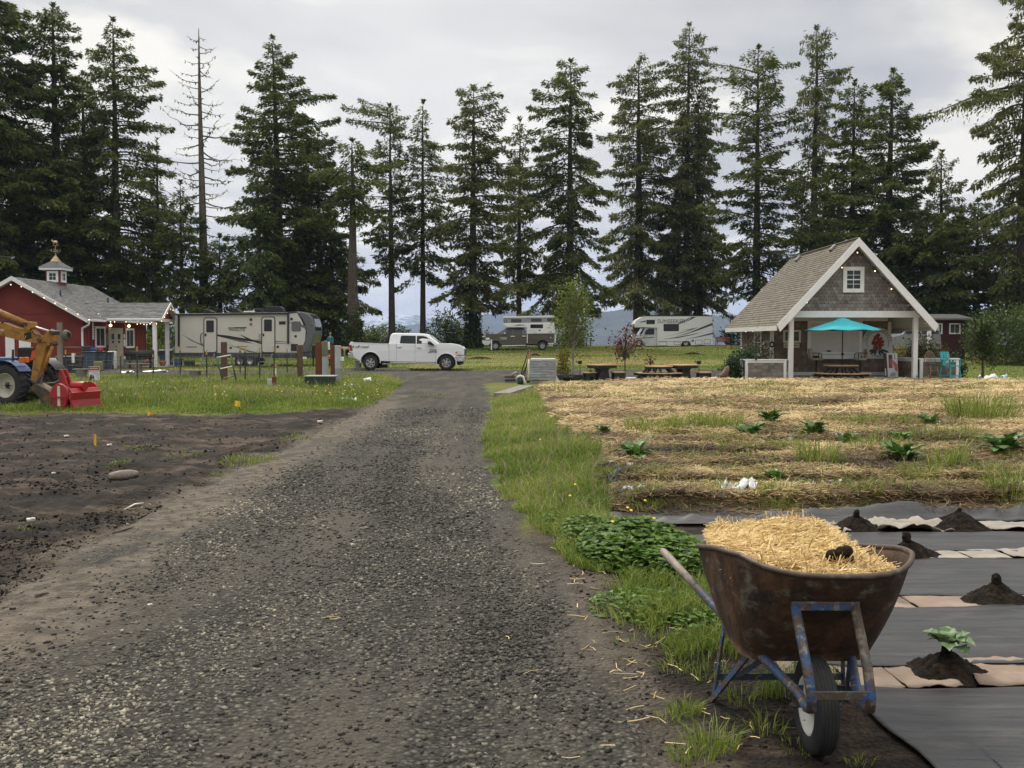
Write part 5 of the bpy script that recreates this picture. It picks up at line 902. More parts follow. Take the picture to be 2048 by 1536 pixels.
def straw_load():
 base = Vector((1.28, 4.45, .36)); root = thing('straw_load', 'pale fresh straw heaped in the wheelbarrow with a dark clod on it', 'straw', base); rng = np.random.default_rng(61)
 def top(x, y):
  x = np.asarray(x); y = np.asarray(y); h = np.interp(y, [3.88, 4.05, 4.25, 4.55, 4.85, 5.02], [.712, .728, .742, .775, .805, .775]) - .16 * sstep(1.47, 1.70, x) * sstep(4.1, 4.6, y) - .02 * sstep(1.5, 1.65, x)
  fl = sstep(.06, .0, np.abs(x - 1.045) - .0) * 0; gap = np.exp(-((x - 1.19 - (y - 4.8) * .2) / .022) ** 2) * sstep(4.55, 4.75, y) * .05
  return h - gap - .035 * sstep(1.17, 1.12, x) * sstep(4.5, 4.8, y) + .05 * (fbm(x * 6, y * 6, 3, 62) - .5) - .05 * sstep(1.05, .93, x) * sstep(4.6, 4.2, y)
 def inside(x, y):
  hy = np.where(y > 4.45, .50, .545); ex = np.where(y > 4.45, 4.0, 2.6); return (np.abs((x - 1.285) / .382)) ** ex + np.abs((y - 4.45) / hy) ** ex
 nr, na = 14, 60; V = []
 for i in range(nr):
  s = i / (nr - 1)
  for j in range(na):
   a = 2 * PI * j / na; c, si = math.cos(a), math.sin(a); ex = 4.0 if si > 0 else 2.6; hy = .50 if si > 0 else .545
   x = 1.292 + .372 * s * math.copysign(abs(c) ** (2 / ex), c); y = 4.45 + hy * s * math.copysign(abs(si) ** (2 / ex), si); V.append((x - base.x, y - base.y, float(top(x, y)) - base.z - .02 - .03 * s ** 6))
 V += [(v[0] * .72, v[1] * .6, .02) for v in V[-na:]]
 Q = [(i * na + j, i * na + (j + 1) % na, (i + 1) * na + (j + 1) % na, (i + 1) * na + j) for i in range(nr) for j in range(na)]
 mesh_np('core', np.array(V), np.array(Q), [mat('straw_core', (0.52, 0.36, 0.14), .7, var=.5, scale=60, bump=1.0, bscale=120)], root, smooth=True)
 n = 16000; x = rng.uniform(.90, 1.69, n); y = rng.uniform(3.88, 5.0, n); k = inside(x, y) < np.where((y < 4.55) | (x < 1.04), .78, .93); x, y = x[k], y[k]; n = len(x); z = top(x, y) + rng.uniform(-.012, .016, n)
 th = np.where(y > 4.35, rng.normal(.25, .28, n), rng.normal(.5, .85, n)); lo = rng.normal(.0, .22, n); ln = np.where(y > 4.35, rng.uniform(.04, .13, n), rng.uniform(.05, .20, n)); d = np.stack([np.cos(th), np.sin(th), lo + .03], -1)
 ed = inside(x, y); ln = ln * np.clip(1.25 - ed * .8, .35, 1); st = rng.random(n) < np.where(y > 4.8, .14, .05); d[st] = np.stack([rng.normal(0, .5, st.sum()), rng.normal(0, .4, st.sum()), rng.uniform(.4, 1.2, st.sum())], -1); ln[st] *= 1.15
 o = strands('loose_strands', None, np.stack([x, y, z], -1) - np.array(base), d, ln, rng.uniform(.0026, .0055, n), np.clip(rng.normal(.55, .2, n) + .8 * (fbm(x * 7, y * 16, 3, 64) - .5) - .15 * (y < 4.2), 0, 1), M_STRAWF, kind='stuff', parent=root, seed=63)
 mb = MB(); c = Vector((1.40, 4.22, .775)) - base
 for q in range(16): a = rng.uniform(0, 6.28); r_ = rng.uniform(0, .045); mb.ball((c.x + r_ * math.cos(a), c.y + r_ * math.sin(a), c.z + rng.uniform(-.01, .02)), rng.uniform(.012, .03), 8, 6)
 mb.build('earth_clod', M_MOUND, root)
straw_load()
# ------------------------------------------------------------------ marker flags, stone, oddments on the bare soil
M_FLAG = mat('yellow_flag', (0.80, 0.50, 0.01), .5, var=.05); M_WIRE = mat('grey_wire', (0.18, 0.18, 0.17), .5, metal=.5)
def flag(px, py, h, fw, fh, label, yaw, lean):
 p = gpt(px, py); root = thing('marker_flag', label, 'marker flag', p, yaw, 'yellow marker flags in the soil'); w = MB(); w.tube([(0, 0, -.03), (lean, 0, h)], .004, 6); w.build('wire', M_WIRE, root)
 w = MB(); nx, ny = 8, 5; V = [(lean * .9 + fw * i / (nx - 1), .02 * math.sin(i * 1.1 + j * .5), h - fh * j / (ny - 1) - .02 * i / nx) for j in range(ny) for i in range(nx)]; w.add(V, [(j * nx + i, j * nx + i + 1, (j + 1) * nx + i + 1, (j + 1) * nx + i) for j in range(ny - 1) for i in range(nx - 1)])
 o = w.build('flag_sheet', M_FLAG, root); s_ = o.modifiers.new('t', 'SOLIDIFY'); s_.thickness = .002
flag(186, 894, .20, .045, .175, 'yellow marker flag standing edge-on in the dark soil', .9, .02)
flag(465, 826, .27, .12, .13, 'yellow marker flag at the border of grass and soil', .35, .06)
flag(293, 832, .09, .10, .08, 'low yellow marker flag half hidden in grass', .2, .02)
def soil_stone():
 p = gpt(246, 958); root = thing('clay_pipe_piece', 'long reddish grey stone lying in the tilled soil', 'stone', p, .45); w = MB(); rings = []
 for i, s in enumerate(np.linspace(0, 1, 12)):
  r_ = .062 * math.sin(PI * min(.97, .10 + s * .84)) ** .5; rings.append([(-.16 + .34 * s, r_ * math.cos(a) * .9, .035 + .018 * s + r_ * math.sin(a)) for a in np.linspace(0, 2 * PI, 14, endpoint=False)])
 w.loft(rings); w.build('stone_body', mat_layers('pale_stone', (0.20, 0.165, 0.14), [((0.29, 0.25, 0.22), 14, .45, .62), ((0.10, 0.07, 0.05), 9, .58, .7)], rough=.85, bump=.4), root)
soil_stone()
M_CHIP = mat('pale_chip', (0.55, 0.53, 0.48), .7)
for px, py, s_, lab in [(133, 877, .05, 'white stone chip left of the edge-on yellow flag'), (219, 892, .05, 'white splinter right of the edge-on yellow flag'), (640, 848, .07, 'curled tan shaving near the drive in the soil'), (107, 949, .03, 'tiny white chip before the long stone'), (62, 1042, .05, 'pale chip at the frame side of the soil'), (300, 1212, .02, 'white powdery crumb on the silt edge of the drive')]:
 p = gpt(px, py); w = MB(); w.cbox((0, 0, s_ * .25), (s_ * 1.5, s_ * .8, s_ * .5), Matrix.Rotation(.4, 3, 'Z') @ Matrix.Rotation(.2, 3, 'X')); w.ball((s_ * .3, 0, s_ * .4), (s_ * .5, s_ * .4, s_ * .3), 8, 5); o = w.build('soil_chip', M_CHIP, bevel=.004); o.location = p; tag(o, lab, 'chip')
for pts, lab in [([(225, 1072), (250, 1062), (268, 1056)], 'dark stick on the silt beside the drive'), ([(248, 1022), (270, 1015), (287, 1010)], 'pale root splinter on the bare soil'), ([(70, 1197), (85, 1192), (98, 1190)], 'black twig at the silt edge near the viewer')]:
 q = [gpt(*a) for a in pts]; w = MB(); w.tube([a - q[0] + Vector((0, 0, .012)) for a in q], [.007, .010, .005], 6); o = w.build('twig', M_DEAD if 'pale' not in lab else M_CHIP); o.location = q[0]; tag(o, lab, 'twig')
# ================================================================== the shingled cottage and its yard
M_WHITE = mat('white_trim', (0.74, 0.75, 0.76), .5, var=.06, scale=3)
M_OFFW = mat('cream_trim', (0.66, 0.65, 0.60), .55, var=.08, scale=3)
M_SHG = tint_mat('cedar_shingle', [(0, (0.105, 0.076, 0.056)), (.5, (0.195, 0.145, 0.108)), (1, (0.30, 0.245, 0.20))], .85, 0, spec=.2, nscale=1.2, namp=.25)
M_SHGREY = tint_mat('weathered_shingle', [(0, (0.11, 0.096, 0.090)), (.5, (0.20, 0.178, 0.165)), (1, (0.31, 0.29, 0.275))], .85, 0, spec=.2, nscale=1.0, namp=.3)
M_ROOFT = tint_mat('roof_shingle', [(0, (0.115, 0.103, 0.084)), (.5, (0.168, 0.150, 0.120)), (1, (0.225, 0.205, 0.168))], .9, 0, spec=.2, nscale=.6, namp=.25)
M_ROOFG = tint_mat('grey_roof_shingle', [(0, (0.095, 0.098, 0.10)), (.5, (0.165, 0.165, 0.162)), (1, (0.225, 0.222, 0.215))], .9, 0, spec=.2, nscale=.6, namp=.25)
M_GLASS = mat('window_glass', (0.030, 0.040, 0.044), .08, var=.3, scale=2, spec=.35)
M_DARK = mat('dark_stain', (0.026, 0.029, 0.031), .6, var=.25); M_WOODT = mat_layers('table_wood', (0.42, 0.25, 0.12), [((0.52, 0.34, 0.18), (2, 12, 12), .42, .6), ((0.28, 0.15, 0.07), (4, 20, 20), .6, .72)], rough=.6, bump=.2)
M_PLANK = mat('grey_plank', (0.20, 0.185, 0.17), .85, bump=.3); M_CONC = mat('concrete', (0.19, 0.18, 0.165), .9, bump=.4, scale=4)
def shingles(name, parent, o, ux, uy, w, h, tw, ch, m_, seed, nrm, inside=None, scallop=False, lift=.012, stag=True):
 """courses of overlapping shingles on a plane (real lapped pieces, each with its own tone)"""
 rng = np.random.default_rng(seed); o = np.array(o, float) - np.array(parent.location); ux = np.array(ux, float); uy = np.array(uy, float); nrm = np.array(nrm, float); V = []; Q = []; T = []
 for r in range(int(math.ceil(h / ch))):
  y0 = r * ch; y1 = min(h, y0 + ch * 1.12); x = -rng.uniform(0, tw) if stag else (-(r % 2) * tw / 2)
  while x < w:
   ww = tw if scallop else tw * rng.uniform(.65, 1.35); a = max(0, x); b = min(w, x + ww * .97); x += ww
   if b - a < .02: continue
   if inside is not None and not (inside((a + b) / 2, (y0 + y1) / 2) and inside(a, y0 + ch * .4) and inside(b, y0 + ch * .4)): continue
   i = len(V)
   if scallop:
    m1 = (a + b) / 2; hw = (b - a) / 2; P = [(a, y1), (a, y0 + ch * .45), (m1 - hw * .7, y0 + ch * .12), (m1, y0), (m1 + hw * .7, y0 + ch * .12), (b, y0 + ch * .45), (b, y1)]
    V += [o + ux * p + uy * q + nrm * (lift * (1.5 if q < y0 + ch * .5 else .2)) for p, q in P]; Q += [(i, i + 1, i + 5, i + 6), (i + 1, i + 2, i + 4, i + 5), (i + 2, i + 3, i + 3, i + 4)]; T += [None] * 3
   else:
    jit = rng.normal(0, ch * .03); l0 = lift * rng.uniform(1.0, 1.7)
    V += [o + ux * p + uy * q + nrm * k for p, q, k in ((a, y0 + jit, l0), (b, y0 + jit, l0), (b, y1, .001), (a, y1, .001), (a, y0 + jit, 0), (b, y0 + jit, 0))]; Q += [(i, i + 1, i + 2, i + 3), (i + 4, i + 5, i + 1, i)]; T += [None] * 2
   t = float(np.clip(rng.normal(.5, .17), 0, 1)); T = [t if q is None else q for q in T]
 me = bpy.data.meshes.new(name); me.from_pydata([tuple(v) for v in V], [], [tuple(dict.fromkeys(q)) for q in Q]); me.materials.append(m_)
 a_ = me.attributes.new('tint', 'FLOAT', 'FACE'); a_.data.foreach_set('value', np.array(T, np.float32)); me.update(); return link(name, me, parent)
def window(parent, name, o, ux, w, h, nrm, fw=.09, cols=2, rows=2, sash=True, m_=None, label=None):
 """frame mesh with glass and muntins as sub-parts; o = lower corner on the wall (world)"""
 m_ = m_ or M_WHITE; ux = Vector(ux); n = Vector(nrm); o = Vector(o); z = Vector((0, 0, 1)); W_ = MB()
 def bx(x0, x1, z0, z1, d0, d1, mb):
  ps = [o + ux * a + z * b + n * c for c in (d0, d1) for b in (z0, z1) for a in (x0, x1)]; mb.add(ps, [(0, 2, 3, 1), (4, 5, 7, 6), (0, 1, 5, 4), (1, 3, 7, 5), (3, 2, 6, 7), (2, 0, 4, 6)])
 for a in ((0, fw, 0, h), (w - fw, w, 0, h), (fw, w - fw, h - fw, h), (fw, w - fw, 0, fw)): bx(*a, -.01, .05, W_)
 fr = W_.build(name, m_, parent, world=True); l = parent.location
 G_ = MB(); bx(fw, w - fw, fw, h - fw, 0.0, .012, G_); g = G_.build('glass', M_GLASS, parent, world=True); g.parent = fr
 K = MB(); t = .009
 for i in range(1, cols): x = fw + (w - 2 * fw) * i / cols; bx(x - t, x + t, fw, h - fw, .012, .030, K)
 for j in range(1, rows):
  y = fw + (h - 2 * fw) * j / rows; q = t * (2.4 if sash and rows % 2 == 0 and j == rows // 2 else 1); bx(fw, w - fw, y - q, y + q, .0135, .032, K)
 if cols + rows > 2: k = K.build('sash_bars', m_, parent, world=True); k.parent = fr
 return fr
def cottage():
 root = thing('shingled_cottage', 'small cedar shingled cottage with white trim, steep roof and open porch', 'cottage', (13.5, 42, 0)); X0, X1, YF, YB, Yp, RF = 11.05, 16.0, 42.3, 48.0, 39.5, 39.0
 RX, RZ, EZ = 13.515, 5.62, 2.23; EL, ER = 10.36, 16.67; sl = (RZ - EZ) / (RX - EL)
 w = MB(); w.box((X0 - .05, Yp - .12, -.2), (X1 + .15, YB, .16)); w.build('deck', M_PLANK, root, world=True)
 w = MB(); w.box((X0 + 1.4, Yp - .16, .02), (X1 + .1, Yp - .122, .10)); w.build('deck_edge', M_WHITE, root, world=True)
 zc = RZ - (X1 - RX) * sl - .14
 w = MB(); w.box((X0 + .02, YF + .02, .16), (X1 - .02, YB - .02, 2.50)); w.prism([(X0 + .02, 2.5), (X1 - .02, 2.5), (X1 - .02, zc), (RX, RZ - .16), (X0 + .02, zc)], (0, YF + .03, 0), (1, 0, 0), (0, 0, 1), (0, YB - YF - .06, 0)); w.build('wall', mat('shingle_backing', (0.06, 0.045, 0.035), .9), root, world=True)
 shingles('front_shingles', root, (X0, YF, .16), (1, 0, 0), (0, 0, 1), X1 - X0, 2.5, .20, .17, M_SHG, 601, (0, -1, 0))
 shingles('side_shingles', root, (X0, YB, .16), (0, -1, 0), (0, 0, 1), YB - YF, 2.5, .20, .17, M_SHG, 602, (-1, 0, 0))
 # gable of scalloped shingles above the porch beam
 inn = lambda x, y: y < (RZ - .30 - 2.81) - abs(x - (RX - EL + .0)) * sl
 w = MB(); w.prism([(RX - 2.5, 2.81), (RX + 2.5, 2.81), (RX, RZ - .22)], (0, Yp + .03, 0), (1, 0, 0), (0, 0, 1), (0, .06, 0)); w.build('gable_backing', mat('shingle_backing', (0, 0, 0)), root, world=True)
 shingles('gable_shingles', root, (EL, Yp + .02, 2.80), (1, 0, 0), (0, 0, 1), ER - EL, 2.7, .155, .135, M_SHGREY, 603, (0, -1, 0), inside=lambda x, y: y < (RZ - .12 - 2.80) - abs(EL + x - RX) * sl, scallop=True, stag=False)
 # roof planes
 for sgn, E in ((-1, EL), (1, ER)):
  L_ = math.hypot(RX - EL, RZ - EZ); uy = ((RX - E) / L_, 0, (RZ - EZ) / L_); nrm = (sgn * (RZ - EZ) / L_, 0, (RX - EL) / L_)
  w = MB(); a = Vector((E, RF, EZ)); b = Vector((RX, RF, RZ)); n = Vector(nrm); t = n * -.11; D = Vector((0, 48.35 - RF, 0))
  w.add([a, b, b + t, a + t, a + D, b + D, b + t + D, a + t + D], [(0, 1, 2, 3), (4, 7, 6, 5), (0, 4, 5, 1), (1, 5, 6, 2), (2, 6, 7, 3), (3, 7, 4, 0)]); w.build('soffit', M_OFFW, root, world=True)
  shingles('roof', root, (E, RF if sgn > 0 else 48.35, EZ + .004), (0, 1 if sgn > 0 else -1, 0), uy, 48.35 - RF, L_, .26, .145, M_ROOFT, 604 + sgn, nrm, lift=.016)
  w = MB(); q = Vector((0, -.035, 0)); dz = Vector((0, 0, -.30)); u_ = Vector((0, 0, .03)); w.add([a + u_, b + u_, b + dz, a + dz + Vector((-sgn * .12, 0, .05)), a + u_ + q, b + u_ + q, b + dz + q, a + dz + q + Vector((-sgn * .12, 0, .05))], [(0, 3, 2, 1), (4, 5, 6, 7), (0, 1, 5, 4), (1, 2, 6, 5), (2, 3, 7, 6), (3, 0, 4, 7)]); w.build('rake_board', M_WHITE, root, world=True)
  w = MB(); w.box((E - .02 if sgn < 0 else E - .02, RF + .01, EZ - .20), (E + .02, 48.34, EZ - .004)); w.build('eave_board', M_OFFW, root, world=True)
 w = MB(); w.box((RX - .10, RF, RZ - .01), (RX + .10, 48.3, RZ + .035)); w.build('ridge_cap', mat('ridge_cap', (0.19, 0.175, 0.15), .9), root, world=True, bevel=.02)
 for px, py in ((1598, 519), (1668, 498)):    # roof vents
  ry = ray(px, py); Y = (RZ - RX * sl - CAMZ) / (ry[2] / ry[1] - sl * ry[0] / ry[1]); p = at(px, py, Y); w = MB(); n = Vector((-(RZ - EZ), 0, RX - EL)).normalized(); up_ = Vector((RX - EL, 0, RZ - EZ)).normalized(); y_ = Vector((0, 1, 0))
  M = Matrix((up_, y_, n)).transposed(); w.cbox(p + n * .07, (.30, .28, .12), M); v = w.build('roof_vent', mat('roof_vent', (0.23, 0.22, 0.20), .6), root, world=True, bevel=.03); w = MB(); w.cbox(p + n * .05 - up_ * .155, (.02, .24, .07), M); k = w.build('vent_mouth', M_DARK, root, world=True); k.parent = v
 # beam and posts
 w = MB(); w.box((X0 + .10, Yp - .02, 2.55), (X1 + .16, Yp + .12, 2.81)); w.build('porch_beam', M_WHITE, root, world=True, bevel=.008)
 for x in (X0 + .02, X1 + .0): w = MB(); w.box((x - .09, Yp - .03, .0), (x + .09, Yp + .15, 2.546)); w.build('post', M_WHITE, root, world=True, bevel=.008)
 for x, z1 in ((X0 - .01, 2.42), (X1 + .01, 2.42)): w = MB(); w.box((x - .07, YF - .035, .14), (x + .07, YF + .10, z1)); w.build('corner_board', M_OFFW, root, world=True)
 w = MB(); w.box((X0 - .03, YB - .13, .14), (X0 + .02, YB + .02, 2.1)); w.build('corner_board', M_OFFW, root, world=True)
 w = MB(); w.box((X0 + .06, YF - .04, 2.46), (X1 - .06, YF + .02, 2.60)); w.build('frieze_board', M_OFFW, root, world=True)
 w = MB(); w.box((X0 + .6, YF - .025, .16), (X1 - .05, YF - .005, .30)); w.build('base_board', M_WHITE, root, world=True)
 w = MB(); w.add([(X0, Yp + .1, 2.56), (X1 + .1, Yp + .1, 2.56), (X1 + .1, YF, 2.60), (X0, YF, 2.60)], [(0, 1, 2, 3)]); w.build('porch_ceiling', M_OFFW, root, world=True)
 window(root, 'window', (13.08, Yp + .0, 3.54), (1, 0, 0), .83, 1.01, (0, -1, 0), .15, 2, 4)
 window(root, 'window', (X0 - .01, 45.3, .95), (0, -1, 0), 1.3, 1.2, (-1, 0, 0), .14, 2, 2, m_=M_OFFW)
 # serving hatch with rolled-down shutter
 xa, xb, za, zb = 12.53, 14.84, 1.06, 2.46; w = MB()
 for a in ((xa, xa + .13, za, zb), (xb - .13, xb, za, zb), (xa + .13, xb - .13, zb - .10, zb), (xa + .13, xb - .13, za, za + .08)): w.box((a[0], YF - .09, a[2]), (a[1], YF, a[3]))
 hf = w.build('serving_hatch', M_WHITE, root, world=True); w = MB(); nz = 26
 for i in range(nz): z0 = za + .08 + (zb - za - .18) * i / nz; w.box((xa + .13, YF - .05 - (.006 if i % 2 else 0), z0), (xb - .13, YF - .002, z0 + (zb - za - .18) / nz * .93))
 k = w.build('roller_shutter', mat('shutter_slats', (0.60, 0.61, 0.61), .5, var=.05), root, world=True); k.parent = hf
 w = MB(); w.box((13.35, YF - .085, za + .10), (13.52, YF - .058, za + .16)); k = w.build('shutter_handle', M_DARK, root, world=True); k.parent = hf
 w = MB(); w.prism([(13.0, .86), (14.62, .86), (14.68, 1.0), (12.94, 1.0)], (0, YF - .45, 0), (1, 0, 0), (0, 0, 1), (0, .42, 0)); w.box((12.7, YF - .48, 1.0), (14.75, YF - .02, 1.045)); w.build('counter', M_WHITE, root, world=True)
 # string of bulbs
 return root
COT = cottage()
M_BULB = mat('lit_bulb', (1.0, 0.72, 0.42), .4, emit=2.5, var=0); M_BULBOFF = mat('unlit_bulb', (0.55, 0.52, 0.45), .2, var=.1); M_BLK = mat('black_cord', (0.012, 0.012, 0.012), .6)
def string_light(label, pts, lit, group='string lights', drop=.10, r=.022, sag=.06):
 """cord through points; a bulb hangs at each"""
 pts = [Vector(p) for p in pts]; root = thing('string_light', label, 'string lights', pts[0], 0, group); path = []
 for a, b in zip(pts[:-1], pts[1:]):
  for i in range(4): t = i / 4; path.append(a.lerp(b, t) - pts[0] + Vector((0, 0, -sag * 4 * t * (1 - t))))
 path.append(pts[-1] - pts[0]); w = MB(); w.tube(path, .009, 5); w.build('cord', M_BLK, root)
 for i, p in enumerate(pts):
  q = p - pts[0]; w = MB(); w.cyl(q, q + Vector((0, 0, -drop * .55)), .018, n=6); w.build('socket', M_BLK, root); w = MB(); c = q + Vector((0, 0, -drop)); w.ball(c, (r, r, r * 1.25), 10, 7); w.build('bulb', M_BULB if (lit is True or i in lit) else M_BULBOFF, root)
def rk(px, py, Y): return at(px, py, Y)
string_light('string of round bulbs under the cottage gable boards', [rk(*q) for q in ((1579, 632, 39.2), (1614, 600, 39.25), (1649, 563, 39.3), (1684, 530, 39.3), (1715, 500, 39.2), (1750, 537, 39.0), (1783, 573, 39.0), (1818, 606, 39.0), (1851, 642, 39.0))], {0, 1, 3, 4, 5, 6})
string_light('string of warm bulbs along the cottage eave', [rk(*q) for q in ((1468, 653, 47.6), (1480, 658, 46.8), (1491.5, 659, 46.0), (1505.5, 658, 45.0), (1518, 657, 44.2), (1533, 656, 43.4), (1549, 655, 42.2))], {0, 1, 2, 3, 4}, sag=.02, drop=.09)
# signs and pictures on the porch wall
def porch_signs():
 YF = 42.3
 r_ = thing('picture_board', 'framed dark picture board on the porch wall left of the hatch', 'notice board', (11.87, YF - .06, 1.55)); w = MB(); w.box((-.37, 0, 0), (.37, .04, .53)); w.build('frame', M_OFFW, r_)
 w = MB(); w.box((-.29, -.006, .07), (.29, -.001, .46)); w.build('picture', mat_layers('garden_picture', (0.05, 0.075, 0.06), [((0.16, 0.17, 0.16), 9, .5, .62), ((0.20, 0.17, 0.03), 7, .62, .68)], rough=.3), r_)
 r_ = thing('kitchen_sign', 'small cream sign with script under the picture board', 'sign', (11.86, YF - .05, 1.33)); w = MB(); w.box((-.33, 0, 0), (.33, .03, .19)); w.build('board', mat('cream_sign', (0.52, 0.50, 0.38), .6), r_); text('lettering', 'the Kitchen', r_, (0, -.004, .095), (PI / 2, 0, 0), .125, M_DARK, .002, shear=.3)
 r_ = thing('nursery_sign', 'arched white nursery sign with a red flower cluster on the porch wall', 'sign', (15.50, YF - .07, .87)); A = [(-.64, 0), (.64, 0), (.64, .72)] + [(.64 * math.cos(t), .70 + .62 * math.sin(t)) for t in np.linspace(.05, PI - .05, 22)] + [(-.64, .72)]
 w = MB(); w.prism(A, (0, 0, 0), (1, 0, 0), (0, 0, 1), (0, .03, 0)); w.build('board', mat('sign_white', (0.56, 0.58, 0.58), .5, var=.05), r_)
 gi = mat('sign_green', (0.020, 0.060, 0.050), .5); w = MB(); E = [Vector((.46 * math.cos(t), -.004, .66 + .50 * math.sin(t))) for t in np.linspace(-.35, PI + .35, 40)]; w.tube(E, .010, 6); w.build('arch_line', gi, r_)
 s = "CLARK'S NURSERY"; n = len(s)
 for i, c in enumerate(s):
  if c == ' ': continue
  t = PI - .10 - (PI - .20) * (i + .5) / n; text('lettering', c, r_, (.555 * math.cos(t), -.004, .66 + .575 * math.sin(t)), (PI / 2, -(t - PI / 2), 0), .155, gi, .002)
 text('lettering', '7  MILES', r_, (0, -.004, .09), (PI / 2, 0, 0), .15, gi, .002); rng = np.random.default_rng(5)
 w = MB()
 for i in range(95):
  a = rng.uniform(0, 6.28); q = math.sqrt(rng.random()); x = .24 * q * math.cos(a); z = .70 + .34 * q * math.sin(a); x *= 1 - .45 * max(0, (z - .70) / .34); w.lathe((x, -.003 - .012 * rng.random(), z), (rng.normal(0, .25), -1, rng.normal(0, .25)), [(0, .045), (.004, .05), (.012, .005)], 7)
 w.build('flower', mat_layers('painted_red', (0.30, 0.055, 0.030), [((0.42, 0.14, 0.09), 14, .5, .62), ((0.16, 0.025, 0.02), 9, .55, .66)], rough=.6), r_)
 w = MB()
 for a, l in ((-2.75, .46), (-2.35, .40), (-1.95, .36), (-1.25, .36), (-.85, .42), (-.40, .46)):
  d = Vector((math.cos(a), 0, math.sin(a) * .75)); o = Vector((0, -.004, .42)) + d * .06; s_ = Vector((-d.z, 0, d.x)); P = [o, o + d * l * .4 + s_ * .055, o + d * l * .8 + s_ * .045, o + d * l, o + d * l * .8 - s_ * .045, o + d * l * .4 - s_ * .055]; w.add(P + [p + Vector((0, -.006, 0)) for p in P], [(0, 1, 2, 3, 4, 5), (6, 11, 10, 9, 8, 7)] + [(i, i + 6, (i + 1) % 6 + 6, (i + 1) % 6) for i in range(6)])
 w.build('leaves', gi, r_)
 # advertising boards leaning by the post
 Y = 40.6; p0 = at(1776, 757, Y); r_ = thing('drink_poster', 'white poster board with a red drink can picture leaning in the porch', 'poster', (p0.x, Y, .16)); M = Matrix.Rotation(-.10, 3, 'X'); w = MB(); w.prism([(0, 0), (.42, 0), (.40, .96), (-.04, .96)], (0, 0, 0), (1, 0, 0), M @ Vector((0, 0, 1)), (0, .02, 0)); w.build('board', mat('poster_white', (0.62, 0.62, 0.66), .4, var=.05), r_)
 up_ = M @ Vector((0, 0, 1));
 def pan(nm, poly, m_, d=-.004): w = MB(); w.prism(poly, Vector((0, d, 0)), (1, 0, 0), up_, (0, -.003, 0)); w.build(nm, m_, r_)
 pan('can_picture', [(.04, .36), (.19, .36), (.19, .86), (.17, .90), (.05, .90), (.03, .86)], mat('can_black', (0.06, 0.06, 0.075), .4)); pan('can_label', [(.05, .40), (.185, .40), (.185, .74), (.05, .74)], mat_layers('can_red', (0.33, 0.07, 0.05), [((0.55, 0.38, 0.16), (60, 1, 2), .55, .62)]), -.009); pan('splash', [(.19, .70), (.34, .56), (.40, .46), (.38, .20), (.30, .26), (.22, .50)], mat('splash_red', (0.45, 0.16, 0.14), .5))
 w = MB()
 for i, hh in enumerate((.07, .10, .13, .16, .12, .15, .11)): w.prism([(.08 + .035 * i, .03), (.095 + .035 * i, .03), (.095 + .035 * i, .03 + hh), (.08 + .035 * i, .03 + hh)], Vector((0, -.004, 0)), (1, 0, 0), up_, (0, -.003, 0))
 for z in (.72, .79, .87): w.prism([(.27, z), (.31, z), (.31, z + .035), (.27, z + .035)], Vector((0, -.004, 0)), (1, 0, 0), up_, (0, -.003, 0))
 w.build('print_marks', M_DARK, r_)
 r_ = thing('leaning_board', 'brown board leaning behind the drink poster', 'board', (p0.x - .03, Y + .10, .16)); w = MB(); w.prism([(-.07, 0), (.3, 0), (.28, .95), (-.10, .95)], (0, 0, 0), (1, 0, 0), up_, (0, .02, 0)); w.build('board', mat('brown_board', (0.09, 0.05, 0.038), .6), r_); w = MB(); w.prism([(-.05, .04), (-.005, .04), (-.012, .34), (-.06, .34)], Vector((0, -.004, 0)), (1, 0, 0), up_, (0, -.003, 0)); w.build('paper_strip', M_OFFW, r_)
porch_signs()
def low_wall(label, segs, h, seed):
 """half-height shingled planter wall with white cap and end posts; segs = list of ((x,y),(x,y))"""
 root = thing('planter_wall', label, 'low wall', (*segs[0][0], 0))
 for k, ((x0, y0), (x1, y1)) in enumerate(segs):
  d = Vector((x1 - x0, y1 - y0, 0)); l = d.length; d.normalize(); n = Vector((d.y, -d.x, 0));
  if n.y > .5 or (abs(n.y) < .5 and n.x > .5): n = -n
  a = Vector((x0, y0, 0)); w = MB(); w.bar(a + Vector((0, 0, h / 2 - .1)), a + d * l + Vector((0, 0, h / 2 - .1)), .12, h); w.build('wall_core', mat('shingle_backing', (0, 0, 0)), root, world=True)
  shingles('wall_shingles', root, a + n * .061 + Vector((0, 0, -.02)), d, (0, 0, 1), l, h - .06, .19, .135, M_SHGREY if abs(n.y) > .5 else M_SHG, seed + k, n)
  w = MB(); w.bar(a - d * .06 + Vector((0, 0, h + .015)), a + d * (l + .06) + Vector((0, 0, h + .015)), .24, .045); w.build('cap', M_WHITE, root, world=True)
  w = MB(); w.bar(a + d * .08 + n * .075 + Vector((0, 0, h - .055)), a + d * (l - .08) + n * .075 + Vector((0, 0, h - .055)), .025, .10); w.build('cap_trim', M_WHITE, root, world=True)
  for q in (0.04, l - .04): p = a + d * q + n * .07; w = MB(); w.box((p.x - .055, p.y - .05, -.05), (p.x + .055, p.y + .05, h - .01)); w.build('end_post', M_WHITE, root, world=True)
low_wall('low grey shingled wall with white cap left of the porch', [((9.27, 39.62), (10.88, 39.62)), ((9.25, 39.75), (9.25, 42.2))], .86, 620)
low_wall('low shingled wall with white cap behind the teal chair', [((16.22, 39.62), (17.72, 39.62)), ((16.16, 39.75), (16.16, 42.2))], .90, 624)
w = MB(); w.box((18.33, 43.9, 0), (18.47, 44.05, 2.25)); tag(w.build('white_post', M_WHITE, bevel=.01), 'thin white post rising among shrubs right of the cottage', 'post')
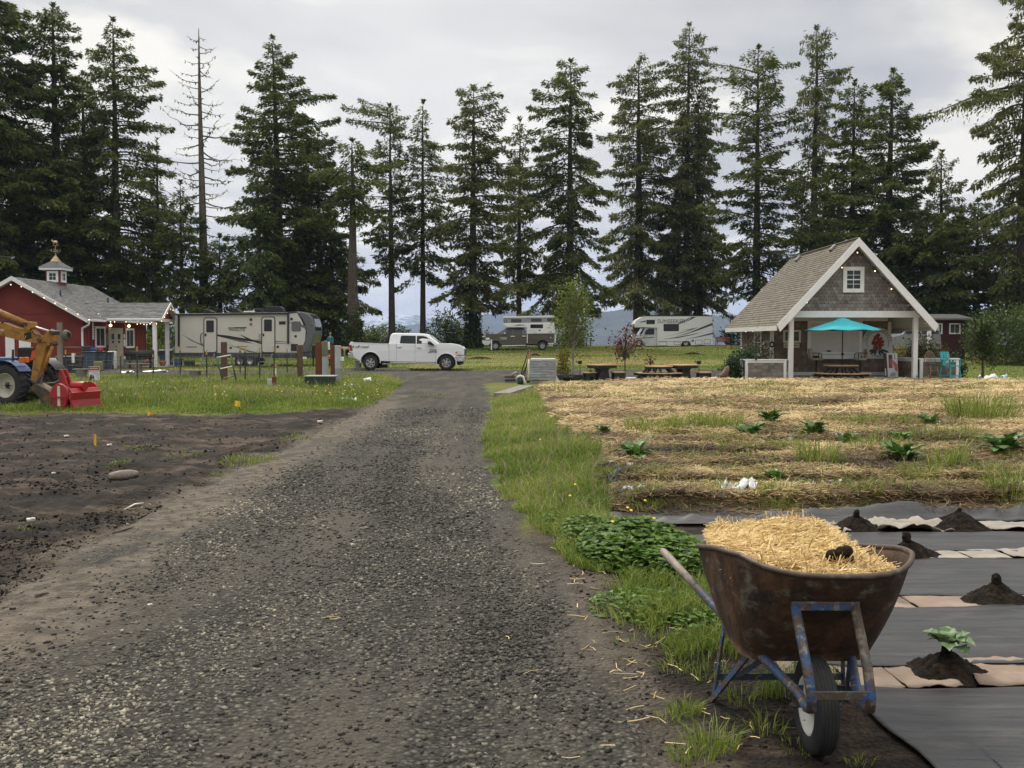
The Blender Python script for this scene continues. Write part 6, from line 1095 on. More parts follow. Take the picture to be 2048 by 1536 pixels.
# planting round the cottage
M_RED = tint_mat('maple_leaf', [(0, (0.045, 0.016, 0.014)), (.5, (0.105, 0.040, 0.032)), (1, (0.19, 0.095, 0.055))], .5, .35); M_YG = tint_mat('yellow_green_leaf', [(0, (0.08, 0.10, 0.015)), (.5, (0.20, 0.19, 0.025)), (1, (0.38, 0.24, 0.03))], .5, .35)
M_OLIVE = tint_mat('olive_leaf', [(0, (0.022, 0.032, 0.010)), (.5, (0.060, 0.070, 0.020)), (1, (0.17, 0.125, 0.04))], .5, .3); M_JUN = tint_mat('juniper', [(0, (0.014, 0.034, 0.012)), (.5, (0.040, 0.075, 0.028)), (1, (0.085, 0.13, 0.055))], .6, .2)
M_BIRCHB = mat_layers('pale_bark', (0.36, 0.31, 0.27), [((0.10, 0.07, 0.06), (6, 6, 22), .56, .64)], rough=.8)
GS = 'shrubs around the cottage'
bush('cottage_shrub', 'airy bronze tipped shrub against the cottage side window', 'shrub', gat(1515, 41.0), .85, 1.85, 1900, .09, M_OLIVE, 641, lobes=8, group=GS)
bush('trailing_juniper', 'trailing green juniper spilling over the left low wall', 'shrub', gat(1490, 40.2), 1.0, 1.35, 3800, .10, M_JUN, 642, lobes=9, group=GS)
bush('trailing_juniper', 'juniper sprays hanging down the end of the left low wall', 'shrub', gat(1466, 39.4), .45, .95, 1900, .09, M_JUN, 643, lobes=7, group=GS)
bush('cottage_shrub', 'dark shrub behind the right low wall, white flowered at the edge', 'shrub', gat(1852, 41.6), 1.05, 1.85, 4200, .09, M_OLIVE, 644, lobes=9, group=GS)
bush('cottage_shrub', 'dark mound of leaves overhanging the wall end by the teal chair', 'shrub', gat(1908, 40.6), .55, 1.15, 1900, .08, M_JUN, 645, lobes=7, group=GS)
bush('cottage_shrub', 'yellowish shrub seen through the porch behind the right post', 'shrub', gat(1803, 44.5), .55, 1.55, 1300, .09, M_YG, 646, lobes=6, group=GS)
bush('lawn_shrub', 'multi stemmed dark green shrub standing alone on the lawn', 'shrub', gat(1966, 40), 0.78, 2.5, 3000, .10, M_LEAF, 647, lobes=9, trunk=.75, stem_r=.05, zlo=.15)
bush('birch_sapling', 'slender pale barked sapling with airy light green crown', 'tree', gat(1146, 42), 1.05, 4.05, 3600, .10, M_LEAF_B, 648, lobes=10, trunk=1.05, stem_r=.05, bark=M_BIRCHB, zlo=.22, narrow=.9)
bush('maple_sapling', 'small red leaved maple between the bar tables', 'tree', gat(1250, 40.2), .80, 2.15, 520, .12, M_RED, 649, lobes=8, trunk=.7, stem_r=.028, zlo=.25)
bush('potted_bush', 'yellow green bush in front of the wrapped pallet end', 'shrub', gat(1126, 41.5), .40, 1.45, 800, .09, M_YG, 650, lobes=6, zlo=.15)
bush('weeping_twig_tree', 'tiny drooping reddish tree behind the hexagonal table', 'tree', gat(1301, 42), .28, .95, 90, .09, M_RED, 651, lobes=3, trunk=.6, stem_r=.035)
# ------------------------------------------------------------------ umbrella, tables, stools
def umbrella():
 c = at(1684, 768, 38.7); root = thing('patio_umbrella', 'open teal patio umbrella over the porch table', 'umbrella', (c.x, 38.7, 0)); K = 8; zt, zr, rr = 2.49, 2.06, 1.46; nz = 8; V = []; rng = np.random.default_rng(2)
 for i in range(nz):
  s = i / (nz - 1);
  for j in range(K * 6):
   a = 2 * PI * j / (K * 6) + .2; q = abs(math.sin(a * K / 2 - .2 * K / 2)); edge = 1 - .055 * (1 - abs(math.cos((j % 6) / 6 * PI))) * s
   V.append((rr * s * edge * math.cos(a), rr * s * edge * math.sin(a), zt - (zt - zr) * (s ** 1.12) - .035 * math.sin((j % 6) / 6 * PI) * s))
 n = K * 6; Q = [(i * n + j, (i + 1) * n + j, (i + 1) * n + (j + 1) % n, i * n + (j + 1) % n) for i in range(nz - 1) for j in range(n)]
 teal = mat('teal_cloth', (0.035, 0.36, 0.42), .75, var=.12, scale=2); me = mesh_np('canopy', np.array(V), np.array(Q), [teal], root, smooth=False); s_ = me.modifiers.new('t', 'SOLIDIFY'); s_.thickness = .006
 w = MB(); w.lathe((0, 0, zt - .02), (0, 0, 1), [(-.055, .30), (.0, .22), (.045, .03)], 16); k = w.build('vent_cap', teal, root); k.parent = me
 w = MB(); w.tube([(0, 0, 0), (-.01, 0, 1.2), (0, 0, 2.46)], .022, 10); w.build('pole', M_DARK, root); w = MB(); w.lathe((0, 0, 1.05), (0, 0, 1), [(0, .02), (.03, .05), (.09, .05), (.13, .02)], 12); w.build('crank_box', M_DARK, root)
 for j in range(K): a = 2 * PI * j / K + .2; w = MB(); w.tube([(0, 0, zt - .05), (rr * .97 * math.cos(a), rr * .97 * math.sin(a), zr - .01)], .009, 5); w.build('rib', M_DARK, root); w = MB(); w.tube([(0, 0, zr + .02), (rr * .5 * math.cos(a), rr * .5 * math.sin(a), zr + .21)], .007, 5); w.build('strut', M_DARK, root)
 w = MB(); w.lathe((0, 0, 0), (0, 0, 1), [(-.02, .25), (.05, .25), (.08, .05), (.12, .04)], 20); w.build('base', M_DARK, root)
umbrella()
def hex_table(label, c, rz, r=.67, zt=.68, zb=.38, rb=1.05, K=6):
 root = thing('picnic_table', label, 'picnic table', c, rz, 'hexagonal picnic tables'); P = [(r * math.cos(2 * PI * (j + .5) / K), r * math.sin(2 * PI * (j + .5) / K)) for j in range(K)]
 w = MB(); w.prism(P, (0, 0, zt - .035), (1, 0, 0), (0, 1, 0), (0, 0, .035)); w.build('tabletop', M_WOODT, root, bevel=.006); w = MB(); w.prism([(x * .9, y * .9) for x, y in P], (0, 0, zt - .11), (1, 0, 0), (0, 1, 0), (0, 0, .07)); w.build('apron', M_DARK, root)
 for j in range(K):
  a0, a1 = 2 * PI * (j + .52) / K, 2 * PI * (j + 1.48) / K; w = MB(); ro, ri = rb * 1.08, rb * .80; w.prism([(ro * math.cos(a0), ro * math.sin(a0)), (ro * math.cos(a1), ro * math.sin(a1)), (ri * math.cos(a1), ri * math.sin(a1)), (ri * math.cos(a0), ri * math.sin(a0))], (0, 0, zb - .035), (1, 0, 0), (0, 1, 0), (0, 0, .035)); w.build('bench_seat', M_WOODT, root, bevel=.005)
 for j in range(K // 2 * 2):
  a = 2 * PI * (j + .5) / K; d = Vector((math.cos(a), math.sin(a), 0)); w = MB(); w.bar(d * .42 + Vector((0, 0, zt - .09)), d * .98 + Vector((0, 0, 0)), .045, .10); w.bar(d * .1 + Vector((0, 0, zb - .08)), d * 1.04 + Vector((0, 0, zb - .08)), .045, .09); w.build('leg', M_DARK, root)
c = at(1684, 768, 38.7); hex_table('hexagonal picnic table in the porch front under the teal umbrella', (c.x - .02, 38.75, hz_(c.x, 38.75)), .0)
c = gat(1317, 39.6); hex_table('hexagonal picnic table in the yard beside the red maple', c, .05, r=.60, zt=.62, zb=.36, rb=.92)
def bar_table(label, px, Y, rz):
 root = thing('bar_table', label, 'table', gat(px, Y), rz, 'tall square yard tables'); w = MB(); w.box((-.52, -.42, .63), (.52, .42, .68)); w.build('tabletop', M_WOODT, root, bevel=.006); w = MB(); w.box((-.46, -.36, .53), (.46, .36, .63)); w.build('apron', M_DARK, root)
 w = MB(); w.prism([(-.28, 0), (.28, 0), (.22, .14), (.18, .45), (.26, .53), (-.26, .53), (-.18, .45), (-.22, .14)], (0, -.20, 0), (1, 0, 0), (0, 0, 1), (0, .40, 0)); w.build('pedestal', M_DARK, root)
 for x in (-.30, .30): w = MB(); w.bar((x, -.30, .02), (x * .6, -.1, .22), .05, .05); w.bar((x, .30, .02), (x * .6, .1, .22), .05, .05); w.build('foot', M_DARK, root)
bar_table('tall square table left of the red maple', 1204, 39.4, .5); bar_table('tall square table right of the hexagonal table', 1367, 39.8, .45)
def stool(label, px, Y, rz, L_=.42):
 root = thing('wood_stool', label, 'stool', gat(px, Y), rz, 'low wooden stools'); w = MB(); w.box((-L_ / 2 - .03, -.20, .34), (L_ / 2 + .03, .20, .385)); w.build('seat', M_WOODT, root, bevel=.006)
 w = MB(); w.prism([(-L_ / 2, 0), (-L_ / 2 + .10, 0), (-L_ / 2 + .12, .2), (L_ / 2 - .12, .2), (L_ / 2 - .10, 0), (L_ / 2, 0), (L_ / 2, .34), (-L_ / 2, .34)], (0, -.16, 0), (1, 0, 0), (0, 0, 1), (0, .06, 0)); w.prism([(-L_ / 2, 0), (-L_ / 2 + .10, 0), (-L_ / 2 + .12, .2), (L_ / 2 - .12, .2), (L_ / 2 - .10, 0), (L_ / 2, 0), (L_ / 2, .34), (-L_ / 2, .34)], (0, .10, 0), (1, 0, 0), (0, 0, 1), (0, .06, 0)); w.build('side_panel', M_DARK, root)
stool('low stool with a pot on it, left of the first tall table', 1179, 39.3, .35); stool('low stool between the first tall table and the red maple', 1236, 39.3, .3); stool('low stool right of the second tall table by the lantern stake', 1408, 39.6, .3, .5)
def bench(label, px, Y):
 root = thing('dark_bench', label, 'bench', gat(px, Y), 0, 'dark slab benches behind the hexagonal table'); w = MB(); w.box((-.22, -.15, .48), (.22, .15, .52)); w.build('seat', M_DARK, root); w = MB(); w.box((-.20, -.12, 0), (-.13, .12, .48)); w.build('leg', M_DARK, root); w = MB(); w.box((.13, -.12, 0), (.20, .12, .48)); w.build('leg', M_DARK, root)
bench('dark slab bench behind the hexagonal table, left one', 1300, 41.5); bench('dark slab bench behind the hexagonal table, right one', 1328, 41.5)
def lantern(label, px, py, Y):
 c = gat(px, Y); zt = at(px, py, Y).z - c.z; root = thing('stake_lantern', label, 'garden stake', c, 0, 'garden stakes shaped like watering cans'); w = MB(); w.cyl((0, 0, -.05), (0, 0, zt - .1), .012, n=6); w.build('stake', M_BLK, root)
 w = MB(); w.lathe((0, 0, zt - .12), (0, 0, 1), [(0, .02), (.0, .075), (.13, .09), (.14, .0)], 12); w.tube([(-.07, 0, zt - .08), (-.17, 0, zt + .01)], [.014, .024], 6); w.build('can', M_BLK, root)
lantern('watering can stake by the birch sapling', 1160, 722, 40.5); lantern('watering can stake right of the second tall table', 1398, 722, 39.0)
def high_chairs():
 # spindle-backed bar chair and teal painted chair
 c = gat(1868, 39.1); c.x -= .05; r_ = thing('spindle_bar_chair', 'wooden spindle backed bar chair before the right low wall', 'chair', c, .15); wd = mat('worn_wood', (0.22, 0.16, 0.095), .6, bump=.2)
 w = MB(); w.lathe((0, 0, .66), (0, 0, 1), [(0, .16), (.0, .21), (.04, .22), (.05, .0)], 20); w.build('seat', mat('dark_seat', (0.06, 0.045, 0.03), .5), r_)
 for x, y in ((-.15, -.13), (.15, -.13), (-.15, .13), (.15, .13)): w = MB(); w.tube([(x * .8, y * .8, .66), (x * 1.5, y * 1.5, 0)], [.018, .014], 8); w.build('leg', wd, r_)
 w = MB();
 for z in (.2, .42):
  k = 1 + (.66 - z) * .75; w.tube([(-.15 * k, -.13 * k, z), (.15 * k, -.13 * k, z)], .011, 6); w.tube([(-.15 * k, .13 * k, z), (.15 * k, .13 * k, z)], .011, 6)
 w.build('stretcher', wd, r_); w = MB(); w.tube([(.24 * math.cos(t) if True else 0, .19 + .03 * math.sin(t), .68 + .52 * math.sin(t) ** .8) for t in np.linspace(0.0, PI, 22)], .015, 8)
 w.build('back_hoop', wd, r_)
 for x in np.linspace(-.16, .16, 7): w = MB(); w.tube([(x * .8, .18, .68), (x, .21, .68 + .50 * max(.1, math.sin(math.acos(x / .24))) ** .8)], .008, 6); w.build('spindle', wd, r_)
 c = gat(1902, 39.0); r_ = thing('teal_tall_chair', 'tall teal painted chair with a pink flamingo on its back', 'chair', c, .45); tl = mat('teal_paint', (0.03, 0.30, 0.32), .55, var=.2)
 for i, x in enumerate((-.17, 0, .17)): w = MB(); w.prism([(x - .075, 0), (x + .075, 0), (x + .08, .50), (x + .045, .55), (x - .045, .55), (x - .08, .50)], (0, .20, .66), (1, 0, 0), Vector((0, .22, 1)).normalized(), (0, .022, 0)); w.build('back_slat', tl, r_)
 w = MB(); w.box((-.27, -.24, .62), (.27, .24, .655)); w.build('seat', tl, r_)
 for x in (-.29, .29): w = MB(); w.box((x - .05, -.28, .86), (x + .05, .24, .885)); w.build('armrest', tl, r_); w = MB(); w.box((x - .02, -.22, .655), (x + .02, -.17, .86)); w.box((x - .02, .12, .655), (x + .02, .17, .86)); w.build('arm_post', tl, r_)
 for x, y in ((-.24, -.2), (.24, -.2), (-.24, .22), (.24, .22)): w = MB(); w.bar((x, y, .63), (x * 1.25, y * 1.3, 0), .05, .05); w.build('leg', tl, r_)
 w = MB(); w.bar((-.28, -.24, .25), (.28, -.24, .25), .03, .05); w.bar((-.28, .25, .25), (.28, .25, .25), .03, .05); w.build('stretcher', tl, r_)
 w = MB(); up_ = Vector((0, .22, 1)).normalized(); w.tube([Vector((x, .188, .66)) + up_ * z for x, z in ((.0, .02), (.02, .10), (.10, .14), (.16, .20), (.10, .27), (.07, .33), (.14, .36))], [.02, .03, .034, .022, .016, .014, .018], 6); w.build('flamingo', mat('pink_paint', (0.60, 0.24, 0.20), .6), r_)
high_chairs()
def bar_stool(label, px, face):
 c = at(px, 760, 41.4); r_ = thing('vinyl_bar_stool', label, 'bar stool', (c.x, 41.4, .16), 0 if face > 0 else PI, 'beige bar stools at the hatch'); v = mat('beige_vinyl', (0.42, 0.39, 0.31), .5, var=.1); w = MB(); w.cyl((0, 0, 0), (0, 0, .66), .028, n=10); w.lathe((0, 0, 0), (0, 0, 1), [(0, .22), (.03, .20), (.05, .03)], 18); w.build('pedestal', M_BLK, r_)
 w = MB(); w.box((-.21, -.20, .66), (.23, .20, .75)); w.build('seat', v, r_, bevel=.03); w = MB(); w.prism([(-.28, .72), (-.20, .74), (-.19, 1.10), (-.26, 1.16), (-.32, 1.10)], (0, -.20, 0), (1, 0, 0), (0, 0, 1), (0, .40, 0)); w.build('backrest', v, r_, bevel=.03)
 for y in (-.22, .22): w = MB(); w.tube([(-.24, y, .96), (.10, y, .96), (.16, y, .93), (.16, y, .70)], .016, 8); w.build('armrest', M_BLK, r_)
bar_stool('beige bar stool facing the hatch from its left end', 1632, 1); bar_stool('beige bar stool facing the hatch from its right end', 1720, -1)
# yard oddments
def yard_bits():
 c = gat(1085, 38.4); r_ = thing('wrapped_pallet', 'pallet of stacked grey bags shrink wrapped in clear film', 'pallet', c, 0.0); bg_ = mat_layers('wrapped_bags', (0.21, 0.22, 0.235), [((0.42, 0.44, 0.47), (3, 3, 26), .48, .62), ((0.09, 0.095, 0.10), (2.2, 2.2, 18), .58, .68)], rough=.28, bump=.6, bscale=(6, 6, 60), spec=.6)
 rng = np.random.default_rng(8)
 for i in range(8): z = .10 + i * .098; w = MB(); w.box((-.50 + rng.normal(0, .008), -.45, z), (.50 + rng.normal(0, .008), .45, z + .097)); w.build('bag_layer', bg_, r_, bevel=.018, seg=2)
 w = MB(); w.box((-.49, -.44, .885), (.49, .44, .925)); w.build('film_top', mat('white_film', (0.66, 0.67, 0.68), .3, var=.1), r_, bevel=.015)
 w = MB(); [w.box((-.5, y, 0), (.5, y + .09, .085)) for y in (-.44, -.05, .35)]; w.build('pallet_base', M_PLANK, r_)
 w = MB(); w.add([(.50, -.40, .30), (.50, -.40, .02), (.68, -.42, .02), (.51, -.2, .30), (.51, -.2, .02), (.62, -.2, .02)], [(0, 1, 2), (3, 5, 4), (0, 2, 5, 3)]); w.build('loose_film', mat('white_film', (0, 0, 0)), r_)
 w = MB(); w.tube([(-.56, -.42, .08), (-.53, -.40, .4), (-.55, -.41, .62), (-.53, -.4, .9)], [.06, .035, .05, .045], 7); w.build('film_edge', mat('cream_film', (0.66, 0.62, 0.50), .6, bump=.5), r_)
 for (a, b, m_, lab) in [((1048, 757), (1059, 699), mat('red_pole', (0.30, 0.035, 0.03), .5), 'red long handled tool leaning on the wrapped pallet'), ((1040, 756), (1057, 700), M_BLK, 'black long handled tool leaning beside the red one'), ((1042, 755), (1062, 713), M_BLK, 'shorter dark handled tool leaning on the wrapped pallet'), ((1057, 776), (1057, 724), M_DARK, 'dark metal rod standing at the pallet corner')]:
  p = gat(a[0], 38.1); q = at(b[0], b[1], 38.0); r2 = thing('garden_tool', lab, 'tool', p, 0, 'tools leaning on the pallet'); w = MB(); w.tube([(0, 0, .18), q - p], .020, 7); w.build('handle', m_, r2); w = MB(); w.prism([(-.07, 0), (.07, 0), (.08, .2), (-.08, .2)], (0, -.01, 0), (1, 0, 0), (0, 0, 1), (0, .02, 0)); w.build('blade', M_DARK, r2)
 c = gat(1041, 37.2); r2 = thing('green_bucket', 'dark green bucket with a white rag over its rim', 'bucket', c); w = MB(); w.lathe((0, 0, 0), (0, 0, 1), [(0, .0), (0, .105), (.27, .13), (.27, .115), (.02, .09)], 18); w.build('bucket_body', mat('green_plastic', (0.02, 0.085, 0.06), .4), r2)
 o = MB(); o.tube([(-.17, -.06, .18), (-.10, -.10, .28), (0, -.12, .32), (.10, -.12, .28), (.14, -.14, .16), (.17, -.15, .02)], [.03, .045, .05, .045, .04, .05], 7); o = o.build('white_rag', mat('white_cloth', (0.62, 0.60, 0.55), .9, bump=.6, bscale=25)); o.location = c; tag(o, 'white rag draped over the green bucket', 'rag')
 c = gat(1025, 38.6); r2 = thing('plank_pile', 'short pile of dark weathered planks left of the green bucket', 'planks', c);
 for i, (x0, x1, z) in enumerate(((-.28, .22, 0), (-.30, .15, .07), (-.25, .2, .14), (-.31, .1, .20))): w = MB(); w.box((x0, -.2 + .03 * i, z), (x1, .15, z + .06)); w.build('plank', M_DARK if i % 2 else M_PLANK, r2)
 w = MB(); w.tube([(-.02, 0, .28), (.05, -.05, .36), (.14, 0, .40), (.2, .05, .34)], [.04, .05, .04, .03], 7); o = w.build('grey_rag', mat('grey_rag', (0.36, 0.34, 0.32), .9, bump=.6)); o.location = c; tag(o, 'grey rag on top of the plank pile', 'rag')
 a, b = gp(1018, 797), gp(1064, 781); r2 = thing('concrete_kerb', 'old concrete kerb slab at the corner of the straw field', 'kerb', a, math.atan2(b.y - a.y, b.x - a.x)); l = (b - a).length; w = MB(); w.box((-.2, -.05, -.05), (l, .42, .17)); w.build('slab', M_CONC, r2, bevel=.015)
 c = gat(1136, 38.6); r2 = thing('black_pot', 'wide black plant pot near the pallet', 'plant pot', c); w = MB(); w.lathe((0, 0, 0), (0, 0, 1), [(0, 0), (0, .16), (.2, .22), (.21, .22), (.17, .18), (.17, 0)], 18); w.build('pot_body', M_BLK, r2);
 bush('pot_plant', 'sprigs growing in the wide black pot', 'plant', c + Vector((0, 0, .15)), .16, .28, 130, .06, M_LEAF, 661, lobes=4)
 c = gat(1127, 41.5); r2 = thing('raised_bed', 'dark earth bed behind the wide black pot', 'planter', gat(1150, 41.2)); w = MB(); w.box((-.75, -.3, 0), (.75, .3, .22)); w.build('bed_side', M_DARK, r2, bevel=.02)
 c = gat(1180, 39.25); r2 = thing('small_pot', 'small black pot standing on the left stool', 'plant pot', (c.x + .02, 39.25, c.z + .387)); w = MB(); w.lathe((0, 0, 0), (0, 0, 1), [(0, 0), (0, .05), (.06, .07), (.05, .0)], 12); w.tube([(0, 0, .05), (.01, 0, .2)], .006, 5); w.build('pot_body', M_BLK, r2)
 for px, hw, lab in ((1262, .22, 'white plastic pipe on the ground behind the red maple'), (1424, .35, 'white plastic pipe on the ground right of the stools')):
  c = gat(px, 41.2); w = MB(); w.cyl((-hw, 0, .06), (hw, 0, .06), .055, n=10); o = w.build('white_pipe', M_WHITE); o.location = c; tag(o, lab, 'pipe')
 c = gat(1450, 39.0); r2 = thing('driftwood_log', 'twisted driftwood log beside the left low wall', 'log', c); w = MB(); w.tube([(-.28, 0, .20), (-.12, -.03, .22), (.0, 0, .3), (.10, .03, .55), (.16, .05, .62)], [.10, .13, .15, .10, .05], 9); w.tube([(.05, 0, 0), (.06, 0, .25)], [.17, .12], 8); w.build('wood_body', mat_layers('driftwood', (0.10, 0.065, 0.045), [((0.30, 0.20, 0.15), 5, .5, .65)], rough=.85, bump=.5), r2)
 c = gat(1982, 42.0); sheet('tarp_bundle', 'white and blue tarpaulin lump on the lawn by the lone shrub', 'tarpaulin', c, 1.15, .6, -.1, .30, mat_layers('blue_white_tarp', (0.62, 0.65, 0.68), [((0.15, 0.28, 0.45), 2.5, .52, .6)], rough=.5), 671, rag=.25)
 c = at(1617, 757, 39.3); sheet('teal_cover', 'crumpled teal cloth lying at the porch edge', 'cloth', Vector((c.x, 39.25, .02)), .5, .25, 0, .14, mat('teal_cloth', (0, 0, 0)), 672, rag=.3)
 c = at(1834, 752, 39.3); w = MB(); w.ball((0, 0, .05), .05, 10, 7); o = w.build('blue_glass_ball', mat('blue_glass', (0.12, 0.30, 0.62), .15)); o.location = (c.x, 39.3, .18); tag(o, 'small blue glass ball by the right porch post', 'glass ball')
 # metal yard ornaments on sticks by the side wall
 for px, py, lab, k in ((1533, 690, 'pale metal bird ornament hanging by the side window', .20), (1544, 689, 'round black metal ornament on the cottage corner', .13)):
  p = at(px, py, 41.7); w = MB(); w.lathe((0, 0, 0), (.3, -1, 0), [(-.01, k * .6), (.01, k), (.012, k * .75), (-.008, k * .5)], 14); w.tube([(0, 0, k), (-.04, 0, k * 2.2)], .008, 5); o = w.build('metal_ornament', mat('pale_metal', (0.45, 0.46, 0.44), .4, metal=.4) if 'pale' in lab else M_BLK); o.location = p; tag(o, lab, 'ornament')
yard_bits()
# red cabin far right
def cabin():
 Y = 67; a = at(1855, 690, Y); b = at(1930, 690, Y); g = hz_(a.x, Y); root = thing('red_cabin', 'low red cabin with two white framed windows under the trees', 'cabin', (a.x, Y, g)); W_ = b.x - a.x; h = at(1900, 640, Y).z - g; red = mat('cabin_red', (0.050, 0.012, 0.010), .8, bump=.2)
 w = MB(); w.box((0, 0, -.3), (W_, 4, h)); w.build('wall', red, root); w = MB(); w.prism([(-.3, h + .005), (W_ + .3, h + .005), (W_ + .3, h + .09), (-.3, h + .09)], (0, -.35, 0), (1, 0, 0), (0, 0, 1), (0, 4.7, 0)); w.build('roof_edge', M_OFFW, root); w = MB(); w.prism([(-.32, 0), (4.72, 0), (2.2, .35)], (-.3, -.36, h + .09), (0, 1, 0), (0, 0, 1), (W_ + .6, 0, 0)); w.build('roof', mat('cabin_roof', (0.06, 0.06, 0.06), .9), root)
 for px in (1862, 1898): q = at(px, 668, Y); window(root, 'window', (q.x, Y, q.z), (1, 0, 0), .75, .72, (0, -1, 0), .08, 2, 1)
cabin()
# ================================================================== red barn, its yard, tractor
M_BARN = mat('barn_red', (0.165, 0.028, 0.020), .8, var=.22, scale=1.2, bump=.2); M_BARNB = mat('barn_batten', (0.135, 0.024, 0.018), .8, var=.2)
M_GUT = mat('white_gutter', (0.68, 0.69, 0.70), .45, var=.05); M_LAMP = mat('lamp_glow', (1.0, 0.70, 0.36), .4, emit=4.0, var=0); M_COP = mat('copper', (0.42, 0.30, 0.19), .5, metal=.4, var=.25); M_FOUND = mat('foundation', (0.22, 0.21, 0.20), .9)
def barn():
 XR, XW, XL, Y0, Y1, RZ, EZ, EX = -27.3, -23.67, -30.93, 55.0, 64.4, 5.10, 2.78, -23.2; sl = (RZ - EZ) / (EX - XR)
 root = thing('red_barn', 'red board and batten barn with grey shingle roof, cupola and side porch', 'barn', (XR, 59, 0)); zw = RZ - (XW - XR) * sl - .12
 w = MB(); w.box((XL + .05, Y0 + .05, -.3), (XW - .05, Y1 - .05, .48)); w.build('foundation', M_FOUND, root, world=True)
 w = MB(); w.prism([(XL, .48), (XW, .48), (XW, zw), (XR, RZ - .14), (XL, zw)], (0, Y0, 0), (1, 0, 0), (0, 0, 1), (0, Y1 - Y0, 0)); w.build('wall', M_BARN, root, world=True)
 w = MB()
 for y in np.arange(Y0 + .12, Y1, .405): w.box((XW, y - .025, .66), (XW + .022, y + .025, zw - .05))
 w.build('battens', M_BARNB, root, world=True); w = MB(); w.box((XL, Y0 - .02, 3.05), (XW, Y0 - .001, 3.12))
 for x in np.arange(XL + .3, XW, 1.22): w.box((x - .012, Y0 - .008, .66), (x + .012, Y0 - .001, zw - .1))
 w.build('wall_seams', M_BARNB, root, world=True)
 w = MB(); w.box((XL - .02, Y0 - .03, .47), (XW + .03, Y0 - .002, .66)); w.box((XW + .002, Y0 + .0, .47), (XW + .03, Y1, .66)); w.build('skirt_board', M_WHITE, root, world=True)
 w = MB(); w.box((XW - .06, Y0 - .035, .67), (XW + .035, Y0 - .003, zw)); w.box((XW + .003, Y1 - .12, .67), (XW + .035, Y1, zw)); w.build('corner_board', M_BARN, root, world=True)
 for sg in (-1, 1):
  E = XR + sg * (EX - XR); L_ = math.hypot(EX - XR, RZ - EZ); uy = ((XR - E) / L_, 0, (RZ - EZ) / L_); nrm = (sg * (RZ - EZ) / L_, 0, (EX - XR) / L_); a = Vector((E, Y0 - .5, EZ)); b = Vector((XR, Y0 - .5, RZ)); t = Vector(nrm) * -.12; D = Vector((0, Y1 - Y0 + .9, 0))
  w = MB(); w.add([a, b, b + t, a + t, a + D, b + D, b + t + D, a + t + D], [(0, 1, 2, 3), (4, 7, 6, 5), (0, 4, 5, 1), (1, 5, 6, 2), (2, 6, 7, 3), (3, 7, 4, 0)]); w.build('soffit', M_OFFW, root, world=True)
  shingles('roof', root, (E, Y0 - .5 if sg > 0 else Y1 + .4, EZ + .005), (0, sg, 0), uy, Y1 - Y0 + .9, L_, .30, .15, M_ROOFG, 700 + sg, nrm, lift=.02)
  u_ = Vector((0, 0, .03)); dz = Vector((0, 0, -.20)); q = Vector((0, -.035, 0)); w = MB(); P = [a + u_, b + u_, b + dz, a + dz]; w.add(P + [p + q for p in P], [(0, 3, 2, 1), (4, 5, 6, 7), (0, 1, 5, 4), (1, 2, 6, 5), (2, 3, 7, 6), (3, 0, 4, 7)]); w.build('rake_board', M_GUT, root, world=True)
 w = MB(); w.box((EX - .01, Y0 - .5, EZ - .12), (EX + .11, 56.85, EZ + .0)); w.box((EX - .01, 60.0, EZ - .12), (EX + .11, Y1 + .4, EZ)); w.build('gutter', M_GUT, root, world=True, bevel=.02)
 w = MB(); w.tube([(EX + .05, Y0 - .40, EZ - .1), (EX + .02, Y0 - .38, EZ - .30), (XW + .02, Y0 - .12, EZ - .48), (XW - .0, Y0 - .10, EZ - .75), (XW - .0, Y0 - .10, .18), (XW + .10, Y0 - .22, .05)], .055, 10); w.build('downspout', M_GUT, root, world=True)
 # porch: small gabled roof on two posts
 PX, PA, PB, PZ, PE = -19.95, 56.85, 59.75, 3.80, 2.86; PM = (PA + PB) / 2; L_ = math.hypot(PM - PA, PZ - PE)
 for sg, E in ((-1, PA), (1, PB)):
  uy = (0, (PM - E) / L_, (PZ - PE) / L_); nrm = (0, sg * (PZ - PE) / L_, (PM - PA) / L_); x0 = -25.4; ln = PX - x0
  shingles('porch_roof', root, (x0 if sg < 0 else PX, E, PE + .01), (-sg, 0, 0), uy, ln, L_, .30, .15, M_ROOFG, 705 + sg, nrm, lift=.02, inside=(lambda x, y: (x0 + x) > XR + (RZ - (PE + y / L_ * (PZ - PE))) / sl - .1) if sg < 0 else (lambda x, y: (PX - x) > XR + (RZ - (PE + y / L_ * (PZ - PE))) / sl - .1))
  a = Vector((EX - .6, E, PE)); b = Vector((EX - .6, PM, PZ)); t = Vector(nrm) * -.10; D = Vector((PX - EX + .6, 0, 0)); w = MB(); w.add([a, b, b + t, a + t, a + D, b + D, b + t + D, a + t + D], [(0, 1, 2, 3), (4, 7, 6, 5), (0, 4, 5, 1), (1, 5, 6, 2), (2, 6, 7, 3), (3, 7, 4, 0)]); w.build('porch_soffit', M_OFFW, root, world=True)
  a = Vector((PX, E, PE + .03)); b = Vector((PX, PM, PZ + .03)); dz = Vector((0, 0, -.18)); q = Vector((.035, 0, 0)); P = [a, b, b + dz, a + dz]; w = MB(); w.add(P + [p + q for p in P], [(0, 3, 2, 1), (4, 5, 6, 7), (0, 1, 5, 4), (1, 2, 6, 5), (2, 3, 7, 6), (3, 0, 4, 7)]); w.build('porch_rake_board', M_GUT, root, world=True)
 w = MB(); w.box((EX + .12, PA - .10, PE - .12), (PX, PA + .0, PE + .01)); w.build('porch_gutter', M_GUT, root, world=True, bevel=.02)
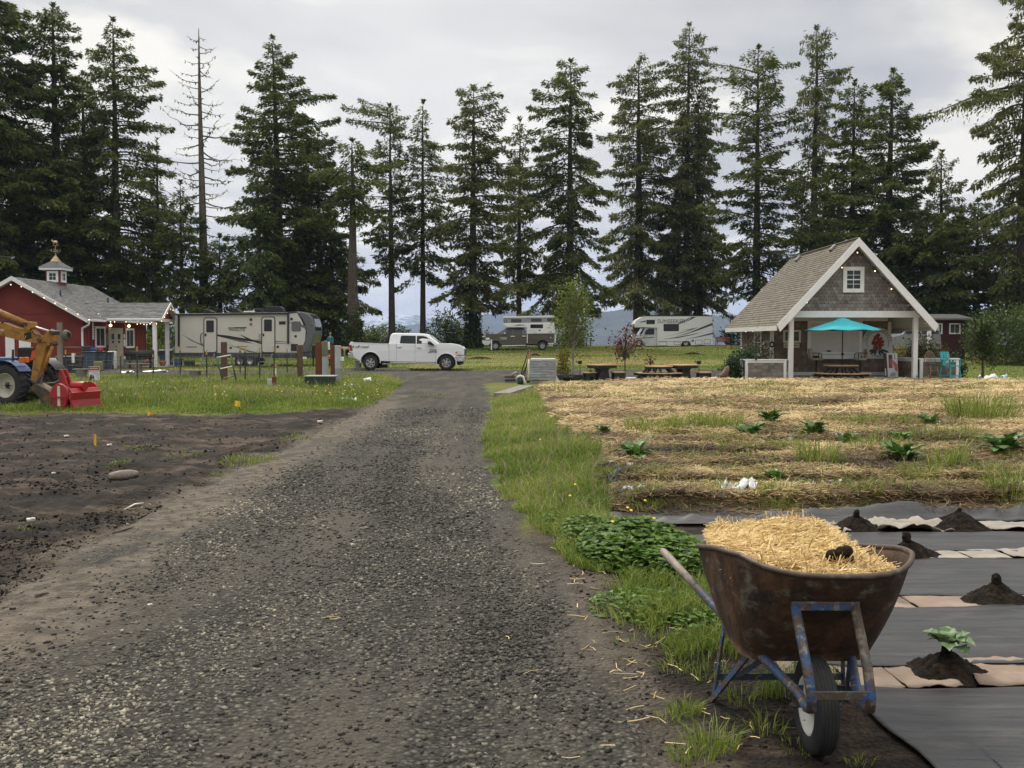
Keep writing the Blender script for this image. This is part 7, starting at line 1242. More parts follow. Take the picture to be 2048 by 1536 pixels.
 w = MB(); w.prism([(PA + .25, PE + .02), (PB - .25, PE + .02), (PM, PZ - .14)], (PX - .35, 0, 0), (0, 1, 0), (0, 0, 1), (.06, 0, 0)); w.build('porch_gable', M_BARN, root, world=True); w = MB(); w.box((PX - .42, PA + .2, PE - .17), (PX - .24, PB - .2, PE + .0)); w.build('porch_beam', M_OFFW, root, world=True)
 for y in (57.0, 59.05): w = MB(); w.box((-20.53, y - .10, -.1), (-20.33, y + .10, PE - .175)); w.build('post', M_WHITE, root, world=True, bevel=.01)
 w = MB(); w.box((XW, 56.6, -.1), (-19.9, 60.2, .10)); w.build('porch_slab', M_CONC, root, world=True)
 # front openings
 for ya, yb, za, zb in ((56.55, 57.95, 1.20, 2.42), (61.0, 62.35, 1.14, 2.36)): window(root, 'window', (XW, ya, za), (0, 1, 0), yb - ya, zb - za, (1, 0, 0), .12, 2, 1)
 dm = mat('cream_door', (0.50, 0.47, 0.39), .6, var=.1); w = MB(); w.box((XW, 58.42, .1), (XW + .05, 58.55, 2.36)); w.box((XW, 60.40, .1), (XW + .05, 60.53, 2.36)); w.box((XW, 58.55, 2.24), (XW + .05, 60.40, 2.36)); w.build('door_frame', dm, root, world=True)
 for ya, yb in ((58.56, 59.46), (59.49, 60.39)):
  w = MB(); w.box((XW, ya, .10), (XW + .035, yb, 2.23)); d = w.build('door', dm, root, world=True, bevel=.008); w = MB(); w.box((XW + .03, ya + .25, 1.68), (XW + .045, yb - .25, 2.0)); g = w.build('door_glass', M_GLASS, root, world=True); g.parent = d
  w = MB(); w.box((XW + .036, ya + .32, 1.45), (XW + .045, yb - .32, 1.60)); g = w.build('door_notice', M_DARK, root, world=True); g.parent = d
 w = MB(); w.cyl((XW + .05, 59.40, 1.05), (XW + .1, 59.40, 1.05), .035, n=8); w.cyl((XW + .05, 59.40, 1.25), (XW + .09, 59.40, 1.25), .03, n=8); w.build('door_knob', M_DARK, root, world=True)
 for y in (58.45, 61.25): w = MB(); w.box((XW, y - .06, 2.56), (XW + .12, y + .06, 2.66)); l_ = w.build('wall_lamp', M_DARK, root, world=True); w = MB(); w.ball((XW + .14, y, 2.50), .085, 10, 7); k = w.build('lamp_globe', M_LAMP, root, world=True); k.parent = l_
 # white doors on the gable side
 for xa, xb in ((-27.95, -27.45), (-27.2, -26.55)): w = MB(); w.box((xa, Y0 - .05, .3), (xb, Y0 - .005, 1.92)); w.build('gable_door', M_WHITE, root, world=True, bevel=.01)
 # cupola
 cx, cy, hw = XR - .03, 59.9, .43; w = MB(); w.box((cx - hw, cy - hw, RZ - .55), (cx + hw, cy + hw, 5.88)); cp = w.build('cupola', M_BARN, root, world=True)
 for o_, ux, nn in (((cx - .33, cy - hw, 5.08), (1, 0, 0), (0, -1, 0)), ((cx + hw, cy - .33, 5.08), (0, 1, 0), (1, 0, 0))): f_ = window(root, 'cupola_window', o_, ux, .66, .66, nn, .13, 2, 2, sash=False); f_.parent = cp; [setattr(c_, 'parent', cp) for c_ in list(f_.children)]
 r_ = hw + .27; w = MB(); w.box((cx - r_, cy - r_, 5.80), (cx + r_, cy + r_, 5.94)); k = w.build('cupola_fascia', M_GUT, root, world=True); k.parent = cp
 q = .21; w = MB(); w.add([(cx - r_ - .04, cy - r_ - .04, 5.945), (cx + r_ + .04, cy - r_ - .04, 5.945), (cx + r_ + .04, cy + r_ + .04, 5.945), (cx - r_ - .04, cy + r_ + .04, 5.945), (cx - q, cy - q, 6.34), (cx + q, cy - q, 6.34), (cx + q, cy + q, 6.34), (cx - q, cy + q, 6.34)], [(0, 3, 2, 1), (4, 5, 6, 7), (0, 1, 5, 4), (1, 2, 6, 5), (2, 3, 7, 6), (3, 0, 4, 7)]); k = w.build('cupola_roof', mat('dark_shingle', (0.085, 0.09, 0.095), .9, bump=.5, bscale=12), root, world=True); k.parent = cp
 w = MB(); w.add([(cx - q - .02, cy - q - .02, 6.33), (cx + q + .02, cy - q - .02, 6.33), (cx + q + .02, cy + q + .02, 6.33), (cx - q - .02, cy + q + .02, 6.33), (cx, cy, 6.76)], [(0, 3, 2, 1), (0, 1, 4), (1, 2, 4), (2, 3, 4), (3, 0, 4)]); w.ball((cx, cy, 6.78), .05, 8, 6); k = w.build('copper_cap', M_COP, root, world=True); k.parent = cp
 # roof vents
 for x, y in ((-25.6, 56.6), (-25.3, 62.5)): z = RZ - (x - XR) * sl; w = MB(); w.cyl((x, y, z - .05), (x, y, z + .33), .05, n=8); w.lathe((x, y, z), (0, 0, 1), [(0, .11), (.06, .06)], 10); w.build('vent_pipe', M_DARK, root, world=True)
 # goat weathervane: its own thing on the cap
 v = thing('weathervane', 'copper weathervane with an animal figure on the barn cupola', 'weathervane', (cx, cy, 6.80)); v.scale = (.85,) * 3; w = MB(); w.cyl((0, 0, 0), (0, 0, .62), .018, n=6); w.build('rod', M_COP, v)
 w = MB(); w.bar((-.3, 0, .14), (.3, 0, .14), .025, .025); w.bar((0, -.3, .15), (0, .3, .15), .025, .025); w.build('cross_arms', M_COP, v)
 for c_, p_ in (('N', (-.33, 0, .24)), ('S', (.33, 0, .24)), ('E', (.05, -.30, .24)), ('W', (-.05, .30, .24))): text('letter', c_, v, p_, (PI / 2, 0, 0), .20, M_COP, .01)
 w = MB(); w.tube([(-.17, 0, .80), (-.10, 0, .82), (.08, 0, .81), (.16, 0, .80)], [.05, .095, .095, .06], 10); w.tube([(-.16, 0, .82), (-.22, 0, .93), (-.30, 0, .93)], [.05, .045, .02], 8); [w.tube([(x, y, .78), (x, y, .56)], [.025, .014], 6) for x in (-.11, .11) for y in (-.03, .03)]; w.tube([(-.22, 0, .96), (-.17, 0, 1.04)], [.015, .006], 5); w.bar((-.2, 0, .55), (.2, 0, .55), .03, .02); w.build('animal_figure', M_COP, v)
 return root
barn()
def barn_signs():
 XW = -23.67
 def plate(name, lab, ya, yb, za, zb, m_, extra=None):
  r_ = thing(name, lab, 'sign', (XW + .03, (ya + yb) / 2, za)); w = MB(); w.box((0, (ya - yb) / 2, 0), (.02, (yb - ya) / 2, zb - za)); w.build('board', m_, r_); return r_
 r_ = plate('letter_strip', 'vertical strip of white letter tiles near the barn corner', 56.05, 56.33, 1.66, 2.74, M_DARK)
 for i in range(8): w = MB(); w.box((.021, -.12, .02 + .133 * i), (.03, .12, .125 + .133 * i)); w.build('letter_tile', M_OFFW, r_)
 plate('green_sign', 'narrow grey green sign between barn window and door', 58.05, 58.32, 1.35, 2.05, mat('sage_board', (0.20, 0.22, 0.15), .7)); plate('small_sign', 'small cream sign above a white one beside the barn door', 60.62, 60.85, 1.75, 2.0, M_OFFW); plate('small_sign', 'small white notice below the cream sign beside the barn door', 60.62, 60.9, 1.25, 1.68, M_WHITE)
 string_light('string of lit bulbs along the barn gable board', [at(px, py, 54.4) for px, py in ((21.5, 567), (42.5, 571), (65, 582), (88, 593.5), (110, 604), (132, 615), (155.5, 626), (178, 637))], True, drop=.06, r=.025)
 string_light('string of lit bulbs under the barn eave and porch', [at(px, py, Y) for px, py, Y in ((188, 638, 55.4), (197, 639.5, 56.2), (204.5, 640, 56.7), (212, 640.5, 57.1), (221, 641.5, 57.0), (229, 641.5, 56.9), (252, 641.5, 56.8), (274.5, 646, 57.0), (288, 646.5, 57.1), (300, 645.5, 57.0), (313, 645, 57.0), (323, 640, 57.0))], True, drop=.06, r=.025)
 string_light('short string of lit bulbs climbing the barn porch gable', [at(px, py, Y) for px, py, Y in ((329, 632.5, 56.9), (335, 624.5, 57.4), (341, 616.5, 58.0), (346, 618.5, 58.6))], True, drop=.05, r=.023)
 string_light('loose string of bulbs sagging inside the barn porch', [at(px, py, Y) for px, py, Y in ((276, 640, 60), (281, 646, 60), (294, 647, 60), (303, 643, 60), (336, 645, 59.4))], True, drop=.05, r=.023)
barn_signs()
def wheelie(label, px, Y, h, w_, col, lid, rz=.2):
 r_ = thing('waste_bin', label, 'bin', gat(px, Y), rz, 'bins in the barn yard'); a = w_ / 2; w = MB(); w.loft([[(x * k, y * k, z) for x, y in ((-a, -a), (a, -a), (a, a), (-a, a))] for z, k in ((0, .78), (h * .9, 1.0))], smooth=False); w.build('bin_body', col, r_, bevel=.03); w = MB(); w.box((-a * 1.05, -a * 1.08, h * .9), (a * 1.05, a * 1.02, h * .97)); w.build('lid', lid, r_, bevel=.03); w = MB(); w.cyl((-a * .9, a * .9, .12), (a * .9, a * .9, .12), .12, n=10); w.build('wheels', M_BLK, r_)
BG = mat('blue_grey_plastic', (0.055, 0.075, 0.105), .45); DG = mat('dark_grey_plastic', (0.03, 0.034, 0.04), .45)
wheelie('blue grey bin nearest the barn downspout', 180, 53.6, 1.05, .72, BG, DG); wheelie('middle blue grey bin under the barn window', 197, 54.2, 1.05, .72, BG, DG); wheelie('blue grey bin closest to the barn door', 213, 55.0, 1.0, .66, BG, DG)
wheelie('dark blue bin beyond the porch posts', 332, 60.5, 1.0, .75, BG, mat('pale_lid', (0.3, 0.33, 0.36), .4)); wheelie('dark tub left of the barn downspout behind the wire gate', 140, 50.5, .85, 1.0, DG, BG, 0)
def yard():
 def blk(name, label, cat, px, Y, sz, m_, z=0, rz=0, group=None):
  c = gat(px, Y); w = MB(); w.cbox((0, 0, sz[2] / 2), sz); o = w.build(name, m_, bevel=min(sz) * .16, seg=3); o.location = (c.x, c.y, c.z + z); o.rotation_euler = (0, 0, rz); tag(o, label, cat, group); return o
 for px, sz, m_, z, lab in ((174, (.5, .4, .28), DG, 1.02, 'dark green crate on the bin by the downspout'), (188, (.32, .3, .16), mat('violet_blue', (0.05, 0.07, 0.35), .5), 1.04, 'violet blue tub on the bins'), (194, (.25, .25, .13), mat('teal_tub', (0.04, 0.2, 0.2), .5), 1.04, 'small teal tub on the bins'), (200, (.28, .25, .2), mat('red_tub', (0.42, 0.04, 0.04), .5), 1.04, 'red tub on the bins')): blk('storage_tub', lab, 'tub', px, 54.0, sz, m_, z)
 blk('straw_box', 'yellowish block standing before the bins', 'block', 196, 52.6, (.40, .3, .5), mat('khaki', (0.22, 0.19, 0.07), .9)); blk('white_box', 'white bent panel box left of the barn door', 'box', 224, 55.6, (.42, .35, 1.0), M_WHITE)
 c = gat(280, 56.0); r_ = thing('black_smoker', 'long black barbecue barrel in front of the barn wall', 'barbecue', c, .2); w = MB(); w.tube([(-.75, 0, .78), (-.73, 0, .78), (.73, 0, .78), (.75, 0, .78)], [.1, .27, .27, .1], 14); w.build('barrel', M_BLK, r_); w = MB(); w.box((-.7, -.45, .60), (.7, -.25, .63)); w.build('shelf', DG, r_)
 for x in (-.55, .55): w = MB(); w.box((x - .04, -.2, 0), (x + .04, .2, .6)); w.build('leg', M_BLK, r_)
 for px, Y, l_, lab in ((275, 50, 1.15, 'rough plank bench before the barbecue'), (390, 39.6, .85, 'grey plank table on a stump in the tall grass'), (162, 41.0, .62, 'dark plank bench beside the warning sign'), (119, 43, .36, 'short plank seat behind the tractor')):
  c = gat(px, Y); r_ = thing('plank_bench', lab, 'bench', c, 0, 'rough plank seats in the grass'); w = MB(); w.box((-l_ / 2, -.17, .42), (l_ / 2, .17, .465)); w.build('plank', M_PLANK, r_); w = MB(); w.lathe((0, 0, 0), (0, 0, 1), [(-.05, .24), (.2, .2), (.42, .22)], 14); w.build('stump', mat('grey_stump', (0.16, 0.14, 0.125), .9, bump=.6), r_)
 for px, Y, w_, lab in ((253, 49, .7, 'white plastic sheet crumpled in the grass before the bench'), (310, 51, 1.3, 'white plastic sheeting on the ground by the porch posts')): sheet('plastic_sheet', lab, 'plastic', gat(px, Y), w_, .5, 0, .16, mat('white_sheet', (0.66, 0.67, 0.70), .4), 720 + px, rag=.3)
 for px, lab in ((290, 'terracotta pot by the near porch post'), (302, 'rusty red pot between the porch posts'), (325, 'orange brown pot at the far porch post')): c = gat(px, 57.4); w = MB(); w.lathe((0, 0, .1), (0, 0, 1), [(0, 0), (0, .13), (.25, .2), (.3, .2), (.24, .16)], 14); o = w.build('clay_pot', mat('terracotta', (0.32, 0.11, 0.05), .8)); o.location = c; tag(o, lab, 'plant pot')
 # hose post
 c = gat(120, 46); r_ = thing('hose_post', 'grey wooden post carrying a coiled hose reel before the barn', 'post', c); w = MB(); w.box((-.09, -.09, -.1), (.09, .09, 2.45)); w.build('post', M_PLANK, r_); w = MB(); w.lathe((-.28, -.1, 1.85), (1, .2, 0), [(-.08, .16), (-.06, .30), (.06, .30), (.08, .16)], 18); w.lathe((.35, -.05, 1.85), (1, -.3, 0), [(-.12, .2), (-.05, .27), (.06, .24), (.1, .15)], 14); w.build('hose_reel', mat('hose_coil', (0.10, 0.095, 0.07), .7, bump=.8, bscale=30), r_)
 # wire gate
 a = at(126, 737, 48); r_ = thing('wire_gate', 'dark tubular wire gate with a white notice before the barn', 'gate', (a.x, 48, hz_(a.x, 48))); gm = mat('gate_green', (0.03, 0.045, 0.04), .5); w = MB(); W_, hh = .95, 1.28; w.tube([(0, 0, 0), (0, 0, hh - .06), (.06, 0, hh), (W_ - .06, 0, hh), (W_, 0, hh - .06), (W_, 0, 0)], .025, 8); [w.tube([(0, 0, z), (W_, 0, z)], .014, 6) for z in (.1, .4, .7, 1.0)]; w.build('gate_frame', gm, r_); w = MB(); w.box((.44, -.03, .55), (.58, -.015, 1.0)); w.build('notice', M_WHITE, r_)
 # warning sign
 p = at(188.5, 766, 38); p.z = hz_(p.x, 38); r_ = thing('warning_sign', 'white BEWARE sign with a red banner and a goat head standing in the grass', 'sign', p); z0 = at(188, 764, 38).z - p.z; w = MB(); w.box((-.20, 0, z0), (.20, .02, z0 + .60)); w.build('board', mat('sign_paper', (0.62, 0.62, 0.63), .5, var=.04), r_)
 w = MB(); w.box((-.19, -.006, z0 + .45), (.19, -.001, z0 + .585)); w.build('dark_band', mat('navy', (0.03, 0.035, 0.06), .5), r_); w = MB(); E = [(.17 * math.cos(t), .05 * math.sin(t)) for t in np.linspace(0, 2 * PI, 24, endpoint=False)]; w.prism(E, (0, -.007, z0 + .515), (1, 0, 0), (0, 0, 1), (0, -.004, 0)); w.build('red_oval', mat('sign_red', (0.42, 0.03, 0.05), .5), r_)
 text('lettering', 'BEWARE', r_, (0, -.013, z0 + .515), (PI / 2, 0, 0), .082, M_OFFW, .001); text('lettering', 'OF THE GOAT', r_, (0, -.004, z0 + .40), (PI / 2, 0, 0), .062, mat('sign_red', (0, 0, 0)), .001)
 for i, s_ in enumerate(('PERSONAL', 'ITEMS', 'WILL', 'BE', 'EATEN')): text('lettering', s_, r_, (.185, -.004, z0 + .33 - .068 * i), (PI / 2, 0, 0), .046, M_DARK, .001, align='RIGHT')
 w = MB(); w.prism([(-.10, .30), (-.15, .27), (-.185, .16), (-.19, .05), (-.16, .02), (-.12, .05), (-.09, .10), (-.03, .16), (-.03, .05), (-.005, .02), (.01, .06), (.0, .2), (-.03, .28), (-.055, .27), (-.07, .18), (-.085, .27)], (0, -.001, z0), (1, 0, 0), (0, 0, 1), (0, -.004, 0)); w.build('goat_head', mat('sign_dark', (0.05, 0.03, 0.05), .5), r_)
 for x in (-.15, .15): w = MB(); w.cyl((x, .03, -.05), (x, .03, z0 + .1), .008, n=5); w.build('leg', M_WIRE, r_)
 # fences
 tp = mat('fence_steel', (0.035, 0.042, 0.040), .6); tt = mat('fence_yellow', (0.42, 0.28, 0.06), .6); wd = mat('fence_wood', (0.105, 0.062, 0.042), .85, bump=.4)
 def fence(label, posts):
  P = [gat(px, Y) for px, Y, _, _ in posts]; r_ = thing('wire_fence', label, 'fence', P[0]); o = P[0]; tops = []
  for p, (px, Y, ty, k) in zip(P, posts):
   zt = at(px, ty, Y).z; q = p - o; w = MB(); h_ = zt - p.z; tops.append(h_)
   if k == 'w': w.box((q.x - .09, q.y - .09, q.z - .1), (q.x + .09, q.y + .09, q.z + h_)); w.build('wood_post', wd, r_)
   else: w.box((q.x - .022, q.y - .022, q.z - .1), (q.x + .022, q.y + .022, q.z + h_ * .86)); f_ = w.build('post', tp, r_); w = MB(); w.box((q.x - .024, q.y - .024, q.z + h_ * .86), (q.x + .024, q.y + .024, q.z + h_)); g = w.build('post_tip', tt, r_); g.parent = f_
  w = MB()
  for i in range(len(P) - 1):
   a, b = P[i] - o, P[i + 1] - o; h_ = min(tops[i], tops[i + 1]) * .80
   for j in range(6): z = .12 + (h_ - .12) * j / 5; w.tube([a + Vector((0, 0, z)), b + Vector((0, 0, z))], .0045, 4)
   n = int((b - a).length / .32)
   for j in range(1, n): c = a.lerp(b, j / n); w.tube([c + Vector((0, 0, .1)), c + Vector((0, 0, h_))], .0035, 4)
  w.build('wire_mesh', M_WIRE, r_)
 fence('wire fence on steel posts running through the tall grass to the utility box', [(131, 41, 700, 't'), (274, 40, 693, 't'), (413, 37.5, 700, 't'), (448, 36, 684, 'w'), (490, 35.5, 692, 't'), (519, 37.5, 695, 't'), (548, 38.5, 693, 't'), (600, 39.5, 690, 'w')])
 fence('second wire fence further back in front of the trailer', [(150, 47, 706, 't'), (241, 46, 705, 't'), (306, 46.5, 708, 't'), (360, 44, 693, 't'), (480, 43, 692, 't'), (574, 43, 697, 't'), (595, 44, 691, 't')])
 # leaning green frame
 r_ = thing('metal_ladder', 'green metal frame with pale rungs leaning on the brown fence post', 'metal frame', gat(455, 35.2)); o = r_.location; fg = mat('frame_green', (0.012, 0.045, 0.035), .5); pr = lambda px, py: at(px, py, 35.2 + (py - 714) * -.004) - o
 w = MB(); w.tube([pr(433, 714), pr(449, 776)], .030, 8); w.build('rail', fg, r_); w = MB(); w.tube([pr(461, 710), pr(476, 776)], .030, 8); w.build('rail', fg, r_)
 for a, b, m_ in (((434, 715), (462, 710), M_OFFW), ((439, 738), (467, 732), M_OFFW), ((443, 757), (471, 751), M_WIRE)): w = MB(); w.tube([pr(*a), pr(*b)], .022, 6); w.build('rung', m_, r_)
 # utility posts
 def bpx(name, lab, cat, parts):
  Y = parts[0][4]; c = gat((parts[0][0] + parts[0][1]) / 2, Y); r_ = thing(name, lab, cat, c)
  for (xa, xb, ya, yb, Yp, dep, m_, nm) in parts:
   a = at(xa, yb, Yp) - c; b = at(xb, ya, Yp) - c; w = MB(); w.box((a.x, a.y, a.z), (b.x, a.y + dep, b.z)); w.build(nm, m_, r_, bevel=.012)
  return r_
 WP = mat('red_brown_post', (0.13, 0.042, 0.020), .85, bump=.3); GBX = mat('grey_enclosure', (0.36, 0.38, 0.40), .5, var=.1); GRN = mat_layers('green_box', (0.016, 0.040, 0.026), [((0.05, 0.07, 0.05), 6, .5, .66)], rough=.55)
 bpx('utility_post', 'red brown utility post with an olive meter box and grey conduit', 'utility post', [(631, 642.5, 684, 760, 36.6, .18, WP, 'post'), (643, 655, 683, 710, 36.55, .22, mat('olive_box', (0.16, 0.15, 0.09), .6), 'meter_box'), (644, 655, 710.5, 762, 36.6, .15, GBX, 'conduit'), (655.5, 658, 684, 700, 36.6, .2, M_WHITE, 'side_box')])
 bpx('utility_post', 'red brown utility post with a tall pale cabinet and white side box', 'utility post', [(661, 669, 691, 765, 36.2, .18, WP, 'post'), (669.5, 680, 691, 738, 36.1, .25, GBX, 'cabinet'), (669.8, 679.5, 738.2, 768, 36.1, .22, mat('mid_grey_box', (0.25, 0.26, 0.28), .5), 'cabinet_base'), (680.3, 687, 714, 722, 36.2, .12, M_WHITE, 'socket_box')])
 bpx('transformer_box', 'squat dark green utility box with a pale lid in the grass', 'utility box', [(609, 664, 754, 790, 34.4, .75, GRN, 'box_body'), (608, 669, 751.5, 754, 34.38, .8, mat('pale_lid_top', (0.28, 0.28, 0.25), .7), 'lid')])
 bpx('socket_post', 'short brown stake with a grey socket box in the grass', 'socket post', [(544, 551, 753, 790, 33.5, .12, WP, 'post'), (534, 543.5, 758, 775, 33.48, .14, GBX, 'socket_box')])
 bpx('survey_stake', 'white survey stake with a pink ribbon by the fence', 'stake', [(549, 552.5, 730, 765, 40.5, .03, M_WHITE, 'stake'), (548.5, 553, 728, 736, 40.48, .035, mat('pink_ribbon', (0.55, 0.18, 0.2), .7), 'ribbon')])
 c = gat(735, 36.2); w = MB(); w.lathe((-.14, 0, .14), (1, .3, .1), [(0, 0), (0, .11), (.26, .135), (.27, .12), (.03, .1)], 16); o = w.build('white_bucket', M_WHITE); o.location = c; tag(o, 'white bucket lying in the grass near the drive corner', 'bucket')
 for px, py, w_, lab in ((693, 806, .55, 'crumpled grey white plastic at the grass edge by the drive'), (700, 777, .5, 'white litter in the grass below the pale cabinet'), (570, 728, .0, '')):
  if w_: sheet('litter', lab, 'litter', gpt(px, py), w_, .3, .2, .16, M_PLAST, 730 + px, rag=.35)
yard()
# ------------------------------------------------------------------ tractor with backhoe arm, red tiller
def tractor():
 RZ_ = R(162.5); O = Vector((-12.30, 25.28, hz_(-12.3, 25.28) - .02)); root = thing('tractor', 'blue tractor with white wheels and a rusty yellow backhoe arm', 'tractor', O, RZ_); Mi = Matrix.Rotation(-RZ_, 3, 'Z'); blue = mat('tractor_blue', (0.013, 0.050, 0.17), .4, coat=.3); ora = mat('amber_lens', (0.62, 0.16, 0.01), .3)
 wh = mat('tractor_white_rim', (0.42, 0.41, 0.36), .55, col2=(0.22, 0.19, 0.15), thr=(.3, .45)); yel = mat_layers('rusty_yellow', (0.33, 0.165, 0.028), [((0.22, 0.10, 0.022), 4, .42, .6), ((0.055, 0.035, 0.02), 7, .58, .66)], rough=.65, bump=.3)
 for y in (.60, -.60):
  w = MB(); w.lathe((0, y, .56), (0, 1, 0), [(-.15, .30), (-.17, .36), (-.17, .47), (-.13, .525), (0, .54), (.13, .525), (.17, .47), (.17, .36), (.15, .30)], 40)
  for k in range(22):
   a = 2 * PI * k / 22
   for s in (-1, 1):
    a0 = a + (PI / 22 if s > 0 else 0); p = lambda t, yy, r_: (r_ * math.cos(t), y + yy, .56 + r_ * math.sin(t)); w.bar(p(a0, s * .01, .545), p(a0 + .17, s * .17, .525), .045, .05, (math.cos(a0), 0, math.sin(a0)))
  t = w.build('wheel', M_TYRE, root); w = MB(); s = 1 if y > 0 else -1; w.lathe((0, y, .56), (0, s, 0), [(.15, .31), (.16, .30), (.12, .28), (.02, .24), (.0, .10), (.05, .08), (.06, .0)], 32); k_ = w.build('rim', wh, root); k_.parent = t
  w = MB(); [w.cyl((.075 * math.cos(q), y + s * .045, .56 + .075 * math.sin(q)), (.075 * math.cos(q), y + s * .085, .56 + .075 * math.sin(q)), .014, n=6) for q in np.linspace(0, 2 * PI, 6, endpoint=False)]; w.lathe((0, y, .56), (0, s, 0), [(.0, .055), (.09, .05), (.095, .0)], 12); k_ = w.build('hub_bolts', M_BLK, root); k_.parent = t
  w = MB(); A = [(.60 * math.cos(q), .58 + .60 * math.sin(q)) for q in np.linspace(.5, 2.55, 14)]; B = [(.57 * math.cos(q), .60 + .57 * math.sin(q)) for q in np.linspace(2.55, .5, 14)]; w.prism(A + B, (0, y - .20, 0), (1, 0, 0), (0, 0, 1), (0, .40, 0)); w.build('fender', blue if y > 0 else M_BLK, root)
 w = MB(); w.box((.25, -.22, .55), (2.4, .22, 1.25)); w.box((-.25, -.3, .4), (.9, .3, .75)); w.build('hood', blue, root, bevel=.06); w = MB(); w.box((-.5, -.4, .35), (.25, .4, .62)); w.build('chassis', M_BLK, root)
 w = MB(); w.box((.05, -.25, 1.0), (.45, .25, 1.12)); w.box((.0, -.25, 1.1), (.1, .25, 1.5)); w.build('seat', M_BLK, root, bevel=.04)
 for y in (-.55, .55): w = MB(); w.tube([(-.05, y, .8), (-.08, y, 1.45)], .03, 8); w.build('roll_bar', M_BLK, root)
 for y in (.45, .62): w = MB(); w.box((-.42, y - .07, 1.12), (-.36, y + .05, 1.26)); w.build('tail_lamp', ora, root, bevel=.015)
 w = MB();
 for y in (-.6, .6):
  for x in (2.0,): w.lathe((x, y * .85, .36), (0, 1, 0), [(-.1, .2), (-.11, .33), (0, .36), (.11, .33), (.1, .2)], 24)
 w.build('front_wheel', M_TYRE, root)
 def poly(name, pts, Y, th, m_, bev=.012):
  P = [Mi @ (at(px, py, Y) - O) for px, py in pts]; d = Mi @ Vector((0.05, th, 0)); n = len(P); w = MB(); w.add(P + [p + d for p in P], [tuple(range(n)), tuple(reversed(range(n, 2 * n)))] + [(i, i + n, (i + 1) % n + n, (i + 1) % n) for i in range(n)]); return w.build(name, m_, root, bevel=bev)
 def tube(name, pts, rad, m_, n=10): w = MB(); w.tube([Mi @ (at(*p) - O) for p in pts], rad, n); return w.build(name, m_, root)
 Y = 24.0
 tube('boom_cylinder', [(-40, 606, Y + .12), (5, 628, Y + .1), (52, 648, Y + .1)], .085, yel, 14); tube('cylinder_rod', [(52, 648, Y + .1), (100, 663, Y + .1)], .030, mat('chrome_rod', (0.6, 0.6, 0.6), .2, metal=.8)); tube('boom_hose', [(2, 646, Y), (18, 641, Y - .02), (32, 646, Y - .02), (52, 655, Y)], .014, M_BLK, 6); tube('boom_hose', [(60, 655, Y), (68, 668, Y - .02), (82, 672, Y)], .012, M_BLK, 6)
 poly('boom', [(-40, 640), (8, 646), (30, 655), (48, 658), (46, 646), (58, 645), (64, 660), (75, 672), (86, 672), (92, 684), (72, 687), (40, 681), (0, 671), (-40, 664)], Y, .16, yel)
 poly('boom_joint', [(46, 643), (62, 644), (64, 655), (56, 662), (48, 655)], Y - .03, .22, yel); poly('dipper', [(88, 668), (100, 660), (107, 663), (108, 682), (104, 690), (92, 693), (77, 750), (73, 764), (63, 763), (62, 755), (66, 720), (74, 684)], Y + .02, .17, yel)
 poly('dipper_knuckle', [(97, 660), (107, 662), (106, 670), (98, 668)], Y - .03, .26, mat('dark_iron', (0.05, 0.045, 0.04), .6)); tube('dipper_cylinder', [(105, 692, Y - .02), (96, 716, Y - .02), (88, 742, Y - .02)], .038, yel); tube('bucket_link', [(84, 746, Y), (76, 762, Y), (72, 772, Y)], .035, mat('dark_iron', (0, 0, 0)), 8)
 poly('bucket', [(58, 776), (72, 767), (80, 772), (92, 778), (101, 786), (104, 800), (99, 815), (97, 827), (88, 828), (86, 814), (76, 793), (66, 783)], Y - .15, .36, mat_layers('bucket_iron', (0.15, 0.08, 0.022), [((0.04, 0.034, 0.03), 3, .40, .52), ((0.10, 0.095, 0.09), 9, .56, .68)], rough=.6, bump=.3))
 for px, py in ((74, 772), (61, 781), (77, 680), (50, 648), (103, 688)): a = Mi @ (at(px, py, Y - .06) - O); w = MB(); w.cyl(a, a + (Mi @ Vector((0, .28, 0))), .045, n=10); w.build('pivot_pin', mat('dark_iron', (0, 0, 0)), root)
 poly('slow_sign', [(64, 701), (68, 701), (69, 718), (60, 721)], Y + .35, .02, mat('fluorescent_orange', (0.85, 0.10, 0.02), .4), 0); text('lettering', 'issu', root, Mi @ (at(2, 659, Y - .006) - O), (PI / 2, 0, -RZ_), .10, M_OFFW, .002)
 text('lettering', '1', root, Mi @ (at(51, 674, Y - .015) - O), (PI / 2, .3, -RZ_), .09, M_OFFW, .002); poly('black_decal', [(48, 667), (58, 664), (59, 676), (50, 680)], Y - .006, .004, M_BLK, 0)
tractor()
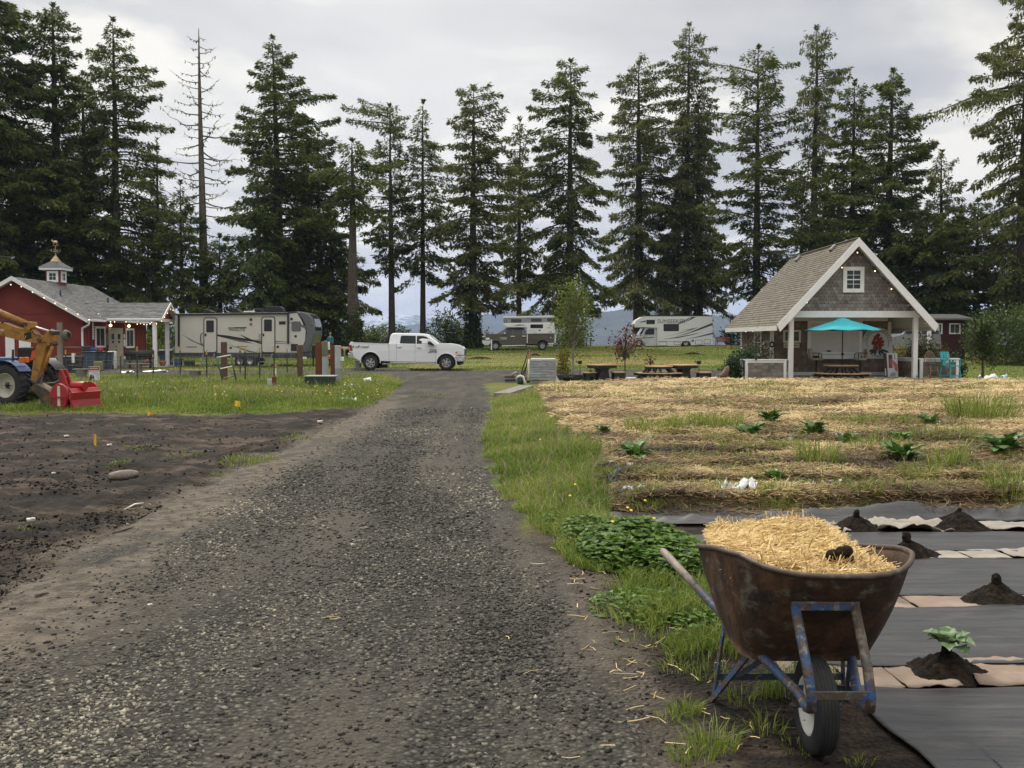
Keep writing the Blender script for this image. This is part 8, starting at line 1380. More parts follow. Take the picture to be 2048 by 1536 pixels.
def tiller():
 RZ_ = R(162.5); O = Vector((-10.44, 23.62, hz_(-10.4, 23.6) - .01)); root = thing('red_tiller', 'red tractor tiller with a scuffed rear flap standing behind the backhoe bucket', 'tiller', O, RZ_); red = mat_layers('tiller_red', (0.33, 0.012, 0.018), [((0.24, 0.03, 0.028), 5, .45, .6), ((0.16, 0.035, 0.03), 9, .62, .70)], rough=.35, bump=.15); L_ = .98
 w = MB(); w.prism([(-.02, .02), (.05, .02), (.10, .24), (.06, .44), (.0, .42), (.04, .24)], (0, -L_, 0), (1, 0, 0), (0, 0, 1), (0, L_, 0)); w.build('rear_flap', red, root, bevel=.006); w = MB(); w.prism([(.03, .43), (.62, .40), (.62, .47), (.10, .52)], (0, -L_, 0), (1, 0, 0), (0, 0, 1), (0, L_, 0)); w.build('hood', red, root, bevel=.01)
 w = MB(); C_ = [(.34 + .26 * math.cos(t), .36 + .28 * math.sin(t)) for t in np.linspace(0, PI, 14)] + [(.10, .30), (.16, .10), (.28, .03), (.42, .03), (.56, .12)]; w.prism(C_, (0, 0, 0), (1, 0, 0), (0, 0, 1), (0, .07, 0)); w.build('side_case', red, root, bevel=.012); w = MB(); w.prism(C_, (0, -L_ - .04, 0), (1, 0, 0), (0, 0, 1), (0, .04, 0)); w.build('side_case', red, root)
 w = MB(); w.box((.12, .075, .30), (.58, .105, .33)); w.build('side_rail', red, root); w = MB(); w.box((.30, .071, .10), (.38, .075, .58)); w.build('side_decal', mat('pale_decal', (0.50, 0.52, 0.45), .5), root)
 w = MB(); w.prism([(.62, .96), (.70, .96), (.72, .42), (.40, .42)], (0, -.55, 0), (1, 0, 0), (0, 0, 1), (0, .05, 0)); w.prism([(.62, .96), (.70, .96), (.72, .42), (.40, .42)], (0, -.40, 0), (1, 0, 0), (0, 0, 1), (0, .05, 0)); w.build('mast', red, root, bevel=.008); w = MB(); w.cyl((.40, -.45, .56), (.02, -.45, .56), .11, n=14); w.cyl((.40, -.9, .50), (.40, -.05, .50), .045, n=10); w.build('gearbox', red, root, bevel=.01)
 w = MB(); w.cyl((.3, -L_ + .05, .18), (.3, -.03, .18), .06, n=8); [w.bar((.3, -.1 - .1 * k, .18), (.3 + .19 * math.cos(k * 1.3), -.1 - .1 * k, .18 + .19 * math.sin(k * 1.3)), .03, .05) for k in range(8)]; w.build('tines', M_BLK, root)
 for y, s_, m_ in ((-.22, 'NOVA', M_OFFW), (-.72, '1.30', M_OFFW)): text('lettering', s_, root, (.043, y, .33), (PI / 2 - .25, 0, -PI / 2), .09, m_, .002)
 w = MB(); w.box((-.012 + .05, -.93, .27), (-.004 + .05, -.83, .38)); w.build('yellow_sticker', mat('sticker_yellow', (0.75, 0.50, 0.02), .5), root); w = MB(); w.tube([(.6, -.48, .78), (.95, -.48, .62), (1.2, -.48, .6)], .025, 6); w.build('top_link', M_WIRE, root)
tiller()
# ================================================================== vehicles, person, dog
M_CHROME = mat('chrome', (0.62, 0.63, 0.65), .18, metal=.9, var=.05); M_BLKP = mat('black_trim', (0.018, 0.019, 0.020), .5); M_WGL = mat('car_glass', (0.016, 0.020, 0.023), .06, spec=.3); M_RIMA = mat('alloy_rim', (0.40, 0.40, 0.40), .3, metal=.7); M_TAIL = mat('red_lens', (0.35, 0.01, 0.012), .25); M_LENS = mat('headlamp_lens', (0.62, 0.63, 0.64), .12)
class Veh:
 """a vehicle seen side-on; side shapes are given in photo pixels at the distance of its near side and stand there at real size"""
 def __init__(s, name, label, cat, pxo, Y, sc, ox, oy, W_, group=None, zg=None):
  s.sc, s.ox, s.oy, s.Y = sc, ox, oy, Y; o = gat(pxo, Y); o.z = hz_(o.x, Y + W_ / 2) if zg is None else zg; s.o = o; s.W = W_; s.root = thing(name, label, cat, o, 0, group); s.hw = lambda z: 0.0
 def p(s, q): v = at(s.ox + q[0] / s.sc, s.oy + q[1] / s.sc, s.Y) - s.o; return (v.x, v.z)
 def shell(s, name, poly, m_, y0=0.0, y1=None, parent=None, bevel=.03, tum=None):
  """closed body: the side outline carried across the width; tum(z) draws both sides inward"""
  y1 = s.W - y0 if y1 is None else y1; P = [s.p(q) for q in poly]; t = tum or (lambda z: 0); w = MB(); n = len(P)
  w.add([(x, y0 + t(z), z) for x, z in P] + [(x, y1 - t(z), z) for x, z in P], [tuple(range(n)), tuple(reversed(range(n, 2 * n)))] + [(i, i + n, (i + 1) % n + n, (i + 1) % n) for i in range(n)])
  return w.build(name, m_, parent or s.root, bevel=bevel, seg=3)
 def side(s, name, poly, m_, d=.006, tum=None, parent=None, both=False, bevel=0, y=0.0):
  P = [s.p(q) for q in poly]; t = tum or (lambda z: 0); n = len(P); o = None
  for far in ((1, 0) if both else (0,)):
   w = MB(); f = (lambda z, e: s.W - y - t(z) + e) if far else (lambda z, e: y + t(z) - e); w.add([(x, f(z, d), z) for x, z in P] + [(x, f(z, -.01), z) for x, z in P], [tuple(range(n)), tuple(reversed(range(n, 2 * n)))] + [(i, i + n, (i + 1) % n + n, (i + 1) % n) for i in range(n)])
   o = w.build(name, m_, parent or s.root, bevel=bevel)
  return o
 def wheels(s, cs, r, rim=.6, style=6, m_=M_RIMA, w_=.26, inset=.02):
  for q in cs:
   x, z = s.p(q); r_ = r / s.sc * s.Y / F
   for y, sg in ((inset + w_ / 2, -1), (s.W - inset - w_ / 2, 1)):
    w = MB(); w.lathe((x, y, r_), (0, sg, 0), [(-w_ / 2, r_ * rim), (-w_ / 2, r_ * .9), (-w_ * .35, r_), (w_ * .35, r_), (w_ / 2, r_ * .92), (w_ / 2, r_ * (rim + .04)), (w_ / 2 - .015, r_ * rim)], 32); t = w.build('wheel', M_TYRE, s.root); w = MB()
    w.lathe((x, y, r_), (0, sg, 0), [(w_ / 2 - .012, r_ * rim), (w_ / 2 - .005, r_ * (rim - .06)), (w_ / 2 - .07, r_ * (rim - .10)), (w_ / 2 - .09, 0)], 28); k = w.build('rim', M_BLKP if style else m_, s.root); k.parent = t
    if style:
     w = MB(); e = y + sg * (w_ / 2 - .022)
     w.lathe((x, y, r_), (0, sg, 0), [(w_ / 2 - .004, r_ * rim), (w_ / 2, r_ * (rim - .05)), (w_ / 2 - .03, r_ * (rim - .09))], 28)
     for j in range(style): a = 2 * PI * j / style + .3; c, d = math.cos(a), math.sin(a); w.bar((x + c * r_ * .08, e, r_ + d * r_ * .08), (x + c * r_ * (rim - .05), e, r_ + d * r_ * (rim - .05)), .03, r_ * .24, (-d, 0, c))
     w.lathe((x, y, r_), (0, sg, 0), [(w_ / 2 - .06, r_ * .18), (w_ / 2 + .005, r_ * .14), (w_ / 2 + .01, 0)], 16)
     k = w.build('spokes', m_, s.root); k.parent = t
 def txt(s, body, q, size, m_, ext=.003, **k): x, z = s.p(q); return text('lettering', body, s.root, (x, -.012 if 'y' not in k else k.pop('y'), z), (PI / 2, 0, 0), size, m_, ext, **k)
def arc(c, r, a0, a1, n=12): return [(c[0] + r * math.cos(R(a)), c[1] - r * math.sin(R(a))) for a in np.linspace(a0, a1, n)]
def blob(x0, y0, x1, y1, r):
 return arc((x0 + r, y0 + r), r, 180, 90, 5) + arc((x1 - r, y0 + r), r, 90, 0, 5) + arc((x1 - r, y1 - r), r, 0, -90, 5) + arc((x0 + r, y1 - r), r, -90, -180, 5)
def pickup(v, body, cabp, wins, wsh, fw, rw, ra, rt, paint, sill, bump_f, bump_r, lamp_f, lamp_r, mirror, handles, flip=1, belt=None, seams=()):
 zb = v.p((0, belt))[1]; zt = min(v.p(q)[1] for q in ()) if False else max(v.p(q)[1] for q in cabp); tum = lambda z: .06 + .20 * max(0, (z - zb) / (zt - zb)); lt = lambda z: .05 * max(0, (z - zb + .25) / .4) ** 2
 v.shell('body', body, paint, tum=lt, bevel=.045); v.shell('cab', cabp, paint, tum=tum, bevel=.07)
 for i, wp in enumerate(wins): v.side('window', wp, M_WGL, .006, tum, both=True)
 (a, b) = wsh; (x0, z0), (x1, z1) = v.p(a), v.p(b); n = Vector((-(z1 - z0), 0, x1 - x0)); n = n if n.x * flip > 0 else -n; n.normalize(); e = .07; w = MB(); A = [Vector((x0, e + tum(z0) + .06, z0)), Vector((x0, v.W - e - tum(z0) - .06, z0)), Vector((x1, v.W - e - tum(z1), z1)), Vector((x1, e + tum(z1), z1))]
 w.add([p + n * .012 for p in A] + [p - n * .03 for p in A], [(0, 1, 2, 3), (7, 6, 5, 4), (0, 4, 5, 1), (1, 5, 6, 2), (2, 6, 7, 3), (3, 7, 4, 0)]); w.build('windscreen', mat('windscreen_glass', (0.28, 0.31, 0.26), .08, spec=.7), v.root)  # pale green-white base colour stands in for brightness reflected by the glass
 v.wheels((fw, rw), rt)
 for c in (fw, rw):
  v.side('wheel_arch', arc(c, ra + 7 * v.sc / 5, 188, -8, 16) + arc(c, ra - 2, -8, 188, 16), paint, .035, both=True, bevel=.012); v.shell('arch_liner', arc(c, ra - 2, 186, -6, 16), M_BLKP, .32, bevel=0)
 v.side('sill_step', sill, M_CHROME, .05, both=True, bevel=.01)
 for nm, pl, m_ in (('front_bumper', bump_f, M_CHROME), ('rear_bumper', bump_r, M_CHROME)): v.shell(nm, pl, m_, -.02, bevel=.03)
 v.side('headlight', lamp_f, M_LENS, .02, both=True, bevel=.01); v.side('tail_light', lamp_r, M_TAIL, .02, both=True, bevel=.01)
 v.side('door_mirror', mirror, M_BLKP, .20, bevel=.02)
 for h in handles: v.side('door_handle', [(h[0], h[1]), (h[0] + 42 * v.sc / 5.12, h[1]), (h[0] + 42 * v.sc / 5.12, h[1] + 9 * v.sc / 5.12), (h[0], h[1] + 9 * v.sc / 5.12)], M_CHROME, .035, bevel=.006)
 gm = mat('panel_gap', (0.10, 0.10, 0.10), .8)
 for (a, b) in seams: dx = .9 * v.sc / 5.12; v.side('panel_gap', [(a[0] - dx, a[1]), (a[0] + dx, a[1]), (b[0] + dx, b[1]), (b[0] - dx, b[1])], gm, .003)
 w = MB(); x0, x1 = v.p(rw)[0], v.p(fw)[0]; w.box((min(x0, x1) - .5, .35, .38), (max(x0, x1) + .4, v.W - .35, .62)); w.build('chassis', M_BLKP, v.root)
def white_pickup():
 v = Veh('white_pickup', 'white crew cab pickup truck standing on the gravel crossing', 'pickup truck', 813, 53.0, 5.12, 620, 560, 1.95); wp = mat('white_paint', (0.70, 0.72, 0.75), .3, var=.03, scale=1.5, coat=.5); FW, RW, ra, rt = (1395, 852), (618, 836), 100, 78
 body = [(402, 660), (412, 634), (440, 632), (805, 648), (880, 652), (1300, 656), (1340, 650), (1440, 650), (1515, 664), (1560, 684), (1578, 706), (1580, 770), (1505, 772), (1500, 800)] + arc(FW, ra, 18, 178, 14) + [(1285, 842), (818, 834), (722, 830)] + arc(RW, ra, 4, 172, 14) + [(512, 828), (455, 800), (440, 742), (402, 740)]
 cabp = [(806, 660), (812, 590), (822, 556), (842, 545), (880, 541), (1140, 547), (1190, 553), (1216, 566), (1330, 655), (1300, 664)]
 wins = [[(918, 648), (926, 580), (936, 568), (1080, 571), (1083, 654)], [(1091, 655), (1090, 572), (1150, 572), (1185, 580), (1222, 606), (1278, 662)]]
 pickup(v, body, cabp, wins, ((1222, 570), (1330, 650)), FW, RW, ra, rt, wp, [(822, 838), (1280, 848), (1280, 860), (822, 850)], [(1475, 778), (1585, 778), (1584, 830), (1562, 838), (1500, 838), (1484, 800)], [(386, 748), (445, 744), (456, 800), (440, 808), (392, 800)], [(1490, 738), (1520, 724), (1552, 722), (1552, 762), (1505, 764), (1486, 752)], [(404, 664), (424, 664), (438, 722), (408, 728)], [(1206, 622), (1226, 620), (1280, 668), (1262, 672), (1208, 654)], [(895, 681), (1096, 687)], 1, 654, [((806, 655), (812, 830)), ((884, 640), (884, 828)), ((1076, 655), (1074, 836)), ((1292, 668), (1284, 842))])
 v.shell('bumper_valance', [(1498, 838), (1560, 838), (1556, 868), (1510, 872)], M_BLKP, .08); v.shell('grille', [(1566, 700), (1582, 716), (1583, 772), (1568, 772)], M_BLKP, .35, bevel=.01); v.side('bed_rail', [(440, 628), (805, 644), (805, 650), (440, 636)], M_BLKP, .004); v.side('fog_lamp', [(1528, 808), (1556, 806), (1556, 824), (1530, 826)], M_LENS, .03); v.side('amber_lens', [(1490, 738), (1512, 728), (1510, 752), (1488, 750)], mat('amber_lens', (0, 0, 0)), .024)
 v.side('mirror_cap', [(1206, 620), (1224, 619), (1240, 634), (1214, 636)], M_CHROME, .215)
 v.txt('4x4 off road', (490, 684), .22, M_BLKP, shear=.3); v.txt('2500', (1259, 724), .19, M_BLKP); v.txt('HEAVY DUTY', (1259, 741), .085, M_BLKP)
white_pickup()
def camper_pickup():
 v = Veh('brown_pickup', 'dark brown crew cab pickup parked under the conifers carrying a camper', 'pickup truck', 1037, 81.0, 12.05, 950, 620, 1.95); bp = mat('brown_paint', (0.060, 0.050, 0.036), .3, var=.1, scale=1.5, coat=.5); FW, RW, ra, rt = (495, 868), (1628, 846), 128, 100
 body = [(180, 660), (190, 618), (250, 592), (380, 578), (520, 574), (640, 582), (1250, 572), (1262, 580), (1905, 572), (1912, 800), (1890, 822), (1760, 836)] + arc(RW, ra, 4, 174, 14) + [(1490, 822), (1240, 830), (640, 850)] + arc(FW, ra, 8, 172, 14) + [(360, 870), (250, 866), (190, 820)]
 cabp = [(510, 590), (520, 572), (740, 446), (800, 430), (1130, 426), (1196, 440), (1214, 590)]
 wins = [[(690, 584), (740, 520), (790, 478), (905, 474), (912, 584)], [(925, 584), (920, 472), (1136, 466), (1146, 580)]]
 pickup(v, body, cabp, wins, ((752, 446), (530, 572)), FW, RW, ra, rt, bp, [(650, 852), (1225, 842), (1225, 866), (650, 878)], [(165, 735), (385, 740), (385, 790), (330, 850), (240, 858), (180, 810)], [(1740, 800), (1915, 790), (1915, 830), (1745, 838)], [(255, 670), (330, 660), (372, 715), (262, 728)], [(1892, 590), (1912, 590), (1912, 690), (1890, 690)], [(690, 545), (745, 540), (760, 584), (700, 596)], [(855, 625), (1130, 620)], -1, 578, [((660, 600), (640, 840)), ((915, 590), (910, 836)), ((1212, 580), (1216, 826))])
 v.shell('grille', [(172, 640), (245, 640), (245, 730), (172, 725)], M_BLKP, .35, bevel=.01); v.side('grille_bar', [(180, 625), (250, 612), (250, 645), (180, 655)], M_CHROME, .01); v.txt('2500', (684, 684), .28, M_CHROME, .004); v.side('mirror_cap', [(695, 545), (740, 542), (745, 575), (705, 580)], M_CHROME, .21)
 c = Veh('truck_camper', 'white pop-up camper with grey soft sides sitting on the brown pickup', 'camper', 1037, 80.95, 12.05, 950, 620, 2.05, zg=v.o.z); cw = mat('camper_white', (0.68, 0.69, 0.70), .4, var=.04)
 c.shell('camper_body', [(680, 322), (1910, 300), (1925, 470), (1908, 566), (1255, 576), (1250, 420), (800, 416), (730, 408), (690, 360)], cw, bevel=.04); c.shell('roof_top', [(665, 168), (720, 156), (1900, 134), (1905, 182), (670, 196)], cw, bevel=.03); c.shell('soft_side', [(690, 196), (1890, 180), (1890, 300), (690, 320)], mat('grey_canvas', (0.27, 0.275, 0.30), .9, bump=.3), .04, bevel=.01)
 for q in ((866, 220, 1122, 300), (1350, 205, 1605, 282), (1740, 200, 1880, 272), (694, 228, 712, 304), (744, 226, 764, 302)): c.side('canvas_window', blob(*q, 6), mat('mesh_window', (0.05, 0.055, 0.055), .6), .005, y=.04)
 c.side('window', blob(1335, 346, 1640, 438, 10), M_WGL, .015, bevel=.004)
 for a in ([(910, 382), (980, 368), (1040, 352), (1090, 348), (1160, 356), (1220, 378), (1120, 372), (1050, 378)], [(1700, 440), (1760, 424), (1800, 422), (1850, 440), (1780, 436)]): c.side('mountain_decal', a, mat('decal_dark', (0.05, 0.05, 0.055), .5), .004)
 for q in ((1755, 340, 1870, 385), (1760, 495, 1870, 540), (1295, 462, 1390, 565), (1395, 462, 1490, 565)): c.side('hatch', blob(*q, 8), mat('hatch_white', (0.60, 0.61, 0.62), .5), .008)
 c.side('camper_lamp', blob(1530, 478, 1580, 504, 5), M_BLKP, .02)
 for q in (1250, 1922): c.side('jack_leg', [(q, 500), (q + 18, 500), (q + 18, 796), (q, 796)], cw, .10)
camper_pickup()
def motorhome():
 v = Veh('motorhome', 'white motorhome with black and blue swoosh stripes parked under the mossy conifers', 'motorhome', 1349, 92.0, 5.12, 1200, 540, 2.4); wp = mat('camper_white', (0, 0, 0)); sv = mat('cab_silver', (0.52, 0.54, 0.57), .3, coat=.4, var=.05); z = 15.75
 def q4(l): return [((1310 + a / z - 1200) * 5.12, (630 + b / z - 540) * 5.12) for a, b in l]
 v.shell('house_body', [(352, 556), (372, 516), (432, 480), (470, 470), (1150, 470), (1155, 762), (930, 772)] + arc((880, 778), 54, 5, 175, 12) + [(826, 775), (588, 776), (584, 590), (360, 584)], wp, bevel=.05)
 v.shell('roof_edge', [(430, 476), (470, 462), (1150, 464), (1152, 474), (470, 474)], M_BLKP, -.01, bevel=.01)
 v.shell('cab', [(296, 740), (298, 694), (318, 674), (404, 657), (450, 590), (590, 586), (590, 772), (455, 772)] + arc((400, 775), 56, 0, 175, 10) + [(300, 760)], sv, .18, 2.22, bevel=.05)
 v.shell('front_bumper', [(288, 738), (360, 742), (345, 762), (292, 756)], M_CHROME, .15); v.side('windscreen', [(404, 654), (450, 592), (464, 592), (430, 656)], M_WGL, .004, y=.18); v.side('window', [(466, 662), (470, 622), (500, 598), (558, 598), (558, 662)], M_WGL, .008, y=.18, both=True); v.side('door_mirror', blob(462, 632, 480, 662, 4), M_BLKP, .2, y=.18); v.side('cab_stripe', [(360, 700), (560, 686), (560, 692), (370, 706)], M_BLKP, .006, y=.18); v.side('headlight', [(330, 704), (356, 698), (358, 722), (334, 726)], M_LENS, .02, y=.18)
 v.wheels(((880, 773), (400, 770)), 38, .62, 0, mat('steel_rim', (0.42, 0.42, 0.40), .45), .28, .08)
 v.side('window', blob(474, 510, 562, 554, 8), M_WGL, .015); v.side('window', blob(650, 552, 808, 626, 8), M_WGL, .015); v.txt('SUNSEEKER', (729, 527), .50, M_BLKP, sx=1.0)
 bl = mat('decal_blue', (0.02, 0.06, 0.22), .4); dk = mat('decal_dark', (0, 0, 0)); gy = mat('decal_grey', (0.16, 0.16, 0.17), .4)
 for l, m_ in (([(705, 275), (1060, 100), (1150, 70), (1200, 60), (770, 280)], bl), ([(760, 300), (1100, 130), (1170, 62), (1290, 62), (1130, 150)], dk), ([(290, 690), (700, 590), (1000, 490), (1370, 385), (1200, 460), (800, 580)], gy), ([(630, 685), (1100, 540), (1500, 370), (1812, 245), (1812, 320), (1400, 470), (1000, 600)], dk), ([(200, 770), (700, 690), (1150, 610), (1490, 540), (1180, 630), (700, 725)], dk), ([(920, 775), (1300, 690), (1812, 555), (1812, 605), (1350, 705)], bl), ([(80, 825), (1160, 822), (1160, 832), (80, 836)], dk), ([(800, 480), (1100, 440), (1370, 385), (1150, 455)], gy)): v.side('stripe', q4(l), m_, .004)
 v.side('cab_over_stripe', [(400, 534), (470, 516), (470, 530), (420, 538)], bl, .004)
 for a in ((118, 845, 380, 965), (592, 845, 800, 940), (1268, 785, 1490, 925), (1540, 765, 1755, 905)):
  o_ = q4([(a[0], a[1]), (a[2], a[3])]); b_ = v.side('storage_hatch', blob(o_[0][0], o_[0][1], o_[1][0], o_[1][1], 6), dk, .005); k = v.side('hatch_panel', blob(o_[0][0] + 3.5, o_[0][1] + 3.5, o_[1][0] - 3.5, o_[1][1] - 3.5, 5), wp, .009); k.parent = b_
 v.side('fuel_cap', blob(942, 712, 960, 734, 7), M_BLKP, .02)
 for a in ((600, 434, 700, 464), (760, 444, 840, 464)): v.shell('roof_unit', [(a[0], a[3]), (a[0] + 20, a[1]), (a[2] - 15, a[1]), (a[2], a[3])], M_BLKP, .8, 1.6)
motorhome()
def trailer():
 v = Veh('travel_trailer', 'beige travel trailer with a dark curved front cap and swoosh stripes behind the barn yard', 'travel trailer', 488, 58.8, 5.12, 330, 560, 2.45); bg_ = mat('trailer_beige', (0.50, 0.485, 0.455), .45, var=.05, scale=1.5); B = M_BLKP; cap = mat('cap_grey', (0.085, 0.088, 0.095), .3, var=.2, coat=.5)
 v.shell('trailer_body', [(102, 346), (1250, 330), (1345, 326), (1400, 420), (1440, 520), (1435, 620), (1385, 745), (102, 748)], bg_, bevel=.03)
 v.shell('front_cap', [(1338, 324), (1400, 326), (1460, 345), (1505, 390), (1528, 470), (1530, 560), (1500, 660), (1470, 742), (1385, 742), (1432, 640), (1448, 560), (1440, 480), (1405, 400)], cap, -.01, bevel=.06); v.shell('cap_window', [(1470, 352), (1512, 394), (1532, 480), (1530, 520), (1506, 470), (1480, 400)], M_WGL, .35)
 v.shell('skirt', [(100, 750), (1480, 744), (1500, 790), (1400, 800), (96, 792)], mat('skirt_dark', (0.045, 0.047, 0.052), .5), -.01, bevel=.02); v.shell('roof_edge', [(100, 344), (1260, 328), (1350, 322), (1350, 336), (1260, 345), (100, 356)], B, -.02, bevel=.01)
 v.side('awning', [(130, 346), (1265, 332), (1265, 350), (130, 364)], B, .12, bevel=.02)
 for x, y0, y1 in ((143, 350, 680), (1262, 334, 652)): v.side('awning_arm', [(x - 8, y0), (x + 10, y0), (x + 10, y1), (x - 8, y1)], B, .08)
 for x0, x1, y0 in ((396, 536, 384), (988, 1130, 374)):
  d = v.side('door', blob(x0, y0, x1, 752, 26), B, .03); k = v.side('door_panel', blob(x0 + 9, y0 + 9, x1 - 9, 738, 20), bg_, .036); k.parent = d; k = v.side('door_window', blob(x0 + 28, y0 + 30, x1 - 34, y0 + 152, 9), M_WGL, .045); k.parent = d; k = v.side('door_handle', blob(x0 + 14, 548 if x0 < 500 else 548, x0 + 30, 576, 4), B, .06); k.parent = d
 w = MB(); P = [v.p(q) for q in ((392, 540), (372, 552), (368, 600), (372, 648), (394, 658))]; w.tube([(x, -.08, z) for x, z in P], .022, 6); w.build('grab_rail', B, v.root); w = MB(); P = [v.p(q) for q in ((985, 540), (972, 550), (968, 610), (976, 640))]; w.tube([(x, -.08, z) for x, z in P], .03, 6); w.build('grab_rail', M_CHROME, v.root)
 gy = mat('decal_grey', (0, 0, 0)); tn = mat('decal_tan', (0.24, 0.20, 0.13), .5); gr = mat('decal_fade', (0.12, 0.115, 0.11), .5)
 for l, m_ in (([(165, 552), (300, 628), (430, 682), (505, 718), (400, 680), (270, 622)], B), ([(410, 542), (640, 568), (850, 604), (1060, 640), (1360, 655), (1060, 648), (820, 622), (600, 590)], B), ([(600, 590), (820, 622), (915, 652), (760, 632)], gr), ([(762, 558), (800, 570), (930, 628), (1110, 684), (960, 650), (830, 600)], B), ([(890, 604), (1140, 622), (1330, 640), (1100, 634)], tn), ([(630, 656), (760, 690), (930, 742), (860, 738), (740, 694)], gr), ([(1175, 410), (1300, 440), (1300, 448)], gr), ([(1390, 452), (1442, 470), (1444, 500), (1390, 478)], gr), ([(220, 682), (326, 682), (326, 690), (220, 690)], B), ([(740, 676), (844, 676), (844, 682), (740, 682)], B), ([(700, 484), (834, 482), (834, 494), (700, 496)], B), ([(642, 486), (696, 484), (696, 496), (642, 497)], gr)): v.side('stripe', l, m_, .004)
 v.txt('MINILITE', (738, 511), .215, B, sx=1.12)
 v.side('window', blob(1296, 424, 1392, 526, 18), mat('grey_cover', (0.11, 0.112, 0.115), .5), .02); v.side('side_window', blob(1168, 424, 1234, 456, 5), B, .015); v.side('access_hatch', blob(1290, 656, 1362, 728, 4), B, .02)
 for q in ((880, 406, 15), (1296, 399, 14), (1338, 575, 13), (1155, 684, 13)): v.side('speaker', arc(q[:2], q[2], 0, 345, 16), B, .02)
 v.side('marker_lamp', arc((880, 453), 14, 0, 345, 14), mat('amber_red', (0.36, 0.06, 0.03), .4), .025); v.side('vent', blob(905, 692, 948, 735, 4), M_CHROME, .02); v.side('outlet', blob(660, 686, 686, 704, 4), B, .02); v.side('number_plate', blob(1408, 786, 1452, 810, 3), M_OFFW, .05)
 for l in ([(985, 326), (995, 268), (1010, 262), (1140, 264), (1165, 285), (1178, 324)], [(640, 330), (650, 290), (690, 288), (740, 326)], [(345, 340), (360, 298), (400, 300), (440, 324)], [(880, 328), (882, 290), (905, 284), (940, 290), (944, 326)]): v.shell('roof_unit', l, M_BLKP, .8, 1.6, bevel=.02)
 v.shell('roof_vent', [(768, 330), (770, 316), (885, 312), (888, 328)], M_OFFW, .7, 1.4)
 v.wheels(((764, 838), (868, 838)), 56, .55, 0, M_RIMA, .22, .05)
 for x0, x1 in ((396, 510), (985, 1100)):
  w = MB()
  for i, y in enumerate((790, 835, 872)): a, b = v.p((x0 - 4 + 0 * i, y)), v.p((x1 + 4, y)); w.box((a[0], -.28 - .16 * i, a[1] - .02), (b[0], -.10 - .16 * i, a[1] + .02))
  for x in (x0, x1): a, b = v.p((x, 756)), v.p((x - 6, 882)); w.bar((a[0], -.03, a[1]), (b[0], -.55, max(.02, b[1])), .04, .05)
  w.build('entry_steps', mat('step_metal', (0.20, 0.21, 0.22), .5), v.root)
 w = MB(); a = v.p((1480, 780)); b = v.p((1560, 790)); w.bar((a[0], .6, a[1]), (b[0], 1.2, b[1]), .08, .1); w.bar((a[0], 1.8, a[1]), (b[0], 1.2, b[1]), .08, .1); w.cyl((b[0], 1.2, 0), (b[0], 1.2, b[1] + .3), .04, n=8); w.build('tow_hitch', M_BLKP, v.root)
trailer()
def parked_van():
 v = Veh('silver_van', 'silver van with a dark windscreen seen through the cottage porch', 'van', 1830, 62, 1, 0, 0, 1.8); v.shell('body', [(1788, 700), (1788, 672), (1806, 667), (1818, 648), (1880, 646), (1884, 700)], mat('silver_paint', (0.16, 0.17, 0.18), .3, coat=.4), bevel=.08); v.side('window', [(1810, 667), (1820, 651), (1840, 650), (1840, 668)], M_WGL, .01, both=True); v.side('window', [(1844, 668), (1844, 650), (1876, 650), (1878, 668)], M_WGL, .01, both=True); v.shell('windscreen', [(1804, 667), (1816, 648), (1819, 649), (1808, 668)], M_WGL, .12); v.shell('bumper', [(1785, 698), (1785, 690), (1800, 690), (1800, 698)], M_BLKP, .05); v.wheels(((1804, 700), (1866, 700)), 10, .6, 5)
parked_van()
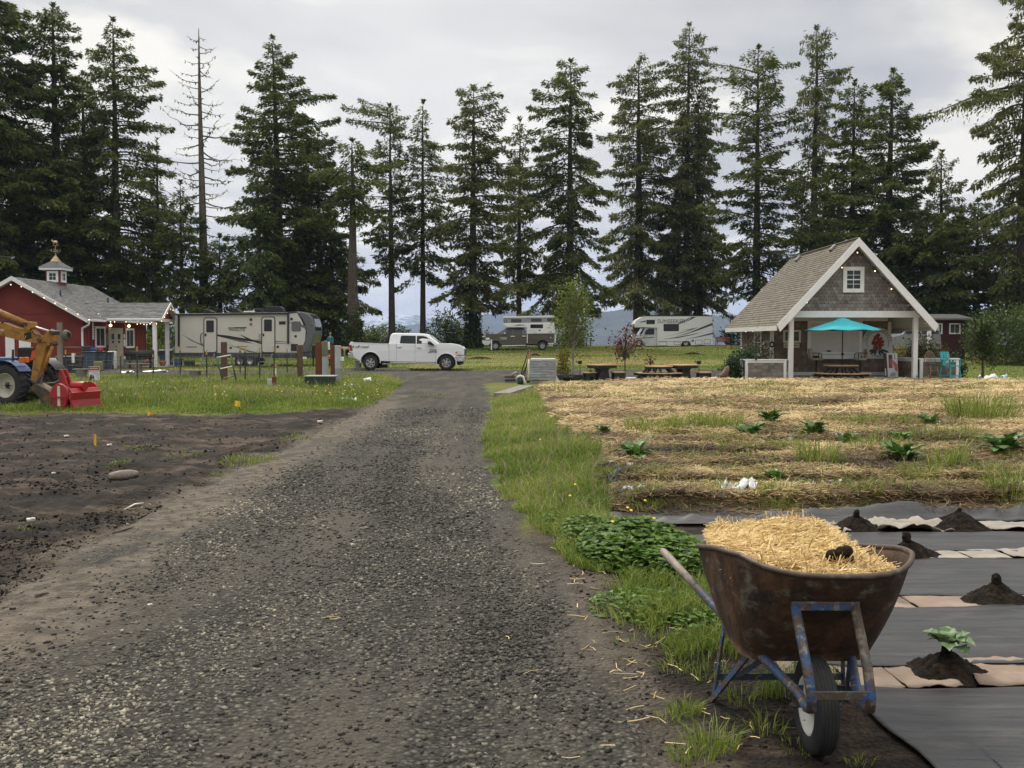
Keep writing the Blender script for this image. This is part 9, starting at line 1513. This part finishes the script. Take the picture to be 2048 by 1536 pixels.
# ------------------------------------------------------------------ camp oddments
def camp():
 c = gat(1445, 95); r_ = thing('orange_bench', 'orange slatted garden bench out on the meadow beside the motorhome', 'bench', c, .15); om = mat('orange_wood', (0.42, 0.13, 0.06), .6)
 w = MB(); [w.box((-.62 + .11 * i, .16, .38), (-.55 + .11 * i, .19, .80)) for i in range(12)]; w.box((-.65, .15, .78), (.65, .20, .86)); w.build('backrest', om, r_); w = MB(); [w.box((-.62, -.25 + .1 * i, .36), (.62, -.17 + .1 * i, .39)) for i in range(4)]; w.build('seat', om, r_)
 for x in (-.6, .6): w = MB(); w.box((x - .03, -.25, 0), (x + .03, -.2, .6)); w.box((x - .03, .15, 0), (x + .03, .2, .8)); w.box((x - .03, -.27, .56), (x + .03, .2, .6)); w.build('leg', om, r_)
 def bx(name, label, cat, px, py0, py1, hw, Y, m_, legs=False, dep=.5):
  c = gat(px, Y); z0, z1 = at(px, py1, Y).z - c.z, at(px, py0, Y).z - c.z; w_ = hw / F * Y; r_ = thing(name, label, cat, c); w = MB(); w.box((-w_, -dep / 2, max(0, z0)), (w_, dep / 2, z1)); w.build('shell', m_, r_, bevel=.04, seg=3)
  if legs: w = MB(); [w.box((x - .02, -.1, -.02), (x + .02, .1, max(0.02, z0))) for x in (-w_ * .8, w_ * .8)]; w.build('leg', M_BLKP, r_)
  return r_
 bx('black_grill', 'black covered grill at the nose of the trailer', 'barbecue', 632, 690, 716, 7, 57, M_BLK, True); bx('tan_board', 'tan wooden panel behind the black grill', 'board', 620, 680, 712, 9, 63, mat('tan_ply', (0.42, 0.26, 0.10), .7), dep=.1); bx('white_chair', 'white folded chair cover near the person in teal', 'chair', 652, 686, 700, 5, 70, M_WHITE, True)
 r_ = bx('garden_mower', 'small orange garden mower on the grass behind the utility posts', 'mower', 652, 711, 718, 9, 58, mat('mower_orange', (0.60, 0.10, 0.02), .5), True)
 bx('utility_pedestal', 'grey utility pedestal beneath the pickup tail', 'utility pedestal', 716, 722, 742, 5.5, 54.2, mat('grey_enclosure', (0, 0, 0)), dep=.25); bx('black_tub', 'black tub on the grass behind the pickup', 'tub', 768, 728, 740, 7, 55.8, M_BLK)
 bx('blue_crate', 'blue crate under the rear of the trailer', 'crate', 356, 718, 736, 6, 59.0, mat('crate_blue', (0.03, 0.04, 0.22), .5)); bx('grey_crate', 'grey crate beside the blue crate under the trailer', 'crate', 378, 721, 736, 9, 59.2, DG)
 bx('white_stake', 'white wooden stake by the front wheel of the brown pickup', 'stake', 983, 679, 700, 1.2, 79, M_WHITE, dep=.05)
 a, b = gat(690, 53.9), gat(818, 52.4); w = MB(); w.bar(a + Vector((0, 0, .05)), b + Vector((0, 0, .05)), .25, .12); o = w.build('concrete_edging', M_CONC, bevel=.02); tag(o, 'pale concrete edging where the pickup stands', 'kerb')
 for px in (1173, 1181): c = gat(px, 97); w = MB(); w.cyl((0, 0, 0), (0, 0, .75), .05, n=6); o = w.build('survey_post', M_DARK); o.location = c; tag(o, 'short rusty post on the meadow rim, ' + ('left one' if px == 1173 else 'right one'), 'post')
 for px, py, s_ in ((1070, 713, .5), (960, 718, 1.0), (1385, 709, .8)): c = gpt(px, py); w = MB(); w.lathe((0, 0, -.02), (0, 0, 1), [(0, s_), (.10, s_ * .6), (.16, s_ * .2), (.17, 0)], 12); o = w.build('earth_heap', M_MOUND); o.location = c; tag(o, {1070: 'small molehill of dark earth on the meadow above the tool handles', 960: 'wide dark earth heap on the meadow before the brown pickup', 1385: 'dark earth heap on the meadow before the motorhome'}[px], 'earth heap')
camp()
def skin_fig(parent, name, joints, bones, m_, sub=2):
 me = bpy.data.meshes.new(name); me.from_pydata([j[0] for j in joints], bones, []); me.materials.append(m_); o = link(name, me, parent); sk = o.modifiers.new('skin', 'SKIN'); sv = me.skin_vertices[0].data if me.skin_vertices else None
 if sv is None:
  import bmesh
  bm = bmesh.new(); bm.from_mesh(me); bm.verts.layers.skin.verify(); bm.to_mesh(me); bm.free(); sv = me.skin_vertices[0].data
 for i, j in enumerate(joints): sv[i].radius = j[1] if hasattr(j[1], '__len__') else (j[1], j[1]); sv[i].use_root = (i == 0)
 ss = o.modifiers.new('sub', 'SUBSURF'); ss.levels = sub; ss.render_levels = sub; me.polygons.foreach_set('use_smooth', [True] * len(me.polygons)); sk.use_smooth_shade = True; return o
def person():
 Y = 86; c = gat(660.5, Y); r_ = thing('person', 'person in a teal jacket and dark trousers walking on the lawn by the trailer', 'person', c, -.25); sk = mat('skin', (0.42, 0.25, 0.18), .6); tl = mat('teal_jacket', (0.03, 0.24, 0.29), .7); dk = mat('dark_trousers', (0.03, 0.035, 0.045), .8); hair = mat('fair_hair', (0.46, 0.36, 0.22), .8)
 J = [((0, 0, .92), (.15, .10)), ((0, 0, 1.15), (.135, .10)), ((0, 0, 1.36), (.15, .095)), ((0, 0, 1.46), .06), ((0, -.01, 1.54), .058), ((0, -.02, 1.62), (.078, .092)), ((0, -.015, 1.71), (.065, .08)),
   ((.19, 0, 1.38), .058), ((.27, -.02, 1.12), .045), ((.30, -.12, .92), .036), ((.305, -.15, .86), .034), ((-.19, 0, 1.38), .058), ((-.29, .03, 1.13), .045), ((-.33, -.06, .93), .036), ((-.335, -.09, .87), .034),
   ((.09, 0, .86), .092), ((.10, -.10, .48), .062), ((.10, -.06, .10), .042), ((.10, -.20, .045), .04), ((-.09, 0, .86), .092), ((-.09, .07, .48), .062), ((-.10, .20, .12), .042), ((-.10, .08, .045), .04)]
 Bn = [(0, 1), (1, 2), (2, 3), (3, 4), (4, 5), (5, 6), (2, 7), (7, 8), (8, 9), (9, 10), (2, 11), (11, 12), (12, 13), (13, 14), (0, 15), (15, 16), (16, 17), (17, 18), (0, 19), (19, 20), (20, 21), (21, 22)]
 skin_fig(r_, 'body', J, Bn, sk)
 g = lambda idx, k, ex=(): None
 Jj = [(J[i][0], tuple(a + .016 for a in (J[i][1] if hasattr(J[i][1], '__len__') else (J[i][1],) * 2))) for i in (0, 1, 2, 7, 8, 9, 11, 12, 13)] + [((0, 0, .80), (.165, .125))]; skin_fig(r_, 'jacket', Jj, [(0, 1), (1, 2), (2, 3), (3, 4), (4, 5), (2, 6), (6, 7), (7, 8), (0, 9)], tl)
 Jt = [(J[i][0], tuple(a + .012 for a in (J[i][1] if hasattr(J[i][1], '__len__') else (J[i][1],) * 2))) for i in (0, 15, 16, 17, 19, 20, 21)]; skin_fig(r_, 'trousers', Jt, [(0, 1), (1, 2), (2, 3), (0, 4), (4, 5), (5, 6)], dk)
 for i in (18, 22): x, y, z = J[i][0]; w = MB(); w.ball((x, y + .03, .05), (.055, .15, .055), 10, 6); w.build('shoe', dk, r_)
 w = MB(); w.ball((0, .012, 1.70), (.098, .112, .085), 12, 8); w.ball((0, .05, 1.63), (.09, .075, .10), 10, 7); w.build('hair', hair, r_)
 w = MB(); w.ball((0, -.125, 1.625), (.014, .025, .022), 8, 5); [w.ball((s * .085, -.005, 1.625), (.014, .025, .032), 8, 5) for s in (-1, 1)]; w.build('nose_and_ears', sk, r_); w = MB(); [w.ball((s * .034, -.108, 1.655), (.013, .008, .009), 8, 5) for s in (-1, 1)]; w.build('eyes', M_DARK, r_); w = MB(); w.ball((0, -.108, 1.575), (.026, .008, .007), 8, 5); w.build('mouth', mat('lips', (0.32, 0.12, 0.10), .5), r_)
 for s, i in ((1, 10), (-1, 14)):
  b = Vector(J[i][0]); w = MB(); w.ball((b.x, b.y, b.z - .03), (.022, .042, .045), 8, 6)
  for f in range(4): y = -.034 + .023 * f; L_ = (.07, .08, .076, .06)[f]; p0 = b + Vector((0, y, -.06)); w.tube([p0, p0 + Vector((-s * .006, -.008, -L_ * .5)), p0 + Vector((-s * .022, -.012, -L_))], [.0095, .0088, .007], 6)
  p0 = b + Vector((0, -.040, -.02)); w.tube([p0, p0 + Vector((-s * .01, -.03, -.03)), p0 + Vector((-s * .016, -.035, -.06))], [.011, .0095, .008], 6); w.build('hand', sk, r_)
person()
def dog():
 Y = 76; c = gat(696, Y); r_ = thing('dog', 'pale tan dog standing on the lawn behind the pickup tail with its head lowered', 'dog', c, .15); fur = mat('tan_fur', (0.42, 0.33, 0.22), .9, bump=.6, bscale=40, col2=(0.27, 0.19, 0.12), thr=(.3, .5))
 J = [((.0, 0, .60), (.135, .14)), ((-.25, 0, .58), (.135, .165)), ((-.40, 0, .64), (.09, .11)), ((-.52, 0, .66), (.075, .085)), ((-.64, 0, .60), (.075, .075)), ((-.75, -.01, .545), (.042, .042)), ((-.82, -.01, .52), (.032, .03)), ((.30, 0, .62), (.115, .125)), ((.44, 0, .68), .035), ((.58, 0, .74), .028),
   ((-.28, -.09, .44), .058), ((-.28, -.09, .24), .038), ((-.28, -.09, .05), .03), ((-.32, -.09, .03), .032), ((-.24, .09, .44), .058), ((-.22, .09, .24), .038), ((-.21, .09, .05), .03), ((-.25, .09, .03), .032),
   ((.30, -.09, .46), .075), ((.26, -.09, .32), .05), ((.38, -.09, .20), .032), ((.36, -.09, .04), .028), ((.31, -.09, .03), .03), ((.34, .09, .46), .075), ((.34, .09, .32), .05), ((.46, .09, .20), .032), ((.44, .09, .04), .028), ((.39, .09, .03), .03)]
 Bn = [(0, 1), (1, 2), (2, 3), (3, 4), (4, 5), (5, 6), (0, 7), (7, 8), (8, 9), (1, 10), (10, 11), (11, 12), (12, 13), (1, 14), (14, 15), (15, 16), (16, 17), (7, 18), (18, 19), (19, 20), (20, 21), (21, 22), (7, 23), (23, 24), (24, 25), (25, 26), (26, 27)]
 skin_fig(r_, 'body', J, Bn, fur); w = MB(); [w.tube([(-.60, s * .055, .66), (-.58, s * .085, .62), (-.60, s * .09, .55)], [.03, .035, .012], 7) for s in (-1, 1)]; w.build('ears', mat('dark_fur', (0.10, 0.075, 0.055), .9), r_); w = MB(); w.ball((-.85, -.01, .525), (.018, .02, .016), 8, 5); [w.ball((-.70, s * .048, .605), (.012, .01, .012), 7, 5) for s in (-1, 1)]; w.build('nose_and_eyes', M_BLK, r_)
dog()
